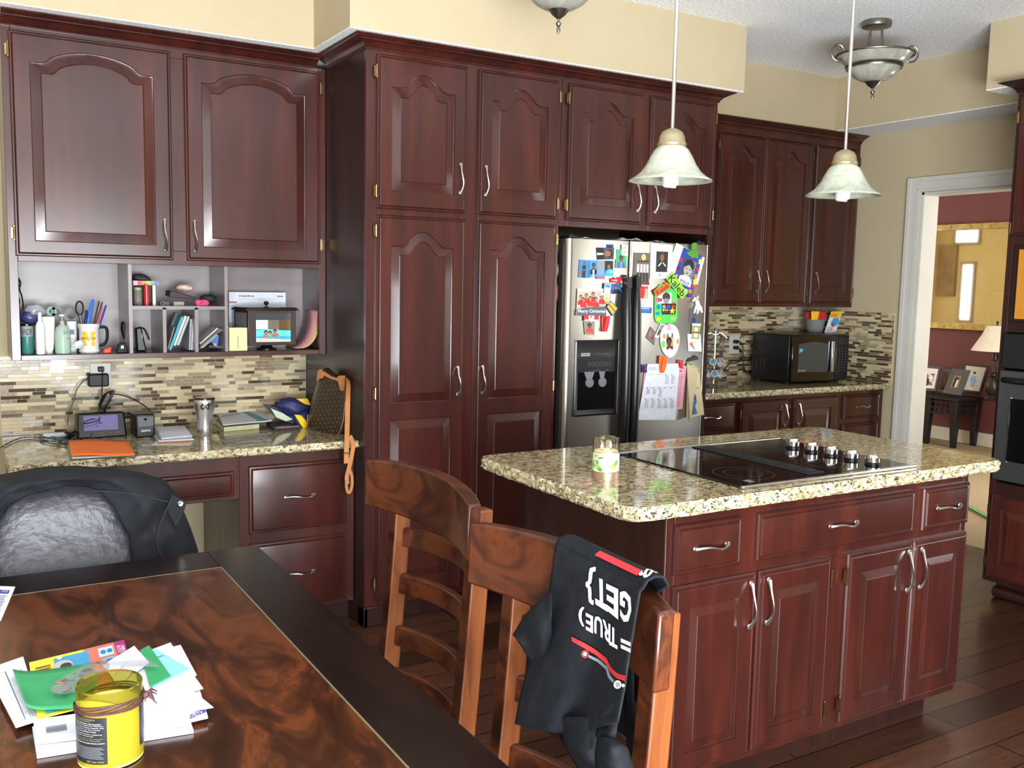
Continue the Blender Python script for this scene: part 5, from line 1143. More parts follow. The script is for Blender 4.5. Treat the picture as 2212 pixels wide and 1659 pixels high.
# coin bag
c = at(175, 1475, 'z', TZ + .02); M_BAG = flat((205, 205, 205), .12, trans=.55, alpha=.35, ior=1.2)
ax = (at(122, 1512, 'z', TZ + .02) - at(228, 1445, 'z', TZ + .02)); ang = math.atan2(ax.y, ax.x)
ux, uy = Vector((math.cos(ang), math.sin(ang), 0)), Vector((-math.sin(ang), math.cos(ang), 0)); hl = ax.length / 2
b = MB(); L = []
for k in range(17):
    t = -1 + 2 * k / 16; w = .024 * (1 - abs(t) ** 3) ** .5 + .003; h = .011 * (1 - abs(t) ** 2.5) ** .5 + .0008; cc = c + ux * (t * hl)
    L.append([cc + uy * (w * math.cos(a)) + Vector((0, 0, .011 + h * math.sin(a) + .0015 * math.sin(3 * a + k * 2))) for a in [2 * PI * j / 16 for j in range(16)]])
b.loops(L); q0, q1 = at(300, 1452, 'z', TZ + .034), at(338, 1420, 'z', TZ + .036)
bag = tag(b.build('coin_bag', M_BAG), 'clear plastic bag of loose coins lying on the green page', 'bag')
b = MB(); b.hexa([c - ux * hl * .8 + uy * .02 + Vector((0, 0, .012)), at(318, 1425, 'z', TZ + .03), at(345, 1440, 'z', TZ + .03), c - ux * hl * .8 - uy * .02 + Vector((0, 0, .012))], [p + Vector((0, 0, .0008)) for p in (c - ux * hl * .8 + uy * .02 + Vector((0, 0, .012)), at(318, 1425, 'z', TZ + .03), at(345, 1440, 'z', TZ + .03), c - ux * hl * .8 - uy * .02 + Vector((0, 0, .012)))])
b.build('bag_tail', M_BAG, bag, smooth=0)
R = random.Random(5)
for k in range(11):
    t = -.8 + 1.6 * k / 10; s_ = R.uniform(-.012, .012); cu = k in (1, 2, 9)
    cc = c + ux * (t * hl) + uy * s_ + Vector((0, 0, .012 + .004 * R.random())); r = .0105 if cu else .0095
    n = Vector((R.uniform(-.5, .5), R.uniform(-.5, .5), 1)).normalized(); a1 = n.orthogonal().normalized(); a2 = n.cross(a1)
    o = MB().prism([cc + a1 * (r * math.cos(2 * PI * j / 18)) + a2 * (r * math.sin(2 * PI * j / 18)) for j in range(18)], n * .0016).build('coin', flat((196, 112, 72), .35, metal=.4) if cu else flat((120, 116, 110), .3, metal=.6))
    tag(o, 'copper coin inside the clear coin bag' if cu else 'grey coin inside the clear coin bag', 'coin', 'copper coins in the bag' if cu else 'grey coins in the bag')
# yellow candle jar cut from a bottle
c = at(240, 1634, 'z', TZ); RJ = .0475; HJ = .120; c = Vector((c.x, c.y, TZ)); av = math.atan2(CP.y - c.y, CP.x - c.x)
jc = thing('jar_candle', c, 'yellow candle in a glass jar with black label and raffia tie on the dining table', 'candle')
M_OLIVE = flat((186, 178, 84), .04, trans=.9, ior=1.2)
b = MB(); b.lathe(c, [(.030, .0), (RJ - .004, .001), (RJ, .006), (RJ, HJ - .002), (RJ - .0015, HJ), (RJ - .004, HJ - .002), (RJ - .0042, .085)], 56, cap=False); b.build('glass_jar', M_OLIVE, jc)
b = MB(); wv = []
nW = 56
def wax_top(a):
    d = math.cos(a - (av - .55)); return .088 + .022 * max(0, d) ** 1.5
lo = [(c.x + (RJ - .0006) * math.cos(2 * PI * k / nW), c.y + (RJ - .0006) * math.sin(2 * PI * k / nW), c.z + .002) for k in range(nW)]
hi = [(c.x + (RJ - .0006) * math.cos(2 * PI * k / nW), c.y + (RJ - .0006) * math.sin(2 * PI * k / nW), c.z + wax_top(2 * PI * k / nW)) for k in range(nW)]
hi2 = [(c.x + (RJ - .010) * math.cos(2 * PI * k / nW), c.y + (RJ - .010) * math.sin(2 * PI * k / nW), c.z + wax_top(2 * PI * k / nW) - .001) for k in range(nW)]
ce = [(c.x + (RJ - .022) * math.cos(2 * PI * k / nW), c.y + (RJ - .022) * math.sin(2 * PI * k / nW), c.z + .080) for k in range(nW)]
b.loops([lo, hi, hi2, ce]); b.build('wax', noisemat('yellow_wax', [(.3, (246, 232, 116)), (.7, (250, 240, 140))], (1, 1, 1), 14, 3, 0, .35), jc)
b = MB(); cyl_patch(b, c, RJ + .0006, av - 1.55, av - .10, .012, .084, 0, 18)
tx = lambda s, z0, z1, a0=-1.28, a1=-.2, m=1: wrap_text(b, s, c, RJ + .0009, av + a0, av + a1, c.z + z0, c.z + z1, m)
for s, z0, z1, a1, m in (('CHATEAU STE MICHELLE', .0800, .0822, -.45, 2), ('COLLECTION', .0772, .0790, -.6, 2), ('Candle Collection was founded', .0736, .0758, -.28, 1), ('in Seattle to capture the delicious', .0705, .0727, -.22, 1), ('scents of wine and great vineyards. And', .0674, .0696, -.2, 1), ('twenty years on, We recycle', .0643, .0665, -.3, 1), ('old bottles and Paint Tools', .0612, .0634, -.42, 1),
                     ('Notes: black Cherry, raspberry', .0572, .0592, -.24, 1), ('and aged toasted oak', .0544, .0562, -.5, 1), ('burned brought to the vineyard', .0508, .0526, -.24, 2), ('WASHINGTON GROWN', .0480, .0496, -.3, 2), ('CANDLECOLLECTION.COM', .0438, .0456, -.18, 1)):
    tx(s, z0, z1, a1=a1, m=m)
for k in range(8): cyl_patch(b, c, RJ + .0009, av - 1.3, av - .2 - .05 * (k % 3), .0205 + k * .0024, .0218 + k * .0024, 3, 10)
tx('NET 15oz 14.5oz', .0145, .0175, -.75, -.2, 2)
b.build('label', [flat((40, 42, 46), .35), flat((225, 226, 226), .4), flat((170, 160, 110), .4), flat((110, 112, 116), .4)], jc, smooth=60)
b = MB(); cyl_patch(b, c, RJ + .0006, av + 1.02, av + 1.6, .022, .088, 0, 10); b.build('side_label', flat((44, 42, 60), .35), jc, smooth=60)
for k in range(6):
    b = MB(); n = 60; ph = k * 1.1; z0 = .0865 + k * .0022
    pts = [(c.x + (RJ + .0016 + .0007 * math.sin(5 * t + ph)) * math.cos(t), c.y + (RJ + .0016 + .0007 * math.sin(5 * t + ph)) * math.sin(t), c.z + z0 + .0022 * math.sin(2 * t + ph) + .004 * math.cos(t - av - 1.1)) for t in [2 * PI * i / n for i in range(n + 1)]]
    b.tube(pts, .0013, 6, cap=False); b.build('raffia_strand', noisemat('purple_raffia', [(.3, (66, 36, 38)), (.7, (98, 60, 60))], (1, 1, 1), 80, 3, 0, .5) if 'purple_raffia' not in MAT else MAT['purple_raffia'], jc)
kd = c + Vector(((RJ + .006) * math.cos(av + 1.25), (RJ + .006) * math.sin(av + 1.25), .098)); b = MB(); R = random.Random(2)
for k in range(7):
    e = kd + Vector((R.uniform(-.002, .02), R.uniform(-.006, .02), R.uniform(-.028, .012))); m_ = (kd + e) / 2 + Vector((R.uniform(-.006, .006), R.uniform(-.006, .006), .008)); b.tube([kd, m_, e], [.0022, .0018, .0008], 6)
b.ball(kd, .006, 6); b.build('raffia_knot', MAT['purple_raffia'], jc)

# ================================================================== on the desk
def A(px, py, y): return at(px, py, 'y', y)
def desk_pt(px, y, z=None): q = at(px, 900, 'y', y); return Vector((q.x, y, ZD if z is None else z))
# outlet and plugs on the tiles
def outlet(px0, py0, px1, py1, yw, label, cat='outlet'):
    a = A(px0, py0, yw); c_ = A(px1, py1, yw); o = thing('power_outlet', ((a.x + c_.x) / 2, yw, c_.z), label, cat)
    MB().box(a.x, yw - .006, c_.z, c_.x, yw + .002, a.z).build('cover_plate', M_TRIM, o, bevel=.002)
    b = MB(); cx = (a.x + c_.x) / 2; cz = (a.z + c_.z) / 2
    for dz in (-.021, .021): b.lathe((cx, yw - .006, cz + dz), [(.016, 0), (.016, .0012)], 20, ax='y')
    b.build('socket', flat((226, 226, 220), .4), o)
    b = MB()
    for dz in (-.021, .021):
        for dx in (-.006, .006): b.box(cx + dx - .001, yw - .0076, cz + dz - .003, cx + dx + .001, yw - .0072, cz + dz + .006)
    b.build('slots', M_BLK, o, smooth=0); return cx, cz
ocx, ocz = outlet(194, 785, 240, 836, .001, 'white wall outlet on the mosaic tiles above the desk clutter')
a = A(190, 808, -.03); c_ = A(235, 834, -.03)
wa = thing('power_adapter', (a.x, -.02, c_.z), 'black wall-wart power adapter plugged into the desk outlet', 'adapter')
MB().box(a.x, -.045, c_.z, c_.x, -.006, a.z).build('body', M_BLKM, wa, bevel=.006)
b = MB(); cordp = [A(192, 818, -.03), A(180, 822, -.035), A(166, 840, -.04), A(158, 868, -.045), A(148, 895, -.05), A(145, 918, -.06)]; b.tube(cordp, .0022, 8); b.build('cord', M_BLK, wa)
pl = thing('power_plug', A(217, 800, -.02), 'small black plug in the upper socket of the desk outlet', 'plug')
MB().box(A(211, 797, -.01).x, -.028, A(211, 803, -.01).z, A(224, 797, -.01).x, -.006, A(211, 792, -.01).z).build('body', M_BLKM, pl, bevel=.003)
def smooth_path(P, n=6):
    out = []
    P = [Vector(p) for p in P]
    for i in range(len(P) - 1):
        p0, p1, p2, p3 = P[max(i - 1, 0)], P[i], P[i + 1], P[min(i + 2, len(P) - 1)]
        for k in range(n):
            t = k / n; out.append(.5 * ((2 * p1) + (p2 - p0) * t + (2 * p0 - 5 * p1 + 4 * p2 - p3) * t * t + (3 * p1 - p0 - 3 * p2 + p3) * t ** 3))
    out.append(P[-1]); return out
b = MB(); b.tube(smooth_path([A(221, 800, -.03), A(221, 820, -.05), A(220, 850, -.04), A(219, 872, -.05), A(217, 892, -.06)]), .0022, 8); b.build('cord', M_BLK, pl)
# bundled cable loops standing above the radio
b = MB()
for k in range(5):
    o1 = .004 * k; b.tube(smooth_path([A(213 - k, 892, -.07 - o1), A(214 + k, 875, -.075), A(222 + 2 * k, 855 - k, -.08), A(240 - k, 845 + k, -.08), A(236 + k, 862, -.08), A(225 + k, 880, -.075), A(222 + k, 895, -.07)]), .0022, 7)
b.tube([A(240, 858, -.08), A(246, 843, -.08)], .006, 10)
b.tube(smooth_path([A(244, 851, -.08), A(262, 853, -.08), A(285, 861, -.08), (A(310, 875, -.08)), A(325, 888, -.09), A(331, 899, -.11)]), .0026, 8)
tag(b.build('cable_bundle', M_BLK), 'looped bundle of black cable rising above the clock radio', 'cable')
# cable tangle lying left of the radio
b = MB(); R = random.Random(11); P = []
for k in range(46):
    P.append(A(R.uniform(138, 168), R.uniform(905, 938), -.17 - .05 * R.random()))
P = [Vector((p.x, p.y - .03, ZD + .004 + .034 * R.random())) for p in P]
b.tube(smooth_path(P, 5), .0023, 6); b.tube(smooth_path([P[0], A(170, 948, -.32), A(188, 952, -.33), A(200, 935, -.25)]), .0018, 6)
tag(b.build('cable_tangle', M_BLK), 'black tangle of thin cables on the desk left of the clock radio', 'cable')
# clock radio
x0, x1 = A(166, 920, -.20).x, A(275, 920, -.20).x
cr = thing('clock_radio', ((x0 + x1) / 2, -.14, ZD), 'low black clock radio with a purple-tinted display under the outlet', 'radio')
zt = A(220, 893, -.20).z
b = MB(); b.hexa([(x0, -.20, ZD), (x1, -.20, ZD), (x1, -.07, ZD), (x0, -.07, ZD)], [(x0 + .006, -.165, zt), (x1 - .006, -.165, zt), (x1 - .006, -.08, zt - .004), (x0 + .006, -.08, zt - .004)]); b.build('body', M_BLK, cr, bevel=.008, seg=3)
yf = lambda z: -.20 + .035 * (z - ZD) / (zt - ZD) - .0015
def fq(u, v): z = ZD + .032 + (zt - ZD - .044) * v; return (x0 + .028 + (x1 - x0 - .062) * u, yf(z), z)
b = MB(); b.grid(fq, 1, 1); b.build('display', flat((104, 92, 150), .12), cr, smooth=0)
b = MB()
for k, s in enumerate(('RADIO ALARM', 'AM FM')): put_text(b, s, (lambda u, v, k=k: (x0 + .06 + k * .06 + .045 * u, yf(ZD + .02) - .001, ZD + .018 + .004 * v)))
b.build('lettering', flat((200, 90, 70), .4), cr, smooth=0)
b = MB(); b.tube(smooth_path([A(205, 905, -.215), A(190, 908, -.22), A(180, 915, -.22), A(200, 912, -.22), A(214, 906, -.22), A(216, 900, -.215), A(214, 912, -.22), A(220, 914, -.22)]), .002, 6); tag(b.build('thin_cable', M_BLK), 'thin black cable draped over the front of the clock radio', 'cable')
# electric sharpener
x0, x1 = A(292, 915, -.26).x, A(334, 915, -.26).x; zt = A(310, 894, -.26).z
sh = thing('pencil_sharpener', ((x0 + x1) / 2, -.2, ZD), 'black electric pencil sharpener with a grey square face beside the clock radio', 'sharpener')
b = MB(); b.box(x0, -.27, ZD, x1, -.13, zt); b.box(x0 + .01, -.14, ZD + .005, x1 - .012, -.09, zt - .02); b.build('body', M_BLK, sh, bevel=.008, seg=3)
MB().box(x0 + .007, -.2725, ZD + .048, x1 - .005, -.268, zt - .009).build('face_panel', flat((84, 88, 92), .3), sh, bevel=.003)
MB().lathe(((x0 + x1) / 2, -.2725, ZD + .080), [(.006, 0), (.006, .001)], 16, ax='y').build('pencil_hole', M_BLKG, sh)
b = MB(); put_text(b, 'SANYO', fr(x0 + .022, x1 - .018, ZD + .027, ZD + .035, -.2715), bold=.03); b.build('brand_lettering', flat((230, 230, 230), .4), sh, smooth=0)
# white stick, beaded lanyard
a = A(92, 936, -.07); tag(MB().box(a.x, -.10, ZD, A(139, 936, -.07).x, -.065, ZD + .016).build('white_power_brick', flat((212, 222, 226), .4), bevel=.003), 'small white box lying against the tiles at the left of the desk', 'box')
b = MB(); R = random.Random(4); P = [at(-30, 985, 'z', ZD + .006), at(0, 968, 'z', ZD + .006), at(20, 956, 'z', ZD + .006), at(45, 946, 'z', ZD + .006), at(70, 944, 'z', ZD + .006), at(95, 945, 'z', ZD + .01)]
for k in range(14): P.append(at(R.uniform(78, 150), R.uniform(942, 958), 'z', ZD + .006 + .008 * R.random()))
L_ = smooth_path(P, 7)
for i, p in enumerate(L_): b.ball(p, .0042, 4, i % 3, (1.2, 1.2, .7))
b.tube(L_, .0022, 5, 0)
tag(b.build('beaded_lanyard', [flat((30, 46, 44), .4), flat((110, 140, 134), .3), flat((60, 84, 78), .3)]), 'dark green beaded lanyard trailing off the left end of the desk', 'lanyard')
# orange folder on a green one
def desk_sheet(name, label, cat, quad, dz, base, shapes=(), th=.0015, group=None):
    return card(name, label, cat, [at(x, y, 'z', ZD + dz) for x, y in quad], 0, base, shapes, th=th, n0=(0, 0, 1), group=group, rough=.5)
desk_sheet('folder', 'sage green folder under the orange folder on the desk', 'folder', ((142, 956), (270, 958), (290, 986), (150, 993)), .000, (140, 156, 128), th=.003)
desk_sheet('paper_stack', 'white pages inside the folded orange folder on the desk', 'paper', ((150, 958), (276, 955), (290, 984), (156, 992)), .004, (220, 222, 236), th=.005)
b = MB(); q = [at(x, y, 'z', ZD + .0135) for x, y in ((147, 951), (277, 952), (292, 983), (154, 985))]
b.grid(lambda u, v: q[0] * (1 - u) * (1 - v) + q[1] * u * (1 - v) + q[2] * u * v + q[3] * (1 - u) * v + Vector((0, 0, .005 * math.sin(PI * u) * (1 - v) + .002 * math.sin(PI * u * 2))), 14, 6)
tag(b.build('folder', noisemat('orange_paper', [(.3, (238, 112, 40)), (.7, (246, 126, 52))], (1, 1, 1), 10, 3, 0, .5), solid=.0012), 'bright orange folder lying on the desk', 'folder')
# envelopes
desk_sheet('loose_sheet', 'thin white sheet under the envelope stack on the desk', 'paper', ((345, 945), (420, 948), (412, 962), (328, 962)), .000, (214, 212, 206))
desk_sheet('envelope', 'brown kraft envelope sticking out of the desk envelope stack', 'envelope', ((327, 938), (396, 944), (412, 958), (345, 960)), .002, (196, 132, 66), th=.003)
desk_sheet('envelope', 'lower white envelope in the desk envelope stack', 'envelope', ((326, 931), (405, 935), (418, 951), (342, 955)), .006, (214, 216, 224), [('r', .02, .02, .1, .9, (120, 124, 134))], th=.004)
desk_sheet('envelope', 'topmost white envelope of the desk envelope stack', 'envelope', ((334, 924), (398, 922), (415, 943), (350, 949)), .012, (224, 228, 240), [('r', .3, .3, .8, .32, (190, 194, 206))], th=.004)
desk_sheet('gift_card', 'small clear plastic card on the desk between folder and envelopes', 'card', ((307, 943), (322, 940), (326, 955), (312, 957)), .000, (150, 146, 140))
# steel tumbler
c = desk_pt(442, -.27); k_ = (A(460, 900, -.27).x - A(424, 900, -.27).x) / 2 / .86; zt = A(442, 858, -.27).z - ZD
tu = thing('travel_tumbler', c, 'stainless steel travel tumbler with black lettering on the desk', 'tumbler')
MB().lathe(c, [(.0, 0), (.029, .0), (.032, .006), (.031, .03), (.0325, .06), (.038, .10), (.0425, zt * .72), (.044, zt * .88), (.043, zt * .97), (.040, zt)], 40).build('body', noisemat('satin_steel', [(.3, (215, 214, 210)), (.7, (228, 227, 224))], (1, 1, 1), 9, 2, 0, .27, metal=.95), tu)
MB().lathe(c, [(.0435, zt * .945), (.0445, zt * .95), (.0445, zt * .985), (.040, zt), (.0, zt * .995)], 40, cap=False).build('rim', flat((60, 62, 66), .25, metal=.6), tu)
av2 = math.atan2(CP.y - c.y, CP.x - c.x); b = MB()
wrap_text(b, 'CAT', c, .0456, av2 - .38, av2 + .56, c.z + zt * .70, c.z + zt * .85, 0, bold=.08); b.build('logo', M_BLK, tu, smooth=0)
# books and mail right of the tumbler
desk_sheet('book', 'green-backed book at the bottom of the mail pile right of the tumbler', 'book', ((466, 916), (557, 910), (560, 926), (484, 933)), .0, (224, 222, 170), [('r', 0, 0, .03, 1, (110, 120, 50))], th=.020)
R = random.Random(8)
for k in range(7):
    j = lambda: R.uniform(-5, 5)
    desk_sheet('letter', 'creased letter in the mail pile right of the tumbler, layer between book and top sheet' if k < 6 else 'topmost pale letter with a teal band on the mail pile right of the tumbler', 'letter',
               ((466 + j(), 893 + j() * .4), (562 + j(), 888 + j() * .4), (584 + j(), 910 + j() * .4), (486 + j(), 918 + j() * .4)), .022 + k * .0042, R.choice(((196, 200, 210), (178, 182, 196), (206, 208, 214))),
               ([('p', [(.55, 0), (.7, 0), (.98, 1), (.75, 1)], (60, 140, 160))] if k == 6 else []) + [('p', [(.05, .3), (.5, .2), (.5, .26), (.05, .4)], (150, 154, 166))], th=.0032, group='letters in the mail pile' if k < 6 else None)
# blue and yellow drawstring bag, folder, notebook
desk_sheet('notebook', 'dark notebook with pink page edges under the blue and yellow bag', 'book', ((575, 918), (640, 914), (648, 928), (592, 932)), .0, (40, 36, 38), [('r', .1, .8, 1, 1, (214, 176, 168))], th=.012)
q = [A(x, y, yy) for x, y, yy in ((568, 872, -.10), (598, 880, -.14), (655, 905, -.20), (640, 917, -.20), (600, 906, -.17))]
b = MB(); b.prism(q, (0, .012, 0)); ob_ = b.build('open_folder', flat((52, 58, 84), .4), bevel=.001); tag(ob_, 'half-open navy folder with pale sheets inside beside the blue bag', 'folder')
q = [A(x, y, -.205) for x, y in ((585, 882), (612, 893), (632, 906), (618, 910), (597, 902))]; MB().prism(q, (0, .004, 0)).build('inner_sheets', flat((190, 200, 170), .5), ob_, smooth=0)
def lump(name, mat, P0, rx, rz, ry, rot=0, par=None, seed=1, n=22, m=14):
    b = MB(); L = []; cr_, sr = math.cos(rot), math.sin(rot)
    for j in range(1, m):
        a = PI * j / m; l = []
        for k in range(n):
            t = 2 * PI * k / n; d = Vector((math.sin(a) * math.cos(t), math.sin(a) * math.sin(t), math.cos(a)))
            f = 1 + .22 * noise.noise(d * 2.1 + Vector((seed, 0, 0))) + .08 * noise.noise(d * 6 + Vector((seed, 3, 0)))
            x, y, z = d.x * rx * f, d.y * ry * f, d.z * rz * f; x, z = x * cr_ - z * sr, x * sr + z * cr_; l.append(Vector(P0) + Vector((x, y, z)))
        L.append(l)
    b.loops(L); return b.build(name, mat, par, smooth=70)
M_NAVY = noisemat('navy_nylon', [(.3, (28, 34, 76)), (.7, (38, 44, 92))], (1, 1, 1), 16, 4, .5, .5, .3, 60)
bb = lump('drawstring_bag', M_NAVY, A(636, 883, -.16) + Vector((0, 0, .006)), .085, .044, .05, -.28, seed=3); tag(bb, 'crumpled navy drawstring bag with yellow patches between the mail and the handbag', 'bag')
lump('bag_fold', M_NAVY, A(655, 908, -.22), .045, .042, .03, .5, bb, 6)
b = MB(); q = [A(x, y, -.262) for x, y in ((637, 896), (650, 897), (661, 908), (664, 918), (658, 928), (650, 918))]; b.prism(q, (0, .02, 0), 0)
q = [A(x, y, -.205) for x, y in ((641, 862), (665, 861), (672, 876), (660, 874))]; b.prism(q, (0, .03, 0), 0); b.build('yellow_patch', flat((240, 196, 30), .45), bb, bevel=.002)
# monogram handbag leaning against the pantry side
hb = thing('handbag', (1.45, -.42, ZD), 'brown monogram shoulder bag with tan leather trim leaning on the pantry side', 'handbag')
M_MONO = noisemat('monogram_canvas', [(.3, (50, 38, 28)), (.7, (62, 48, 36))], (1, 1, 1), 60, 4, 0, .35)
M_TAN = noisemat('tan_leather', [(.3, (170, 108, 60)), (.7, (188, 124, 74))], (1, 1, 1), 18, 4, 0, .42)
H = lambda x, y: (640 + x / 5.19, 760 + y / 5.19)
# front face of the bag lies in a plane turned between wall and side panel: blend depth with the pixel column
def hb_pt(x, y, off=0):
    px, py = H(x, y); yy = -.30 - .26 * (x - 120) / 420.0
    p = at(px, py, 'y', yy); n = Vector((-.75, -.62, 0)).normalized(); return p + n * off
out = [(262, 215), (300, 195), (345, 235), (400, 280), (450, 300), (500, 285), (552, 300), (556, 420), (550, 560), (528, 760), (500, 870), (460, 940), (420, 965), (330, 950), (240, 925), (160, 880), (122, 845), (135, 700), (165, 560), (205, 430)]
cen = (350, 620); L = []
for s, o in ((1.0, -.055), (1.03, -.03), (1.0, -.004), (.9, .006), (.55, .012)): L.append([hb_pt(cen[0] + (x - cen[0]) * s, cen[1] + (y - cen[1]) * s, o) for x, y in out])
b = MB(); b.loops(L); b.build('body', M_MONO, hb, smooth=50)
b = MB(); b.tube([hb_pt(cen[0] + (x - cen[0]) * 1.01, cen[1] + (y - cen[1]) * 1.01, .002) for x, y in out[8:18]], .0022, 7); b.build('piping', flat((150, 124, 98), .4), hb)
b = MB(); R = random.Random(9)
rows_ = 0
for iy in range(13):
    for ix in range(9):
        x = 150 + ix * 46 + (23 if iy % 2 else 0); y = 345 + iy * 46 - ix * 3
        xl = 122 + max(0, (845 - y)) * .22; xr = 548 - max(0, (y - 560)) * .12
        if x < xl + 14 or x > xr - 22 or y > 925 - abs(x - 400) * .25: continue
        P0 = (ix + iy) % 3
        if P0 == 0: put_text(b, 'LV', (lambda u, v, x=x, y=y: hb_pt(x - 13 + 26 * u, y + 12 - 24 * v, .0135)))
        else:
            pp = [hb_pt(x + (13 if k % 2 == 0 else 4) * math.cos(PI * k / 4 + (PI / 4 if P0 == 2 else 0)), y + (13 if k % 2 == 0 else 4) * math.sin(PI * k / 4 + (PI / 4 if P0 == 2 else 0)), .0135) for k in range(8)]; b.face([b.p(p) for p in pp])
b.build('monogram_print', flat((122, 102, 70), .35), hb, smooth=0)
def leather(pts, o0, th, name='leather_trim'):
    b = MB(); b.loops([[hb_pt(x, y, o0) for x, y in pts], [hb_pt(x, y, o0 + th) for x, y in pts]]); return b.build(name, M_TAN, hb, bevel=.001)
leather([(243, 335), (262, 205), (300, 190), (330, 240), (318, 290), (280, 300)], .010, .006)
leather([(325, 215), (400, 268), (475, 292), (490, 325), (400, 300), (326, 262)], .008, .006)
leather([(478, 280), (505, 262), (562, 262), (572, 310), (556, 430), (535, 438), (512, 420), (498, 360)], .012, .006)
b = MB(); cc = hb_pt(578, 315, .016); b.lathe(cc, [(.0075, -.001), (.0095, -.001), (.0095, .001), (.0075, .001), (.0075, -.001)], 20, cap=False, ax='y'); b.build('ring', M_BRASS, hb)
b = MB()
def strap(pts, w, dy, name='strap'):
    b = MB(); L = []
    P = [Vector(at(*H(x, y), 'y', yy)) for x, y, yy in pts]; P = smooth_path(P, 6); n = len(P)
    for i, p in enumerate(P):
        t = (P[min(i + 1, n - 1)] - P[max(i - 1, 0)]).normalized(); s_ = t.cross(Vector((0, 1, 0)))
        s_ = s_.normalized() if s_.length > .1 else Vector((1, 0, 0)); tw = Vector((0, .35, 0)) * 0
        L.append([p - s_ * w, p + s_ * w, p + s_ * w + Vector((0, -.003, 0)), p - s_ * w + Vector((0, -.003, 0))])
    b.loops(L); return b.build(name, M_TAN, hb)
YS = -.715
strap([(580, 310, -.60), (582, 380, -.64), (576, 560, -.70), (570, 800, YS), (565, 1000, YS), (560, 1130, YS), (560, 1250, YS)], .0105, 0)
strap([(600, 940, -.712), (635, 1040, -.712), (625, 1140, -.712), (595, 1280, -.712), (565, 1400, -.712), (570, 1480, -.714)], .009, 0)
strap([(600, 1320, -.706), (622, 1400, -.706), (622, 1500, -.708), (600, 1570, -.710), (575, 1570, -.712), (560, 1500, -.714), (562, 1440, -.716)], .006, 0)
b = MB(); c0 = at(*H(565, 1135), 'y', YS - .004); b.ball(c0, .005, 6); b.tube([c0 + Vector((-.014, 0, .001)), c0 + Vector((.008, 0, 0))], .002, 6); b.build('stud', M_BRASS, hb)

# ================================================================== in the cubbyholes
ZC0 = ZSH; G1 = lambda x, y: (x / 5.672, 560 + y / 5.672); G2 = lambda x, y: (340 + x / 5.672, 560 + y / 5.672)
def cz(px, py, y): return at(px, py, 'y', y)
def vessel(name, label, cat, G, xc, xw, ytop, y, prof, mat, group=None, zb=None, parts=None):
    """lathe; prof in units of (half width, height 0..1); footprint measured from the photo"""
    zb = ZC0 if zb is None else zb
    a = at(*G(xc - xw / 2, 900), 'y', y).x; c_ = at(*G(xc + xw / 2, 900), 'y', y).x; zt = at(*G(xc, ytop), 'y', y).z
    r = (c_ - a) / 2 * .9; c = Vector(((a + c_) / 2, y, zb)); h = zt - zb
    o = thing(name, c, label, cat, group)
    MB().lathe(c, [(r * u, h * v) for u, v in prof], 26).build('body', mat, o)
    return o, c, r, h
def cyl_h(b, c, r, z0, z1, n=20, m=0): b.lathe((c.x, c.y, c.z + z0), [(r, 0), (r, z1 - z0)], n, m); return b
M_WHP = flat((236, 238, 236), .35); M_GRN = flat((150, 205, 160), .15, coat=.5)
o, c, r, h = vessel('chalk_jar', 'teal jar with a chalkboard label lettered ANDR at the left end of the cubby', 'jar', G1, 330, 170, 790, -.20, [(.9, 0), (1, .04), (1, .93), (.97, .95)], flat((64, 128, 118), .35))
aj = math.atan2(CP.y - c.y, CP.x - c.x); b = MB(); cyl_patch(b, c, r + .0008, aj - 1.4, aj + 1.4, h * .58, h * .92, 0, 18); wrap_text(b, 'ANDR', c, r + .0016, aj - .95, aj + .85, c.z + h * .64, c.z + h * .84, 1)
b.build('chalk_label', [flat((150, 156, 156), .6), flat((30, 34, 34), .6)], o, smooth=60); cyl_h(MB(), c, r * 1.03, h * .93, h).build('lid', M_BLK, o)
for k, (dx, dz, s, col, lab) in enumerate(((0, .035, .038, (60, 62, 110), 'bag of blue and grey trinkets heaped on the chalkboard-label jar'), (-.03, .10, .020, (36, 36, 38), 'black earphones hanging at the left wall of the cubby'), (.035, .06, .036, (190, 190, 192), 'crumpled clear plastic bag behind the white bottles'))):
    tag(lump('trinket_bag' if k == 0 else 'earphones' if k == 1 else 'plastic_bag', flat(col, .3) if k < 2 else flat(col, .15, alpha=.6), c + Vector((dx + .02 * (k == 0), .04, h + dz - .01)), s * (1.1 if k != 1 else .6), s * (.8 if k != 1 else 1.3), s * .7, 0, seed=k + 12), lab, 'bag' if k != 1 else 'earphones')
b = MB(); b.tube(smooth_path([A(40, 600, -.24), A(44, 612, -.24), A(42, 625, -.24), A(47, 640, -.22), A(50, 665, -.2), A(46, 680, -.2)]), .003, 7); b.ball(A(42, 612, -.235), .012, 6, 0, (.6, .6, 1.4)); tag(b.build('headset_cord', M_BLK), 'black headset dangling inside the far left of the cubby', 'headset')
o, c, r, h = vessel('lotion_bottle', 'slim white bottle with a narrow cap beside the chalkboard-label jar', 'bottle', G1, 492, 130, 650, -.235, [(.9, 0), (1, .03), (1, .62), (.8, .74), (.42, .79), (.40, .80), (.38, .98), (.3, 1)], M_WHP)
b = MB(); wrap_text(b, 'care', c, r + .0008, -PI / 2 - .3, -PI / 2 + .7, c.z + h * .3, c.z + h * .36); b.build('lettering', flat((170, 176, 180), .5), o, smooth=0)
a = at(*G1(600, 1050), 'y', -.19); c_ = Vector((a.x, -.19, ZC0)); o = thing('cream_tube', c_, 'white squeeze tube standing on its cap behind the slim bottle', 'tube'); zt = at(*G1(600, 705), 'y', -.19).z
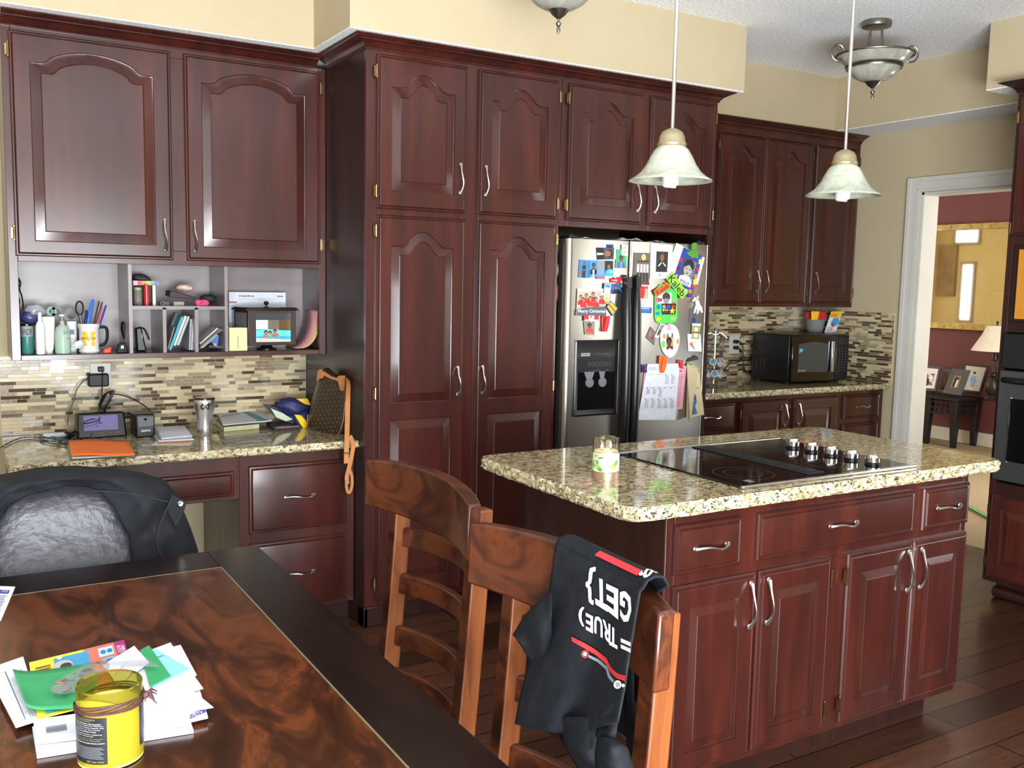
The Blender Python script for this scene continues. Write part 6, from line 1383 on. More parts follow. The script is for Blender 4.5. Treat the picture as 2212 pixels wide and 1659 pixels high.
b = MB(); b.loops([[(c_.x + .016 * math.cos(t), c_.y + .016 * math.sin(t), ZC0 + .012) for t in [2 * PI * k / 20 for k in range(20)]], [(c_.x + .021 * math.cos(t), c_.y + .010 * math.sin(t), ZC0 + .05) for t in [2 * PI * k / 20 for k in range(20)]], [(c_.x + .024 * math.cos(t), c_.y + .0015 * math.sin(t), zt) for t in [2 * PI * k / 20 for k in range(20)]]]); b.build('body', flat((238, 238, 226), .35), o)
cyl_h(MB(), c_, .015, 0, .013).build('cap', flat((226, 228, 216), .4), o)
o, c, r, h = vessel('pump_bottle', 'clear pump bottle half full of pale green sanitiser', 'bottle', G1, 765, 215, 800, -.215, [(.95, 0), (1, .03), (1, .72), (.8, .9), (.35, 1)], flat((196, 214, 200), .08, trans=.3, ior=1.2))
cyl_h(MB(), c, r * 1.004, .004, h * .42).build('green_liquid', M_GRN, o)
b = MB(); b.lathe((c.x, c.y, c.z + h), [(r * .36, -.004), (r * .36, .016), (r * .12, .018), (r * .12, .036)], 18); b.box(c.x - .012, c.y - .02, c.z + h + .034, c.x + .006, c.y + .006, c.z + h + .042); b.build('pump', flat((150, 156, 152), .3), o)
b = MB(); put_text(b, '>>', fr(c.x + .0, c.x + .018, c.z + h * .66, c.z + h * .8, c.y - r - .001)); put_text(b, 'sanitizer', fr(c.x + .012, c.x + .04, c.z + h * .5, c.z + h * .56, c.y - r - .001)); b.build('lettering', flat((60, 90, 80), .5), o, smooth=0)
o, c, r, h = vessel('white_cup', 'plain white cup with a small blue square, behind the pump bottle', 'cup', G1, 878, 150, 758, -.15, [(.82, 0), (.9, .04), (1, .98), (.97, 1), (.92, .97)], M_WHP)
b = MB(); b.box(c.x - .008, c.y - r - .001, c.z + h * .58, c.x + .008, c.y - r * .9, c.z + h * .74); b.build('blue_square', flat((60, 74, 120), .4), o, smooth=0)
for k, (x, y, s, col, lab, nm) in enumerate(((630, 640, .020, (50, 130, 100), 'green striped binder clip behind the squeeze tube', 'binder_clip'), (690, 640, .022, (24, 24, 26), 'black clip behind the pump bottle top', 'binder_clip'), (870, 690, .032, (30, 30, 32), 'black roll of tape sticking out of the white cup', 'tape_roll'))):
    p = at(*G1(x, y), 'y', -.13)
    b = MB(); b.lathe((p.x, p.y + .006, p.z), [(s * .5, 0), (s, 0), (s, .014), (s * .5, .014), (s * .5, 0)], 22, cap=False, ax='y'); tag(b.build(nm, flat(col, .35)), lab, 'tape' if 'tape' in nm else 'clip')
# mug with pens
o, c, r, h = vessel('college_mug', 'white mug with a yellow block M and black handle, holding pens', 'mug', G1, 1090, 300, 788, -.20, [(.86, 0), (.98, .06), (.9, .14), (.9, .8), (1.0, .88), (1.0, 1), (.92, 1), (.88, .2)], flat((222, 222, 220), .2, coat=.5))
b = MB(); hx = c.x + r * .86; b.tube(smooth_path([(hx, c.y - .01, c.z + h * .88), (hx + .028, c.y - .012, c.z + h * .86), (hx + .032, c.y - .012, c.z + h * .55), (hx + .022, c.y - .012, c.z + h * .32), (hx - .002, c.y - .01, c.z + h * .24)]), .0065, 10, ref=(0, 1, 0)); b.build('handle', M_BLK, o)
b = MB(); ym_ = c.y - r * .92
MX = lambda u, v, o_=0: (c.x - r * .72 + r * 1.15 * u, c.y - math.sqrt(max(0, (r * .93) ** 2 - (-r * .72 + r * 1.15 * u) ** 2)) - .0012 - o_, c.z + h * (.26 + .48 * v))
M_pts = [(0, 0), (.34, 0), (.34, .2), (.24, .2), (.24, .6), (.5, .18), (.76, .6), (.76, .2), (.66, .2), (.66, 0), (1, 0), (1, .2), (.92, .2), (.92, .8), (1, .8), (1, 1), (.74, 1), (.5, .6), (.26, 1), (0, 1), (0, .8), (.08, .8), (.08, .2), (0, .2)]
def strip(b, poly_cols, m):
    pass
for (ua, ub, va, vb) in ((0, .34, 0, .2), (.66, 1, 0, .2), (.06, .26, .2, .8), (.74, .94, .2, .8), (0, .28, .8, 1), (.72, 1, .8, 1)): b.grid(lambda u, v: MX(ua + (ub - ua) * u, va + (vb - va) * v), 3, 1, 0)
for sg in (0, 1):
    f = (lambda u: u) if sg == 0 else (lambda u: 1 - u)
    ids = [b.p(MX(f(u), v, .0003)) for u, v in ((.2, 1), (.32, 1), (.5, .62), (.5, .2), (.2, .78))]; b.face(ids if sg == 0 else ids[::-1], 0)
b.grid(lambda u, v: MX(-.06 + 1.12 * u, .42 + .2 * v, .0008), 6, 1, 0); put_text(b, 'MICHIGAN', lambda u, v: MX(.0 + 1.0 * u, .46 + .12 * v, .0016), 1, bold=.02)
b.build('emblem', [flat((240, 184, 40), .3), flat((60, 60, 100), .4)], o, smooth=0)
PENS = ((1075, 790, 1140, 490, (40, 110, 220), .0065, 'thick bright blue marker in the mug'), (1150, 785, 1215, 510, (44, 28, 34), .0035, 'dark maroon pen left of the red pen in the mug'), (1170, 790, 1255, 520, (30, 26, 30), .003, 'black-capped pen leaning in the mug'), (1190, 790, 1248, 575, (200, 70, 50), .0042, 'red-orange pen in the mug'), (1225, 790, 1300, 560, (50, 40, 170), .004, 'blue-violet pen leaning furthest right in the mug'), (1050, 785, 1060, 620, (26, 30, 76), .0055, 'navy pen standing left of the blue marker in the mug'))
for x0, y0, x1, y1, col, rr, lab in PENS:
    p = at(*G1(x0, y0), 'y', -.20); p2 = at(*G1(x1, y1), 'y', -.19); p0 = p + (p - p2).normalized() * .06
    o2 = tag(MB().tube([p0, p, p2 - (p2 - p).normalized() * .006, p2], [rr, rr, rr, rr * .6], 9).build('pen', flat(col, .25)), lab, 'pen', 'pens in the mug')
b = MB(); sc_ = at(*G1(975, 600), 'y', -.195); L = [(sc_.x + .014 * math.cos(t), -.195, sc_.z + .028 * math.sin(t)) for t in [2 * PI * k / 22 for k in range(23)]]; b.tube(L, .0035, 8, cap=False); b.tube([(sc_.x, -.195, sc_.z - .028), (sc_.x + .01, -.195, sc_.z - .09)], .004, 6)
tag(b.build('scissors', M_BLK), 'black-handled scissors standing at the left of the mug', 'scissors')
tag(lump('foil_packet', flat((196, 204, 198), .3), at(*G1(960, 1045), 'y', -.245), .022, .015, .006, .5, seed=21), 'small silver-green packet leaning on the mug base', 'packet')
tag(MB().hexa([(a_, b_, c_) for a_, b_, c_ in ((lambda p: [(p.x - .018, -.26, ZC0), (p.x + .012, -.262, ZC0), (p.x + .014, -.225, ZC0), (p.x - .016, -.223, ZC0)])(at(*G1(1310, 1050), 'y', -.245)))], [(a_, b_, c_) for a_, b_, c_ in ((lambda p: [(p.x - .012, -.255, ZC0 + .020), (p.x + .018, -.258, ZC0 + .026), (p.x + .02, -.225, ZC0 + .026), (p.x - .01, -.223, ZC0 + .020)])(at(*G1(1310, 1050), 'y', -.245)))]).build('orange_lighter_case', flat((244, 70, 26), .3), bevel=.005), 'bright orange plastic case in front of the mug handle', 'case')
p = at(*G1(1480, 1030), 'y', -.24); o = thing('small_gadget', (p.x, -.24, ZC0), 'black boxy gadget with a white sticker near the first divider', 'gadget')
b = MB(); b.hexa([(p.x - .016, -.255, ZC0), (p.x + .026, -.25, ZC0), (p.x + .026, -.215, ZC0), (p.x - .016, -.22, ZC0)], [(p.x - .010, -.25, ZC0 + .038), (p.x + .018, -.245, ZC0 + .044), (p.x + .018, -.215, ZC0 + .044), (p.x - .010, -.22, ZC0 + .038)]); b.build('body', M_BLKM, o, bevel=.004)
b = MB(); b.prism([(p.x - .002, -.2565, ZC0 + .018), (p.x + .009, -.2555, ZC0 + .020), (p.x + .008, -.2545, ZC0 + .032), (p.x - .002, -.2555, ZC0 + .030)], (0, -.001, 0)); b.build('sticker', flat((236, 236, 236), .4), o, smooth=0)
tag(lump('black_pouch', M_BLKM, at(*G1(1530, 880), 'y', -.13), .016, .045, .02, .1, seed=31), 'dark fabric pouch leaning on the first divider behind the boxy gadget', 'pouch')
# upper middle cubby
zsf = zs + .007
def ubox(name, lab, cat, G, x0, y0, x1, y1, ya, yb, col, zb=None, bev=.001, mat=None, **k):
    a = at(*G(x0, y0), 'y', ya); c_ = at(*G(x1, y1), 'y', ya); z0 = c_.z if zb is None else zb
    return tag(MB().box(a.x, ya, z0, c_.x, yb, a.z).build(name, mat or flat(col, .45), bevel=bev), lab, cat)
o, c, r, h = vessel('glass_jar', 'small glass jar with pale green lid in the upper middle cubby', 'jar', G1, 1700, 120, 345, -.18, [(.92, 0), (1, .05), (1, .75), (.8, .85)], flat((150, 148, 136), .1, trans=.4, ior=1.2), zb=zsf)
cyl_h(MB(), c, r * .9, h * .84, h).build('lid', flat((150, 170, 120), .4), o)
o, c, r, h = vessel('red_tube', 'red cylindrical tube standing in the upper middle cubby', 'tube', G1, 1805, 74, 312, -.20, [(1, 0), (1, 1)], flat((200, 34, 36), .25), zb=zsf)
o, c, r, h = vessel('white_tube', 'slim white tube standing right of the red tube', 'tube', G1, 1897, 46, 318, -.20, [(1, 0), (1, 1)], M_WHP, zb=zsf)
o, c, r, h = vessel('black_cup', 'black cup standing behind the red and white tubes', 'cup', G1, 1850, 150, 330, -.14, [(.9, 0), (1, 1), (1.15, 1.0), (1.15, 1.03)], M_BLKM, zb=zsf)
ubox('rainbow_box', 'flat rainbow-printed box lying on the small glass jar', 'box', G1, 1630, 262, 1950, 322, -.17, -.05, (200, 190, 200), mat=None)
b = MB(); a = at(*G1(1630, 262), 'y', -.172); c2 = at(*G1(1950, 322), 'y', -.172)
for k, col in enumerate(((214, 170, 190), (200, 70, 80), (220, 140, 70), (190, 190, 110), (110, 180, 130), (120, 110, 190))): b.box(a.x + (c2.x - a.x) * k / 6, -.1735, c2.z, a.x + (c2.x - a.x) * (k + 1) / 6, -.171, a.z, k)
b.build('rainbow_print', [flat(col, .4) for col in ((214, 170, 190), (200, 70, 80), (220, 140, 70), (190, 190, 110), (110, 180, 130), (120, 110, 190))], D.objects['rainbow_box'], smooth=0)
tag(lump('dark_mesh_bag', flat((60, 56, 60), .7), at(*G1(1740, 240), 'y', -.10), .038, .02, .03, -.25, seed=41), 'dark mesh pouch piled on the rainbow-printed box', 'pouch')
p = at(*G2(340, 350), 'y', -.15); tag(lump('sponge_in_bag', flat((226, 190, 172), .5), p, .036, .016, .03, -.1, seed=51), 'peach sponge in a clear wrapper on top of the wallet pile', 'sponge')
p = at(*G2(250, 430), 'y', -.17); tag(MB().hexa([(p.x - .045, -.22, p.z - .012), (p.x + .06, -.215, p.z - .02), (p.x + .06, -.12, p.z - .014), (p.x - .045, -.12, p.z - .006)], [(p.x - .040, -.22, p.z + .018), (p.x + .065, -.215, p.z - .010), (p.x + .06, -.12, p.z - .004), (p.x - .04, -.12, p.z + .018)]).build('wallet', flat((52, 30, 40), .5), bevel=.003), 'dark maroon wallet lying tilted under the peach sponge', 'wallet')
p = at(*G2(620, 460), 'y', -.13); tag(lump('folded_pouch', flat((40, 46, 42), .6), p + Vector((0, 0, -.008)), .034, .020, .03, 0, seed=61), 'dark green pouch at the right of the upper middle cubby', 'pouch')
b = MB(); p = at(*G2(550, 530), 'y', -.235)
for k in range(4):
    ph = k * .9; pts = [(p.x + .026 * math.cos(t) * (1 - .12 * k) - .002 * k, -.235 - .004 * k, p.z - .002 + .011 * math.sin(t + ph * .4)) for t in [2 * PI * i / 20 for i in range(21)]]; b.tube(pts, .0035, 6, cap=False)
b.ball((p.x - .018, -.24, p.z + .002), .013, 6, 0, (1, .6, .9)); tag(b.build('ribbon_hair_tie', flat((214, 60, 110), .5)), 'bright pink ribbon scrunchie at the front of the upper middle cubby', 'hair tie')
b = MB(); p = at(*G2(45, 540), 'y', -.225); b.lathe((p.x, -.205, zsf + .0092), [(.0035, 0), (.009, 0), (.009, .04), (.0035, .04), (.0035, 0)], 18, cap=False, ax='y'); b.box(p.x + .01, -.225, zsf, p.x + .035, -.19, zsf + .016); tag(b.build('small_flashlight', M_BLK), 'small black flashlight pointing out of the upper middle cubby', 'flashlight')
p = at(*G2(260, 530), 'y', -.215); tag(MB().box(p.x - .024, -.235, zsf, p.x + .02, -.19, zsf + .018).build('clear_case', flat((170, 166, 160), .15, trans=.3), bevel=.003), 'small clear plastic case in front of the wallet', 'case')
# lower cubbies
p = at(*G1(1720, 930), 'y', -.17); o = thing('stapler', (p.x, -.17, ZC0), 'black stapler standing on end in the small cubby after the mug', 'stapler')
b = MB(); b.hexa([(p.x - .018, -.19, ZC0), (p.x + .022, -.19, ZC0), (p.x + .022, -.15, ZC0), (p.x - .018, -.15, ZC0)], [(p.x - .022, -.19, ZC0 + .10), (p.x + .002, -.19, ZC0 + .105), (p.x + .002, -.15, ZC0 + .105), (p.x - .022, -.15, ZC0 + .10)]); b.build('body', M_BLK, o, bevel=.006)
b = MB(); b.tube(smooth_path([(p.x - .012, -.2, ZC0 + .104), (p.x + .012, -.2, ZC0 + .095), (p.x + .03, -.2, ZC0 + .05)]), .0045, 8); b.build('lever', M_BLKM, o)
b = MB(); b.box(p.x - .002, -.1925, ZC0 + .055, p.x + .006, -.190, ZC0 + .075); b.build('badge', flat((90, 92, 96), .4), o, smooth=0)
def leaning(G, pts, ya, yb, col, lab, cat='booklet', nm='booklet', grp=None):
    P = [at(*G(x, y), 'y', ya) for x, y in pts]; b = MB(); b.prism(P, (0, yb - ya, 0)); return tag(b.build(nm, flat(col, .35), bevel=.0006), lab, cat, grp)
LB = [(([(125, 1095), (135, 1100), (215, 835), (205, 825)]), (150, 140, 128), 'thin taupe booklet leaning furthest left in the small book cubby'), (([(140, 1108), (172, 1112), (325, 700), (290, 705)]), (46, 150, 170), 'teal-spined booklet leaning in the small book cubby'),
      (([(200, 1055), (222, 1060), (362, 700), (335, 692)]), (226, 230, 230), 'white booklet leaning right of the teal one'), (([(235, 1050), (265, 1056), (400, 705), (372, 695)]), (170, 174, 172), 'grey striped booklet leaning against the white one'),
      (([(385, 1112), (405, 1112), (425, 730), (400, 735)]), (150, 152, 158), 'grey disc sleeve standing near the right of the book cubby'), (([(412, 1112), (430, 1112), (444, 740), (430, 738)]), (190, 192, 196), 'pale disc sleeve standing beside the grey one'), (([(435, 1112), (450, 1112), (458, 760), (448, 755)]), (224, 226, 230), 'white disc sleeve furthest right in the book cubby')]
for pts, col, lab in LB: leaning(G2, pts, -.235, -.12, col, lab)
leaning(G2, [(160, 820), (235, 850), (300, 720), (225, 650)], -.15, -.10, (30, 70, 72), 'dark green case leaning behind the teal booklet', 'case', 'case')
leaning(G2, [(512, 1035), (530, 1040), (750, 850), (735, 838)], -.235, -.12, (196, 190, 182), 'pale slanted booklet at the top of the fan in the third small cubby')
leaning(G2, [(512, 1062), (530, 1066), (800, 870), (765, 845)], -.225, -.12, (74, 70, 68), 'dark slanted booklet in the third small cubby')
leaning(G2, [(515, 1090), (560, 1090), (745, 930), (720, 915)], -.23, -.12, (140, 136, 136), 'grey slanted booklet lowest in the third small cubby')
o = leaning(G2, [(640, 1000), (735, 1090), (755, 930), (700, 935)], -.215, -.19, (26, 100, 180), 'blue packet with an orange dot in the third small cubby', 'packet', 'packet')
q = at(*G2(705, 1045), 'y', -.217); MB().lathe((q.x, -.216, q.z), [(.006, 0), (.006, .001)], 14, ax='y').build('orange_dot', flat((240, 140, 60), .4), o)
leaning(G2, [(620, 1085), (780, 1090), (790, 1060), (640, 1050)], -.21, -.13, (24, 24, 28), 'black wallet under the blue packet', 'wallet', 'wallet')
# right cubby
a = at(*G2(872, 400), 'y', -.06); c_ = at(*G2(1568, 555), 'y', -.06)
b = MB(); b.box(a.x, -.065, ZC0, c_.x, -.055, a.z, 0); put_text(b, '0123456789123', fr(a.x + .045, a.x + .115, a.z - .022, a.z - .014, -.0655), 1, bold=.05); put_text(b, '99.90', fr(c_.x - .042, c_.x - .012, a.z - .022, a.z - .014, -.0655), 1, bold=.05)
for k in range(3): b.box(a.x + .04, -.0653, a.z - .028 - .004 * k, c_.x - .02 - .02 * k, -.065, a.z - .0272 - .004 * k, 2)
b.box(a.x, -.0655, a.z - .05, a.x + .035, -.065, a.z - .044, 3)
tag(b.build('printed_form', [flat((212, 216, 226), .5), flat((60, 62, 74), .5), flat((150, 152, 164), .5), flat((150, 60, 66), .5)], smooth=0), 'white printed form standing against the back of the right cubby', 'paper')
b = MB(); p0 = at(*G2(935, 600), 'y', -.10); p1 = at(*G2(935, 820), 'y', -.10); n = 70
b.tube([(p0.x + .006 * math.cos(t * .9), -.10 + .006 * math.sin(t * .9), p0.z + (p1.z - p0.z) * t / n) for t in range(n)], .0018, 5); tag(b.build('spiral_notebook_coil', flat((190, 196, 210), .3)), 'metal coil of a notebook standing beside the photo cube', 'notebook')
a = at(*G2(880, 840), 'y', -.255); c_ = at(*G2(1102, 1100), 'y', -.255)
b = MB(); b.box(a.x, -.255, ZC0, c_.x, -.19, a.z, 0); xm = (a.x + c_.x) / 2 - .004
for k in range(7): b.box(xm, -.2555, ZC0 + .012 + k * .008, xm + .005, -.255, ZC0 + .016 + k * .008, 1)
tag(b.build('cream_box', [flat((240, 216, 160), .5), flat((90, 84, 80), .5)], bevel=.0015), 'small cream cardboard box at the front left of the right cubby', 'box')
# rotating photo cube
a = at(*G2(1108, 625), 'y', -.245); c_ = at(*G2(1700, 1050), 'y', -.245); xa, xb = a.x, c_.x; zt, zb_ = a.z, c_.z; dd = .105; sx = -.034
pcu = thing('photo_cube', ((xa + xb) / 2, -.2, ZC0), 'dark wooden rotating photo cube with a knob on its lid, showing a pool photo', 'photo frame')
lo = [(xa, -.245, zb_), (xb, -.245, zb_), (xb + sx * .4, -.245 + dd, zb_), (xa + sx, -.245 + dd, zb_)]
b = MB(); b.hexa(lo, [(x, y, zt) for x, y, z in lo]); b.build('cube', flat((52, 36, 34), .3), pcu, bevel=.002)
b = MB(); e = .008; cx_ = sum(p[0] for p in lo) / 4; cy_ = sum(p[1] for p in lo) / 4
ex = [(cx_ + (x - cx_) * 1.12, cy_ + (y - cy_) * 1.12) for x, y, z in lo]; b.hexa([(x, y, zt) for x, y in ex], [(cx_ + (x - cx_) * .9, cy_ + (y - cy_) * .9, zt + .012) for x, y in ex]); b.build('lid', flat((34, 26, 26), .25), pcu, bevel=.002)
b = MB(); b.lathe((cx_, cy_, zt + .011), [(.014, 0), (.012, .004), (.004, .006), (.004, .010), (.009, .014), (.0115, .020), (.009, .027), (.0, .030)], 20); b.build('knob', M_BLK, pcu)
b = MB(); b.lathe((cx_, cy_, ZC0), [(.045, 0), (.045, .004), (.03, .007), (.02, zb_ - ZC0)], 28); b.build('turntable_base', M_BLK, pcu)
w_, h_ = xb - xa, zt - zb_
P4 = [Vector((xa + w_ * .16, -.2455, zt - h_ * .08)), Vector((xb - w_ * .12, -.2455, zt - h_ * .08)), Vector((xb - w_ * .12, -.2455, zb_ + h_ * .10)), Vector((xa + w_ * .16, -.2455, zb_ + h_ * .10))]
card('photo', 'x', 'photo', P4, 0, (72, 72, 74), [('r', 0, .24, 1, 1, (70, 178, 200)), ('r', 0, .24, .34, .55, (226, 240, 244)), ('r', .34, .24, .66, .56, (120, 112, 100)), ('r', .66, .24, 1, .6, (104, 80, 46)), ('p', [(0, .6), (.3, .56), (1, .62), (1, .8), (0, .8)], (110, 214, 226)), ('p', [(0, .86), (1, .92), (1, 1), (0, 1)], (222, 206, 190)),
      ('e', .28, .66, .06, .07, (40, 30, 28)), ('e', .28, .69, .05, .06, (176, 120, 92)), ('e', .40, .67, .055, .06, (40, 30, 28)), ('e', .40, .70, .045, .05, (176, 120, 92)), ('e', .54, .62, .055, .07, (50, 36, 30)), ('e', .54, .65, .045, .06, (170, 112, 86)), ('e', .28, .79, .1, .05, (186, 128, 98)), ('e', .54, .76, .12, .06, (176, 118, 90))], parent=pcu, rough=.12)
b = MB(); q0, q1, q2, q3 = [Vector(p) for p in (lo[3], lo[0], lo[0], lo[3])]; 
b.hexa([(xa + sx * .88 - .001, -.245 + dd * .88, zb_ + .014), (xa + sx * .12 - .001, -.245 + dd * .12, zb_ + .014), (xa + sx * .12 + .001, -.245 + dd * .12, zb_ + .014), (xa + sx * .88 + .001, -.245 + dd * .88, zb_ + .014)], [(xa + sx * .88 - .001, -.245 + dd * .88, zt - .012), (xa + sx * .12 - .001, -.245 + dd * .12, zt - .012), (xa + sx * .12 + .001, -.245 + dd * .12, zt - .012), (xa + sx * .88 + .001, -.245 + dd * .88, zt - .012)]); b.build('side_photo', flat((96, 98, 100), .1), pcu, smooth=0)
p = at(*G2(1600, 580), 'y', -.16); tag(MB().hexa([(p.x - .05, -.21, zt + .0125), (p.x + .02, -.215, zt + .010), (p.x + .03, -.14, zt + .010), (p.x - .03, -.14, zt + .0125)], [(p.x - .05, -.21, zt + .0145), (p.x + .02, -.215, zt + .0115), (p.x + .03, -.14, zt + .0115), (p.x - .03, -.14, zt + .0145)]).build('clear_sleeve', flat((120, 124, 130), .15), smooth=0), 'flat clear plastic sleeve lying on the photo cube lid', 'sleeve')
for k, (col, dx) in enumerate((((232, 232, 236), .012), ((60, 150, 90), .009), ((226, 176, 60), .006), ((196, 140, 140), .0))):
    b = MB(); p0 = at(*G2(1700, 1070), 'y', -.20); pr_ = at(*G2(1955, 690 - (50 if k == 3 else 0)), 'y', -.20)
    nn = 12; pts = []
    for i in range(nn + 1):
        t = i / nn; pts.append(Vector((p0.x - .012 + dx + (pr_.x - p0.x + .004) * math.sin(t * PI / 2) ** .8 * 1, 0, ZC0 + .004 + (pr_.z - ZC0) * (1 - math.cos(t * PI / 2)))))
    b.grid(lambda u, v: Vector((lerp_poly([(q.x, q.z) for q in pts], u)[0], -.235 + .19 * v, lerp_poly([(q.x, q.z) for q in pts], u)[1])), 12, 1)
    tag(b.build('curled_paper', flat(col, .5), solid=.0008), ('white', 'green', 'yellow', 'pink')[k] + ' sheet curled up against the right wall of the right cubby', 'paper')
# ================================================================== far corner worktop
MYF = -.43
x0 = at(1710, 800, 'y', MYF).x; x1 = at(1831, 800, 'y', MYF).x; zt = at(1712, 724, 'y', MYF).z; yb = min(-.03, at(1625, 770, 'x', x0).y)
mw = thing('microwave', ((x0 + x1) / 2, MYF / 2, ZR), 'black countertop microwave in the far corner', 'microwave')
MB().box(x0, MYF + .03, ZR + .012, x1, yb, zt).build('case', M_BLK, mw, bevel=.004)
w_ = x1 - x0; h_ = zt - ZR - .012; Z = lambda v: ZR + .012 + h_ * v; X = lambda u: x0 + w_ * u
dm = MB().box(x0, MYF, ZR + .014, X(.76), MYF + .03, zt - .002).build('door', M_BLKG, mw, bevel=.006)
MB().box(X(.77), MYF, ZR + .014, x1, MYF + .03, zt - .002).build('control_panel', M_BLK, mw, bevel=.006)
b = MB(); n = 14
b.face([b.p(X(u), MYF - .001, Z(v)) for u, v in [(.10, .22), (.62, .20)] + [(.62 - .52 * k / n, .80 + .05 * math.sin(PI * k / n)) for k in range(n + 1)]]); b.build('window', flat((64, 70, 74), .12), dm, smooth=0)
b = MB(); b.hexa([(X(.66), MYF - .018, Z(.2)), (X(.70), MYF - .020, Z(.2)), (X(.72), MYF - .004, Z(.2)), (X(.66), MYF - .004, Z(.2))], [(X(.66), MYF - .018, Z(.86)), (X(.70), MYF - .020, Z(.86)), (X(.72), MYF - .004, Z(.86)), (X(.66), MYF - .004, Z(.86))]); b.build('handle', flat((190, 192, 196), .15, metal=.8), dm, bevel=.003)
b = MB(); put_text(b, 'Emerson', fr(X(.11), X(.24), Z(.235), Z(.275), MYF - .0015)); b.build('lettering', flat((200, 204, 206), .4), dm, smooth=0)
MB().box(X(.81), MYF - .001, Z(.78), X(.96), MYF + .001, Z(.92)).build('clock_display', flat((40, 46, 48), .2), mw, smooth=0)
b = MB()
for r_ in range(9):
    for c_ in range(3): b.lathe((X(.83 + .055 * c_), MYF - .0006, Z(.70 - .06 * r_)), [(.0042, 0), (.0042, .001)], 10, ax='y')
b.build('buttons', flat((96, 100, 102), .4), mw, smooth=0)
for r_ in range(4):
    b = MB()
    for c_ in range(8): b.box(x0 - .0006, -.11 - r_ * .035, Z(.22 + .03 * c_), x0 + .001, -.095 - r_ * .035, Z(.232 + .03 * c_))
    b.build('side_vent', flat((70, 72, 74), .4), mw, smooth=0)
b = MB()
for xx in (x0 + .03, x1 - .03):
    for yy in (MYF + .06, yb - .03): b.lathe((xx, yy, ZR), [(.012, 0), (.013, .013)], 12)
b.build('feet', M_BLKM, mw)
MB().hexa([(X(.11), MYF - .0016, Z(.62)), (X(.17), MYF - .0016, Z(.66)), (X(.17), MYF - .0012, Z(.66)), (X(.11), MYF - .0012, Z(.62))], [(X(.12), MYF - .0016, Z(.72)), (X(.18), MYF - .0016, Z(.70)), (X(.18), MYF - .0012, Z(.70)), (X(.12), MYF - .0012, Z(.72))]).build('energy_sticker', flat((110, 190, 226), .3), dm, smooth=0)
# container pack on the microwave
yk = -.20; xa, xb = at(1738, 700, 'y', yk).x, at(1806, 700, 'y', yk).x; hh = at(1770, 672, 'y', yk - .02).z - zt; hh = min(hh, .15); cxk = xa + (xb - xa) * .45
tb = thing('food_container', (cxk, yk, zt), 'clear tub with red lid in a printed sleeve on top of the microwave', 'container')
b = MB(); b.lathe((cxk - .035, yk, zt), [(.045, 0), (.05, .01), (.066, hh * .72), (.064, hh * .72)], 30); b.build('tub', flat((150, 150, 150), .08, trans=.35, ior=1.2), tb)
b = MB(); b.lathe((cxk - .035, yk, zt), [(.068, hh * .62), (.070, hh * .64), (.070, hh * .95), (.064, hh)], 30); b.build('lid', flat((190, 36, 44), .3), tb)
P = [Vector((xb - .145, yk - .078, zt + hh)), Vector((xb - .04, yk - .078, zt + hh)), Vector((xb - .075, yk - .06, zt)), Vector((xb - .18, yk - .06, zt))]
card('sleeve', 'x', 'x', P, 0, (224, 232, 240), [('r', 0, 0, 1, .3, (240, 190, 50)), ('t', 'Glad', .06, .06, .6, .24, (210, 40, 40)), ('e', .62, .5, .35, .22, (60, 160, 214)), ('e', .5, .62, .12, .1, (206, 40, 40)), ('t', 'ON', .08, .72, .6, .92, (206, 40, 40))], parent=tb, th=.002)
P = [Vector((xa - .02, yk - .065, zt + hh)), Vector((xa + .045, yk - .075, zt + hh)), Vector((xa + .03, yk - .073, zt + hh * .62)), Vector((xa - .01, yk - .062, zt + hh * .6))]
card('yellow_flap', 'x', 'x', P, 0, (236, 190, 40), parent=tb, th=.002)
# outlet with two plugs and cords
ox, oz = outlet(1576, 724, 1595, 764, .001, 'white wall outlet with two black plugs left of the microwave')
for nm, py, path, lab in (('power_plug', 738, ((1590, 738, -.03), (1600, 740, -.045), (1606, 755, -.05), (1602, 775, -.05), (1590, 784, -.06), (1578, 785, -.08), (1570, 792, -.12), (1562, 801, -.15)), 'upper black plug whose cord runs left behind the pod carousel'),
                          ('power_plug', 751, ((1590, 751, -.03), (1600, 756, -.045), (1607, 770, -.05), (1606, 792, -.06), (1614, 803, -.06), (1628, 806, -.06)), 'lower black plug whose cord runs to the microwave')):
    p = A(1588, py, -.015); o = thing(nm, p, lab, 'plug')
    MB().box(p.x - .012, -.034, p.z - .011, p.x + .016, -.007, p.z + .011).build('body', M_BLKM, o, bevel=.004)
    MB().tube(smooth_path([A(*q) for q in path]), .0035, 8).build('cord', M_BLK, o)
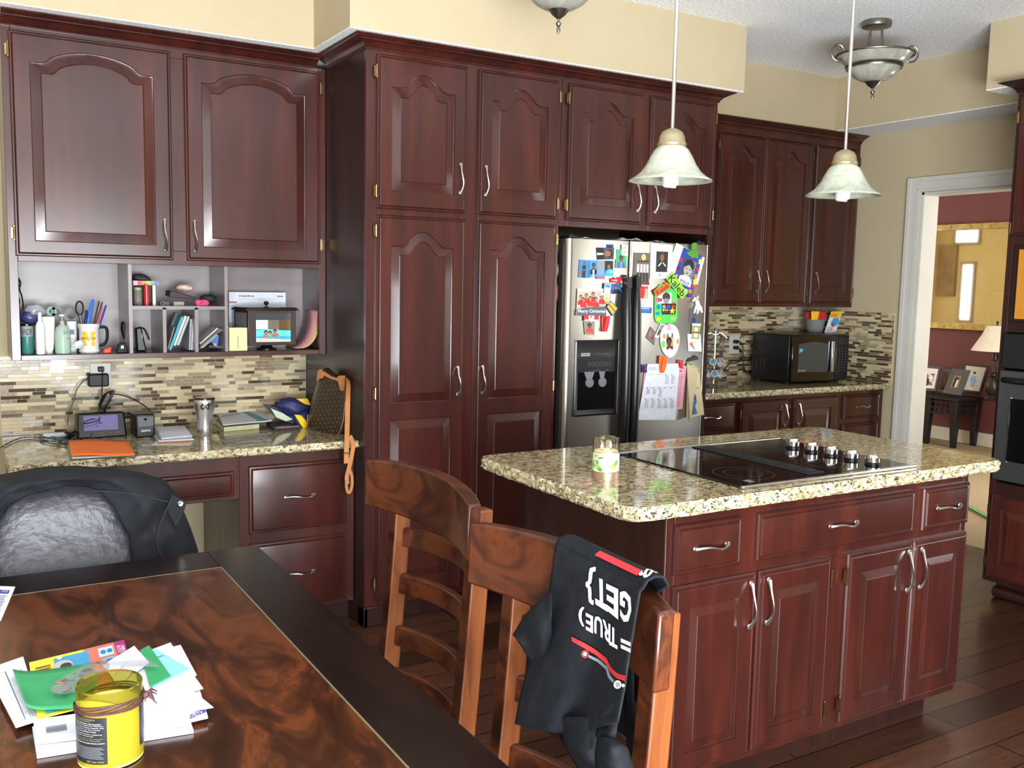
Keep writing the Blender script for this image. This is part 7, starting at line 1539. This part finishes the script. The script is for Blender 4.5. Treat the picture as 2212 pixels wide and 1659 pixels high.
# coffee pod carousel
yq = -.30; pb = at(1545, 836, 'y', yq); c = Vector((at(1541, 830, 'y', yq).x, yq, ZR))
cc = thing('pod_carousel', c, 'chrome wire coffee pod carousel beside the refrigerator', 'rack')
b = MB(); b.lathe(c, [(.0, 0), (.065, .0), (.07, .006), (.06, .012), (.01, .016)], 30, cap=False); b.tube([c + Vector((0, 0, .01)), c + Vector((0, 0, .33))], .005, 10); b.ball(c + Vector((0, 0, .335)), .010, 7)
b.build('stand', M_CHROME, cc)
b = MB()
for lv in range(4):
    for k in range(6):
        a = 2 * PI * k / 6 + .3 + lv * .2; d = Vector((math.cos(a), math.sin(a), 0)); p0 = c + Vector((0, 0, .30 - lv * .07)); q = p0 + d * .055 + Vector((0, 0, -.012))
        b.tube(smooth_path([p0, p0 + d * .03 + Vector((0, 0, .014)), p0 + d * .055 + Vector((0, 0, -.002)), q + d * .012], 4), .0016, 6)
        nr = (d * .8 + Vector((0, 0, .6))).normalized(); e1 = nr.orthogonal().normalized(); e2 = nr.cross(e1)
        b.tube([q + e1 * (.021 * math.cos(t)) + e2 * (.021 * math.sin(t)) for t in [2 * PI * j / 14 for j in range(15)]], .0014, 5, cap=False)
b.build('wire_loops', M_CHROME, cc)
k2 = 0
for lv in (2, 3):
    for k in range(6):
        if lv == 2 and k in (0, 1, 2): continue
        a = 2 * PI * k / 6 + .3 + lv * .2; d = Vector((math.cos(a), math.sin(a), 0)); q = c + Vector((0, 0, .30 - lv * .07)) + d * .055 + Vector((0, 0, -.012))
        nr = (d * .8 + Vector((0, 0, .6))).normalized(); e1 = nr.orthogonal().normalized(); e2 = nr.cross(e1); b = MB()
        b.loops([[q + nr * hh_ + e1 * (rr * math.cos(2 * PI * j / 18)) + e2 * (rr * math.sin(2 * PI * j / 18)) for j in range(18)] for rr, hh_ in ((.016, -.026), (.0205, .0), (.0235, .001), (.0235, .0025))])
        pod = b.build('coffee_pod', flat((214, 220, 222), .4)); tag(pod, 'small white coffee pod with a printed foil lid in the wire carousel', 'coffee pod', 'coffee pods in the carousel')
        b = MB(); b.loops([[q + nr * hh_ + e1 * (.019 * math.cos(2 * PI * j / 18)) + e2 * (.019 * math.sin(2 * PI * j / 18)) for j in range(18)] for hh_ in (.0025, .003)]); b.build('foil_lid', flat((120, 170, 190) if k % 2 else (176, 150, 150), .3), pod, smooth=0)

# ================================================================== hall beyond the doorway
XT = 8.22
zt = at(2079, 864, 'x', XT).z
ct = thing('console_table', (8.42, 1.4, 0), 'black wooden side table with a lattice apron in the hall', 'table')
M_BT = flat((26, 26, 30), .35); ya, yb2 = 1.0, 1.85
MB().box(XT, ya, zt - .025, XM - .02, yb2, zt).build('table_top', M_BT, ct, bevel=.004)
b = MB()
for z in (zt - .045, zt - .10, zt - .155): b.box(XT + .02, ya + .02, z - .012, XT + .04, yb2 - .02, z + .004); b.box(XT + .02, ya + .02, z - .012, XM - .04, ya + .04, z + .004)
for k in range(14): y = ya + .06 + k * .058; b.box(XT + .022, y, zt - .165, XT + .036, y + .012, zt - .02)
for k in range(6): x = XT + .07 + k * .055; b.box(x, ya + .022, zt - .165, x + .012, ya + .036, zt - .02)
b.build('lattice_apron', M_BT, ct, smooth=0)
for (x, y) in ((XT + .01, ya + .01), (XT + .01, ya + .30), (XM - .10, ya + .01), (XT + .01, yb2 - .09), (XM - .10, yb2 - .09)):
    MB().hexa([(x + .02, y + .02, 0), (x + .065, y + .02, 0), (x + .065, y + .065, 0), (x + .02, y + .065, 0)], [(x, y, zt - .025), (x + .08, y, zt - .025), (x + .08, y + .08, zt - .025), (x, y + .08, zt - .025)]).build('leg', M_BT, ct, bevel=.003)
def stand_frame(quad, xpl, lab, base, inner, shapes, bw=.16):
    """framed picture leaning back on the hall table"""
    q = [at(px, py, 'x', xpl + dx) for (px, py), dx in zip(quad, (.06, .06, 0, 0))]; dz = (zt + .001) - min(q[2].z, q[3].z)
    o = thing('picture_frame', (q[3] + q[2]) / 2, lab, 'photo frame')
    n = (q[1] - q[0]).cross(q[3] - q[0]).normalized(); n = -n if n.dot(CP - q[0]) < 0 else n
    b = MB(); b.hexa([p - n * .012 for p in (q[3], q[2], q[1], q[0])], [p + n * .004 for p in (q[3], q[2], q[1], q[0])]); b.build('frame', flat(base, .35), o, bevel=.003)
    f = lambda u, v: q[0] * (1 - u) * (1 - v) + q[1] * u * (1 - v) + q[2] * u * v + q[3] * (1 - u) * v + n * .0045
    card('photo', 'x', 'x', [f(bw, bw * .9), f(1 - bw, bw * .9), f(1 - bw, 1 - bw * .9), f(bw, 1 - bw * .9)], 0, inner, shapes, parent=o, rough=.2)
    mid = (q[0] + q[1]) / 2; MB().hexa([mid - n * .012 + Vector((0, .02, -.04)), mid - n * .012 + Vector((0, -.02, -.04)), (q[2] + q[3]) / 2 - n * .10 + Vector((0, -.02, .0)), (q[2] + q[3]) / 2 - n * .10 + Vector((0, .02, 0))], [p + Vector((0, 0, .006)) for p in (mid - n * .012 + Vector((0, .02, -.04)), mid - n * .012 + Vector((0, -.02, -.04)), (q[2] + q[3]) / 2 - n * .10 + Vector((0, -.02, .0)), (q[2] + q[3]) / 2 - n * .10 + Vector((0, .02, 0)))]).build('easel_back', M_BT, o, smooth=0)
    return o
stand_frame(((2000, 789), (2033, 792), (2022, 846), (1985, 843)), 8.36, 'dark frame with a wide white mat, leftmost on the hall table', (60, 66, 74), (226, 228, 230), [('r', .2, .25, .8, .85, (150, 90, 100)), ('e', .55, .5, .2, .18, (226, 226, 226)), ('e', .35, .7, .15, .2, (40, 30, 34))], .12)
stand_frame(((2040, 792), (2066, 795), (2050, 842), (2028, 840)), 8.50, 'dark frame half hidden behind the silver-cornered frame on the hall table', (24, 22, 22), (84, 66, 44), [('e', .5, .5, .3, .3, (110, 90, 60))], .12)
stand_frame(((2057, 795), (2096, 800), (2076, 855), (2036, 849)), 8.28, 'grey wide-bordered frame with a small couple photo, frontmost on the hall table', (70, 72, 78), (140, 116, 84), [('e', .35, .2, .18, .1, HR), ('e', .62, .24, .16, .1, HR), ('r', .2, .3, .5, .95, (30, 28, 34)), ('r', .55, .35, .75, .95, (226, 226, 230))], .30)
stand_frame(((2084, 785), (2136, 791), (2118, 850), (2078, 846)), 8.50, 'large black frame with a pale photo of a child in blue, rightmost', (28, 28, 30), (196, 192, 186), [('e', .5, .3, .09, .08, (120, 86, 70)), ('e', .5, .26, .08, .06, (50, 40, 36)), ('p', [(.38, .38), (.6, .38), (.72, .65), (.3, .65)], (120, 170, 206)), ('r', .42, .65, .48, .85, (150, 110, 90)), ('r', .54, .65, .6, .85, (150, 110, 90))], .08)
# lamp on the hall table
lx, ly = 8.45, at(2153, 720, 'x', 8.45).y
lp = thing('table_lamp', (lx, ly, zt), 'table lamp with a white flared shade and dark turned base on the hall table', 'lamp')
zs0, zs1 = at(2135, 757, 'x', lx).z, at(2140, 703, 'x', lx).z
MB().lathe((lx, ly, 0), [(.21, zs0), (.17, zs0 + (zs1 - zs0) * .3), (.125, zs0 + (zs1 - zs0) * .62), (.085, zs1), (.083, zs1), (.123, zs0 + (zs1 - zs0) * .62), (.168, zs0 + (zs1 - zs0) * .3), (.208, zs0)], 40, cap=False).build('lamp_shade', flat((226, 220, 206), .7), lp)
hb_ = zs0 - zt
MB().lathe((lx, ly, zt), [(.0, 0), (.07, 0), (.075, .015), (.05, .03), (.035, .05), (.06, .09), (.065, .14), (.045, .19), (.02, .22), (.035, .24), (.035, .255), (.015, .27), (.012, hb_ * .8), (.03, hb_ * .82), (.03, hb_ * .9), (.01, hb_ + .08), (.0, hb_ + .08)], 28, cap=False).build('base', flat((40, 32, 28), .35), lp)
b = MB(); b.tube([(lx, ly, zs0 - .02), (lx, ly, zs1 + .02)], .005, 8); b.ball((lx, ly, zs1 + .03), .012, 6, 0, (1, 1, 1.4)); b.build('finial', flat((50, 42, 36), .35), lp)
# framed mirror
my0, my1 = .62, 1.86; mz1, mz0 = at(2100, 483, 'x', XM - .02).z, at(2080, 712, 'x', XM - .02).z
mr = thing('framed_mirror', (XM - .02, (my0 + my1) / 2, mz0), 'large gilt-framed wall mirror above the hall table', 'mirror')
MB().box(XM - .018, my0 + .04, mz0 + .04, XM - .014, my1 - .04, mz1 - .04).build('mirror_glass', M_MIRROR, mr, smooth=0)
b = MB()
for (a, c_, e, f) in ((my0, my1, mz0, mz0 + .06), (my0, my1, mz1 - .06, mz1), (my0, my0 + .06, mz0, mz1), (my1 - .06, my1, mz0, mz1)):
    b.box(XM - .045, a, e, XM - .001, c_, f); 
    if f - e < .1:
        k = a
        while k < c_: b.box(XM - .05, k, e + .012, XM - .045, k + .05, f - .012); k += .21
b.build('gilt_frame', noisemat('gilt_frame_metal', [(.3, (150, 128, 74)), (.7, (196, 172, 108))], (1, 1, 1), 20, 3, 0, .35, metal=.5), mr, bevel=.006)
def mir(px, py):
    p = at(px, py, 'x', XM - .018); d = p - CP; d.x = -d.x; t = (XH + .004 - p.x) / d.x; return p + d * t
def mirror_pane(i, quad):
    q = [mir(*c) for c in quad]; ys = [p.y for p in q]; zs_ = [p.z for p in q]; y0, y1, z0, z1 = min(ys), max(ys), min(zs_), max(zs_)
    w = D.objects.new('window_%d' % i, None); COL.objects.link(w); w.location = (XH, (y0 + y1) / 2, z0); WL[w.name] = Vector(w.location); struct(w)
    MB().box(XH + .001, y0, z0, XH + .006, y1, z1).build('pane', flat((255, 255, 255), .3, emis=(250, 250, 255), es=5.0), w, smooth=0)
    b = MB()
    for a in ((y0 - .04, y0, z0 - .04, z1 + .04), (y1, y1 + .04, z0 - .04, z1 + .04), (y0, y1, z0 - .04, z0), (y0, y1, z1, z1 + .04)): b.box(XH + .001, a[0], a[2], XH + .02, a[1], a[3])
    b.build('frame', flat((150, 128, 84), .5), w, smooth=0)
mirror_pane(4, ((2068, 495), (2112, 495), (2112, 522), (2068, 522)))
mirror_pane(5, ((2082, 572), (2096, 572), (2094, 690), (2082, 690)))
# what the mirror sees across the hall
_a, _b = mir(2030, 530), mir(2062, 640)
op = thing('abstract_painting', (XH + .02, (_a.y + _b.y) / 2, min(_a.z, _b.z)), 'orange and grey abstract painting on the yellow hall wall, seen only in the mirror', 'painting')
MB().box(XH + .001, min(_a.y, _b.y), min(_a.z, _b.z), XH + .03, max(_a.y, _b.y), max(_a.z, _b.z)).build('canvas', noisemat('orange_canvas', [(.35, (90, 80, 66)), (.5, (150, 116, 72)), (.7, (176, 150, 100))], (1, .6, .6), 2, 3, 1, .6), op)
# green hose-like toy stick on the carpet
b = MB(); p0, p1 = at(2084, 1090, 'z', .012), at(2135, 1117, 'z', .012); b.tube([p0 + (p0 - p1) * .4, p0, p1, p1 + (p1 - p0) * .5], .011, 10)
tag(b.build('green_stick', flat((30, 150, 76), .35)), 'bright green plastic stick lying on the hall carpet', 'stick')
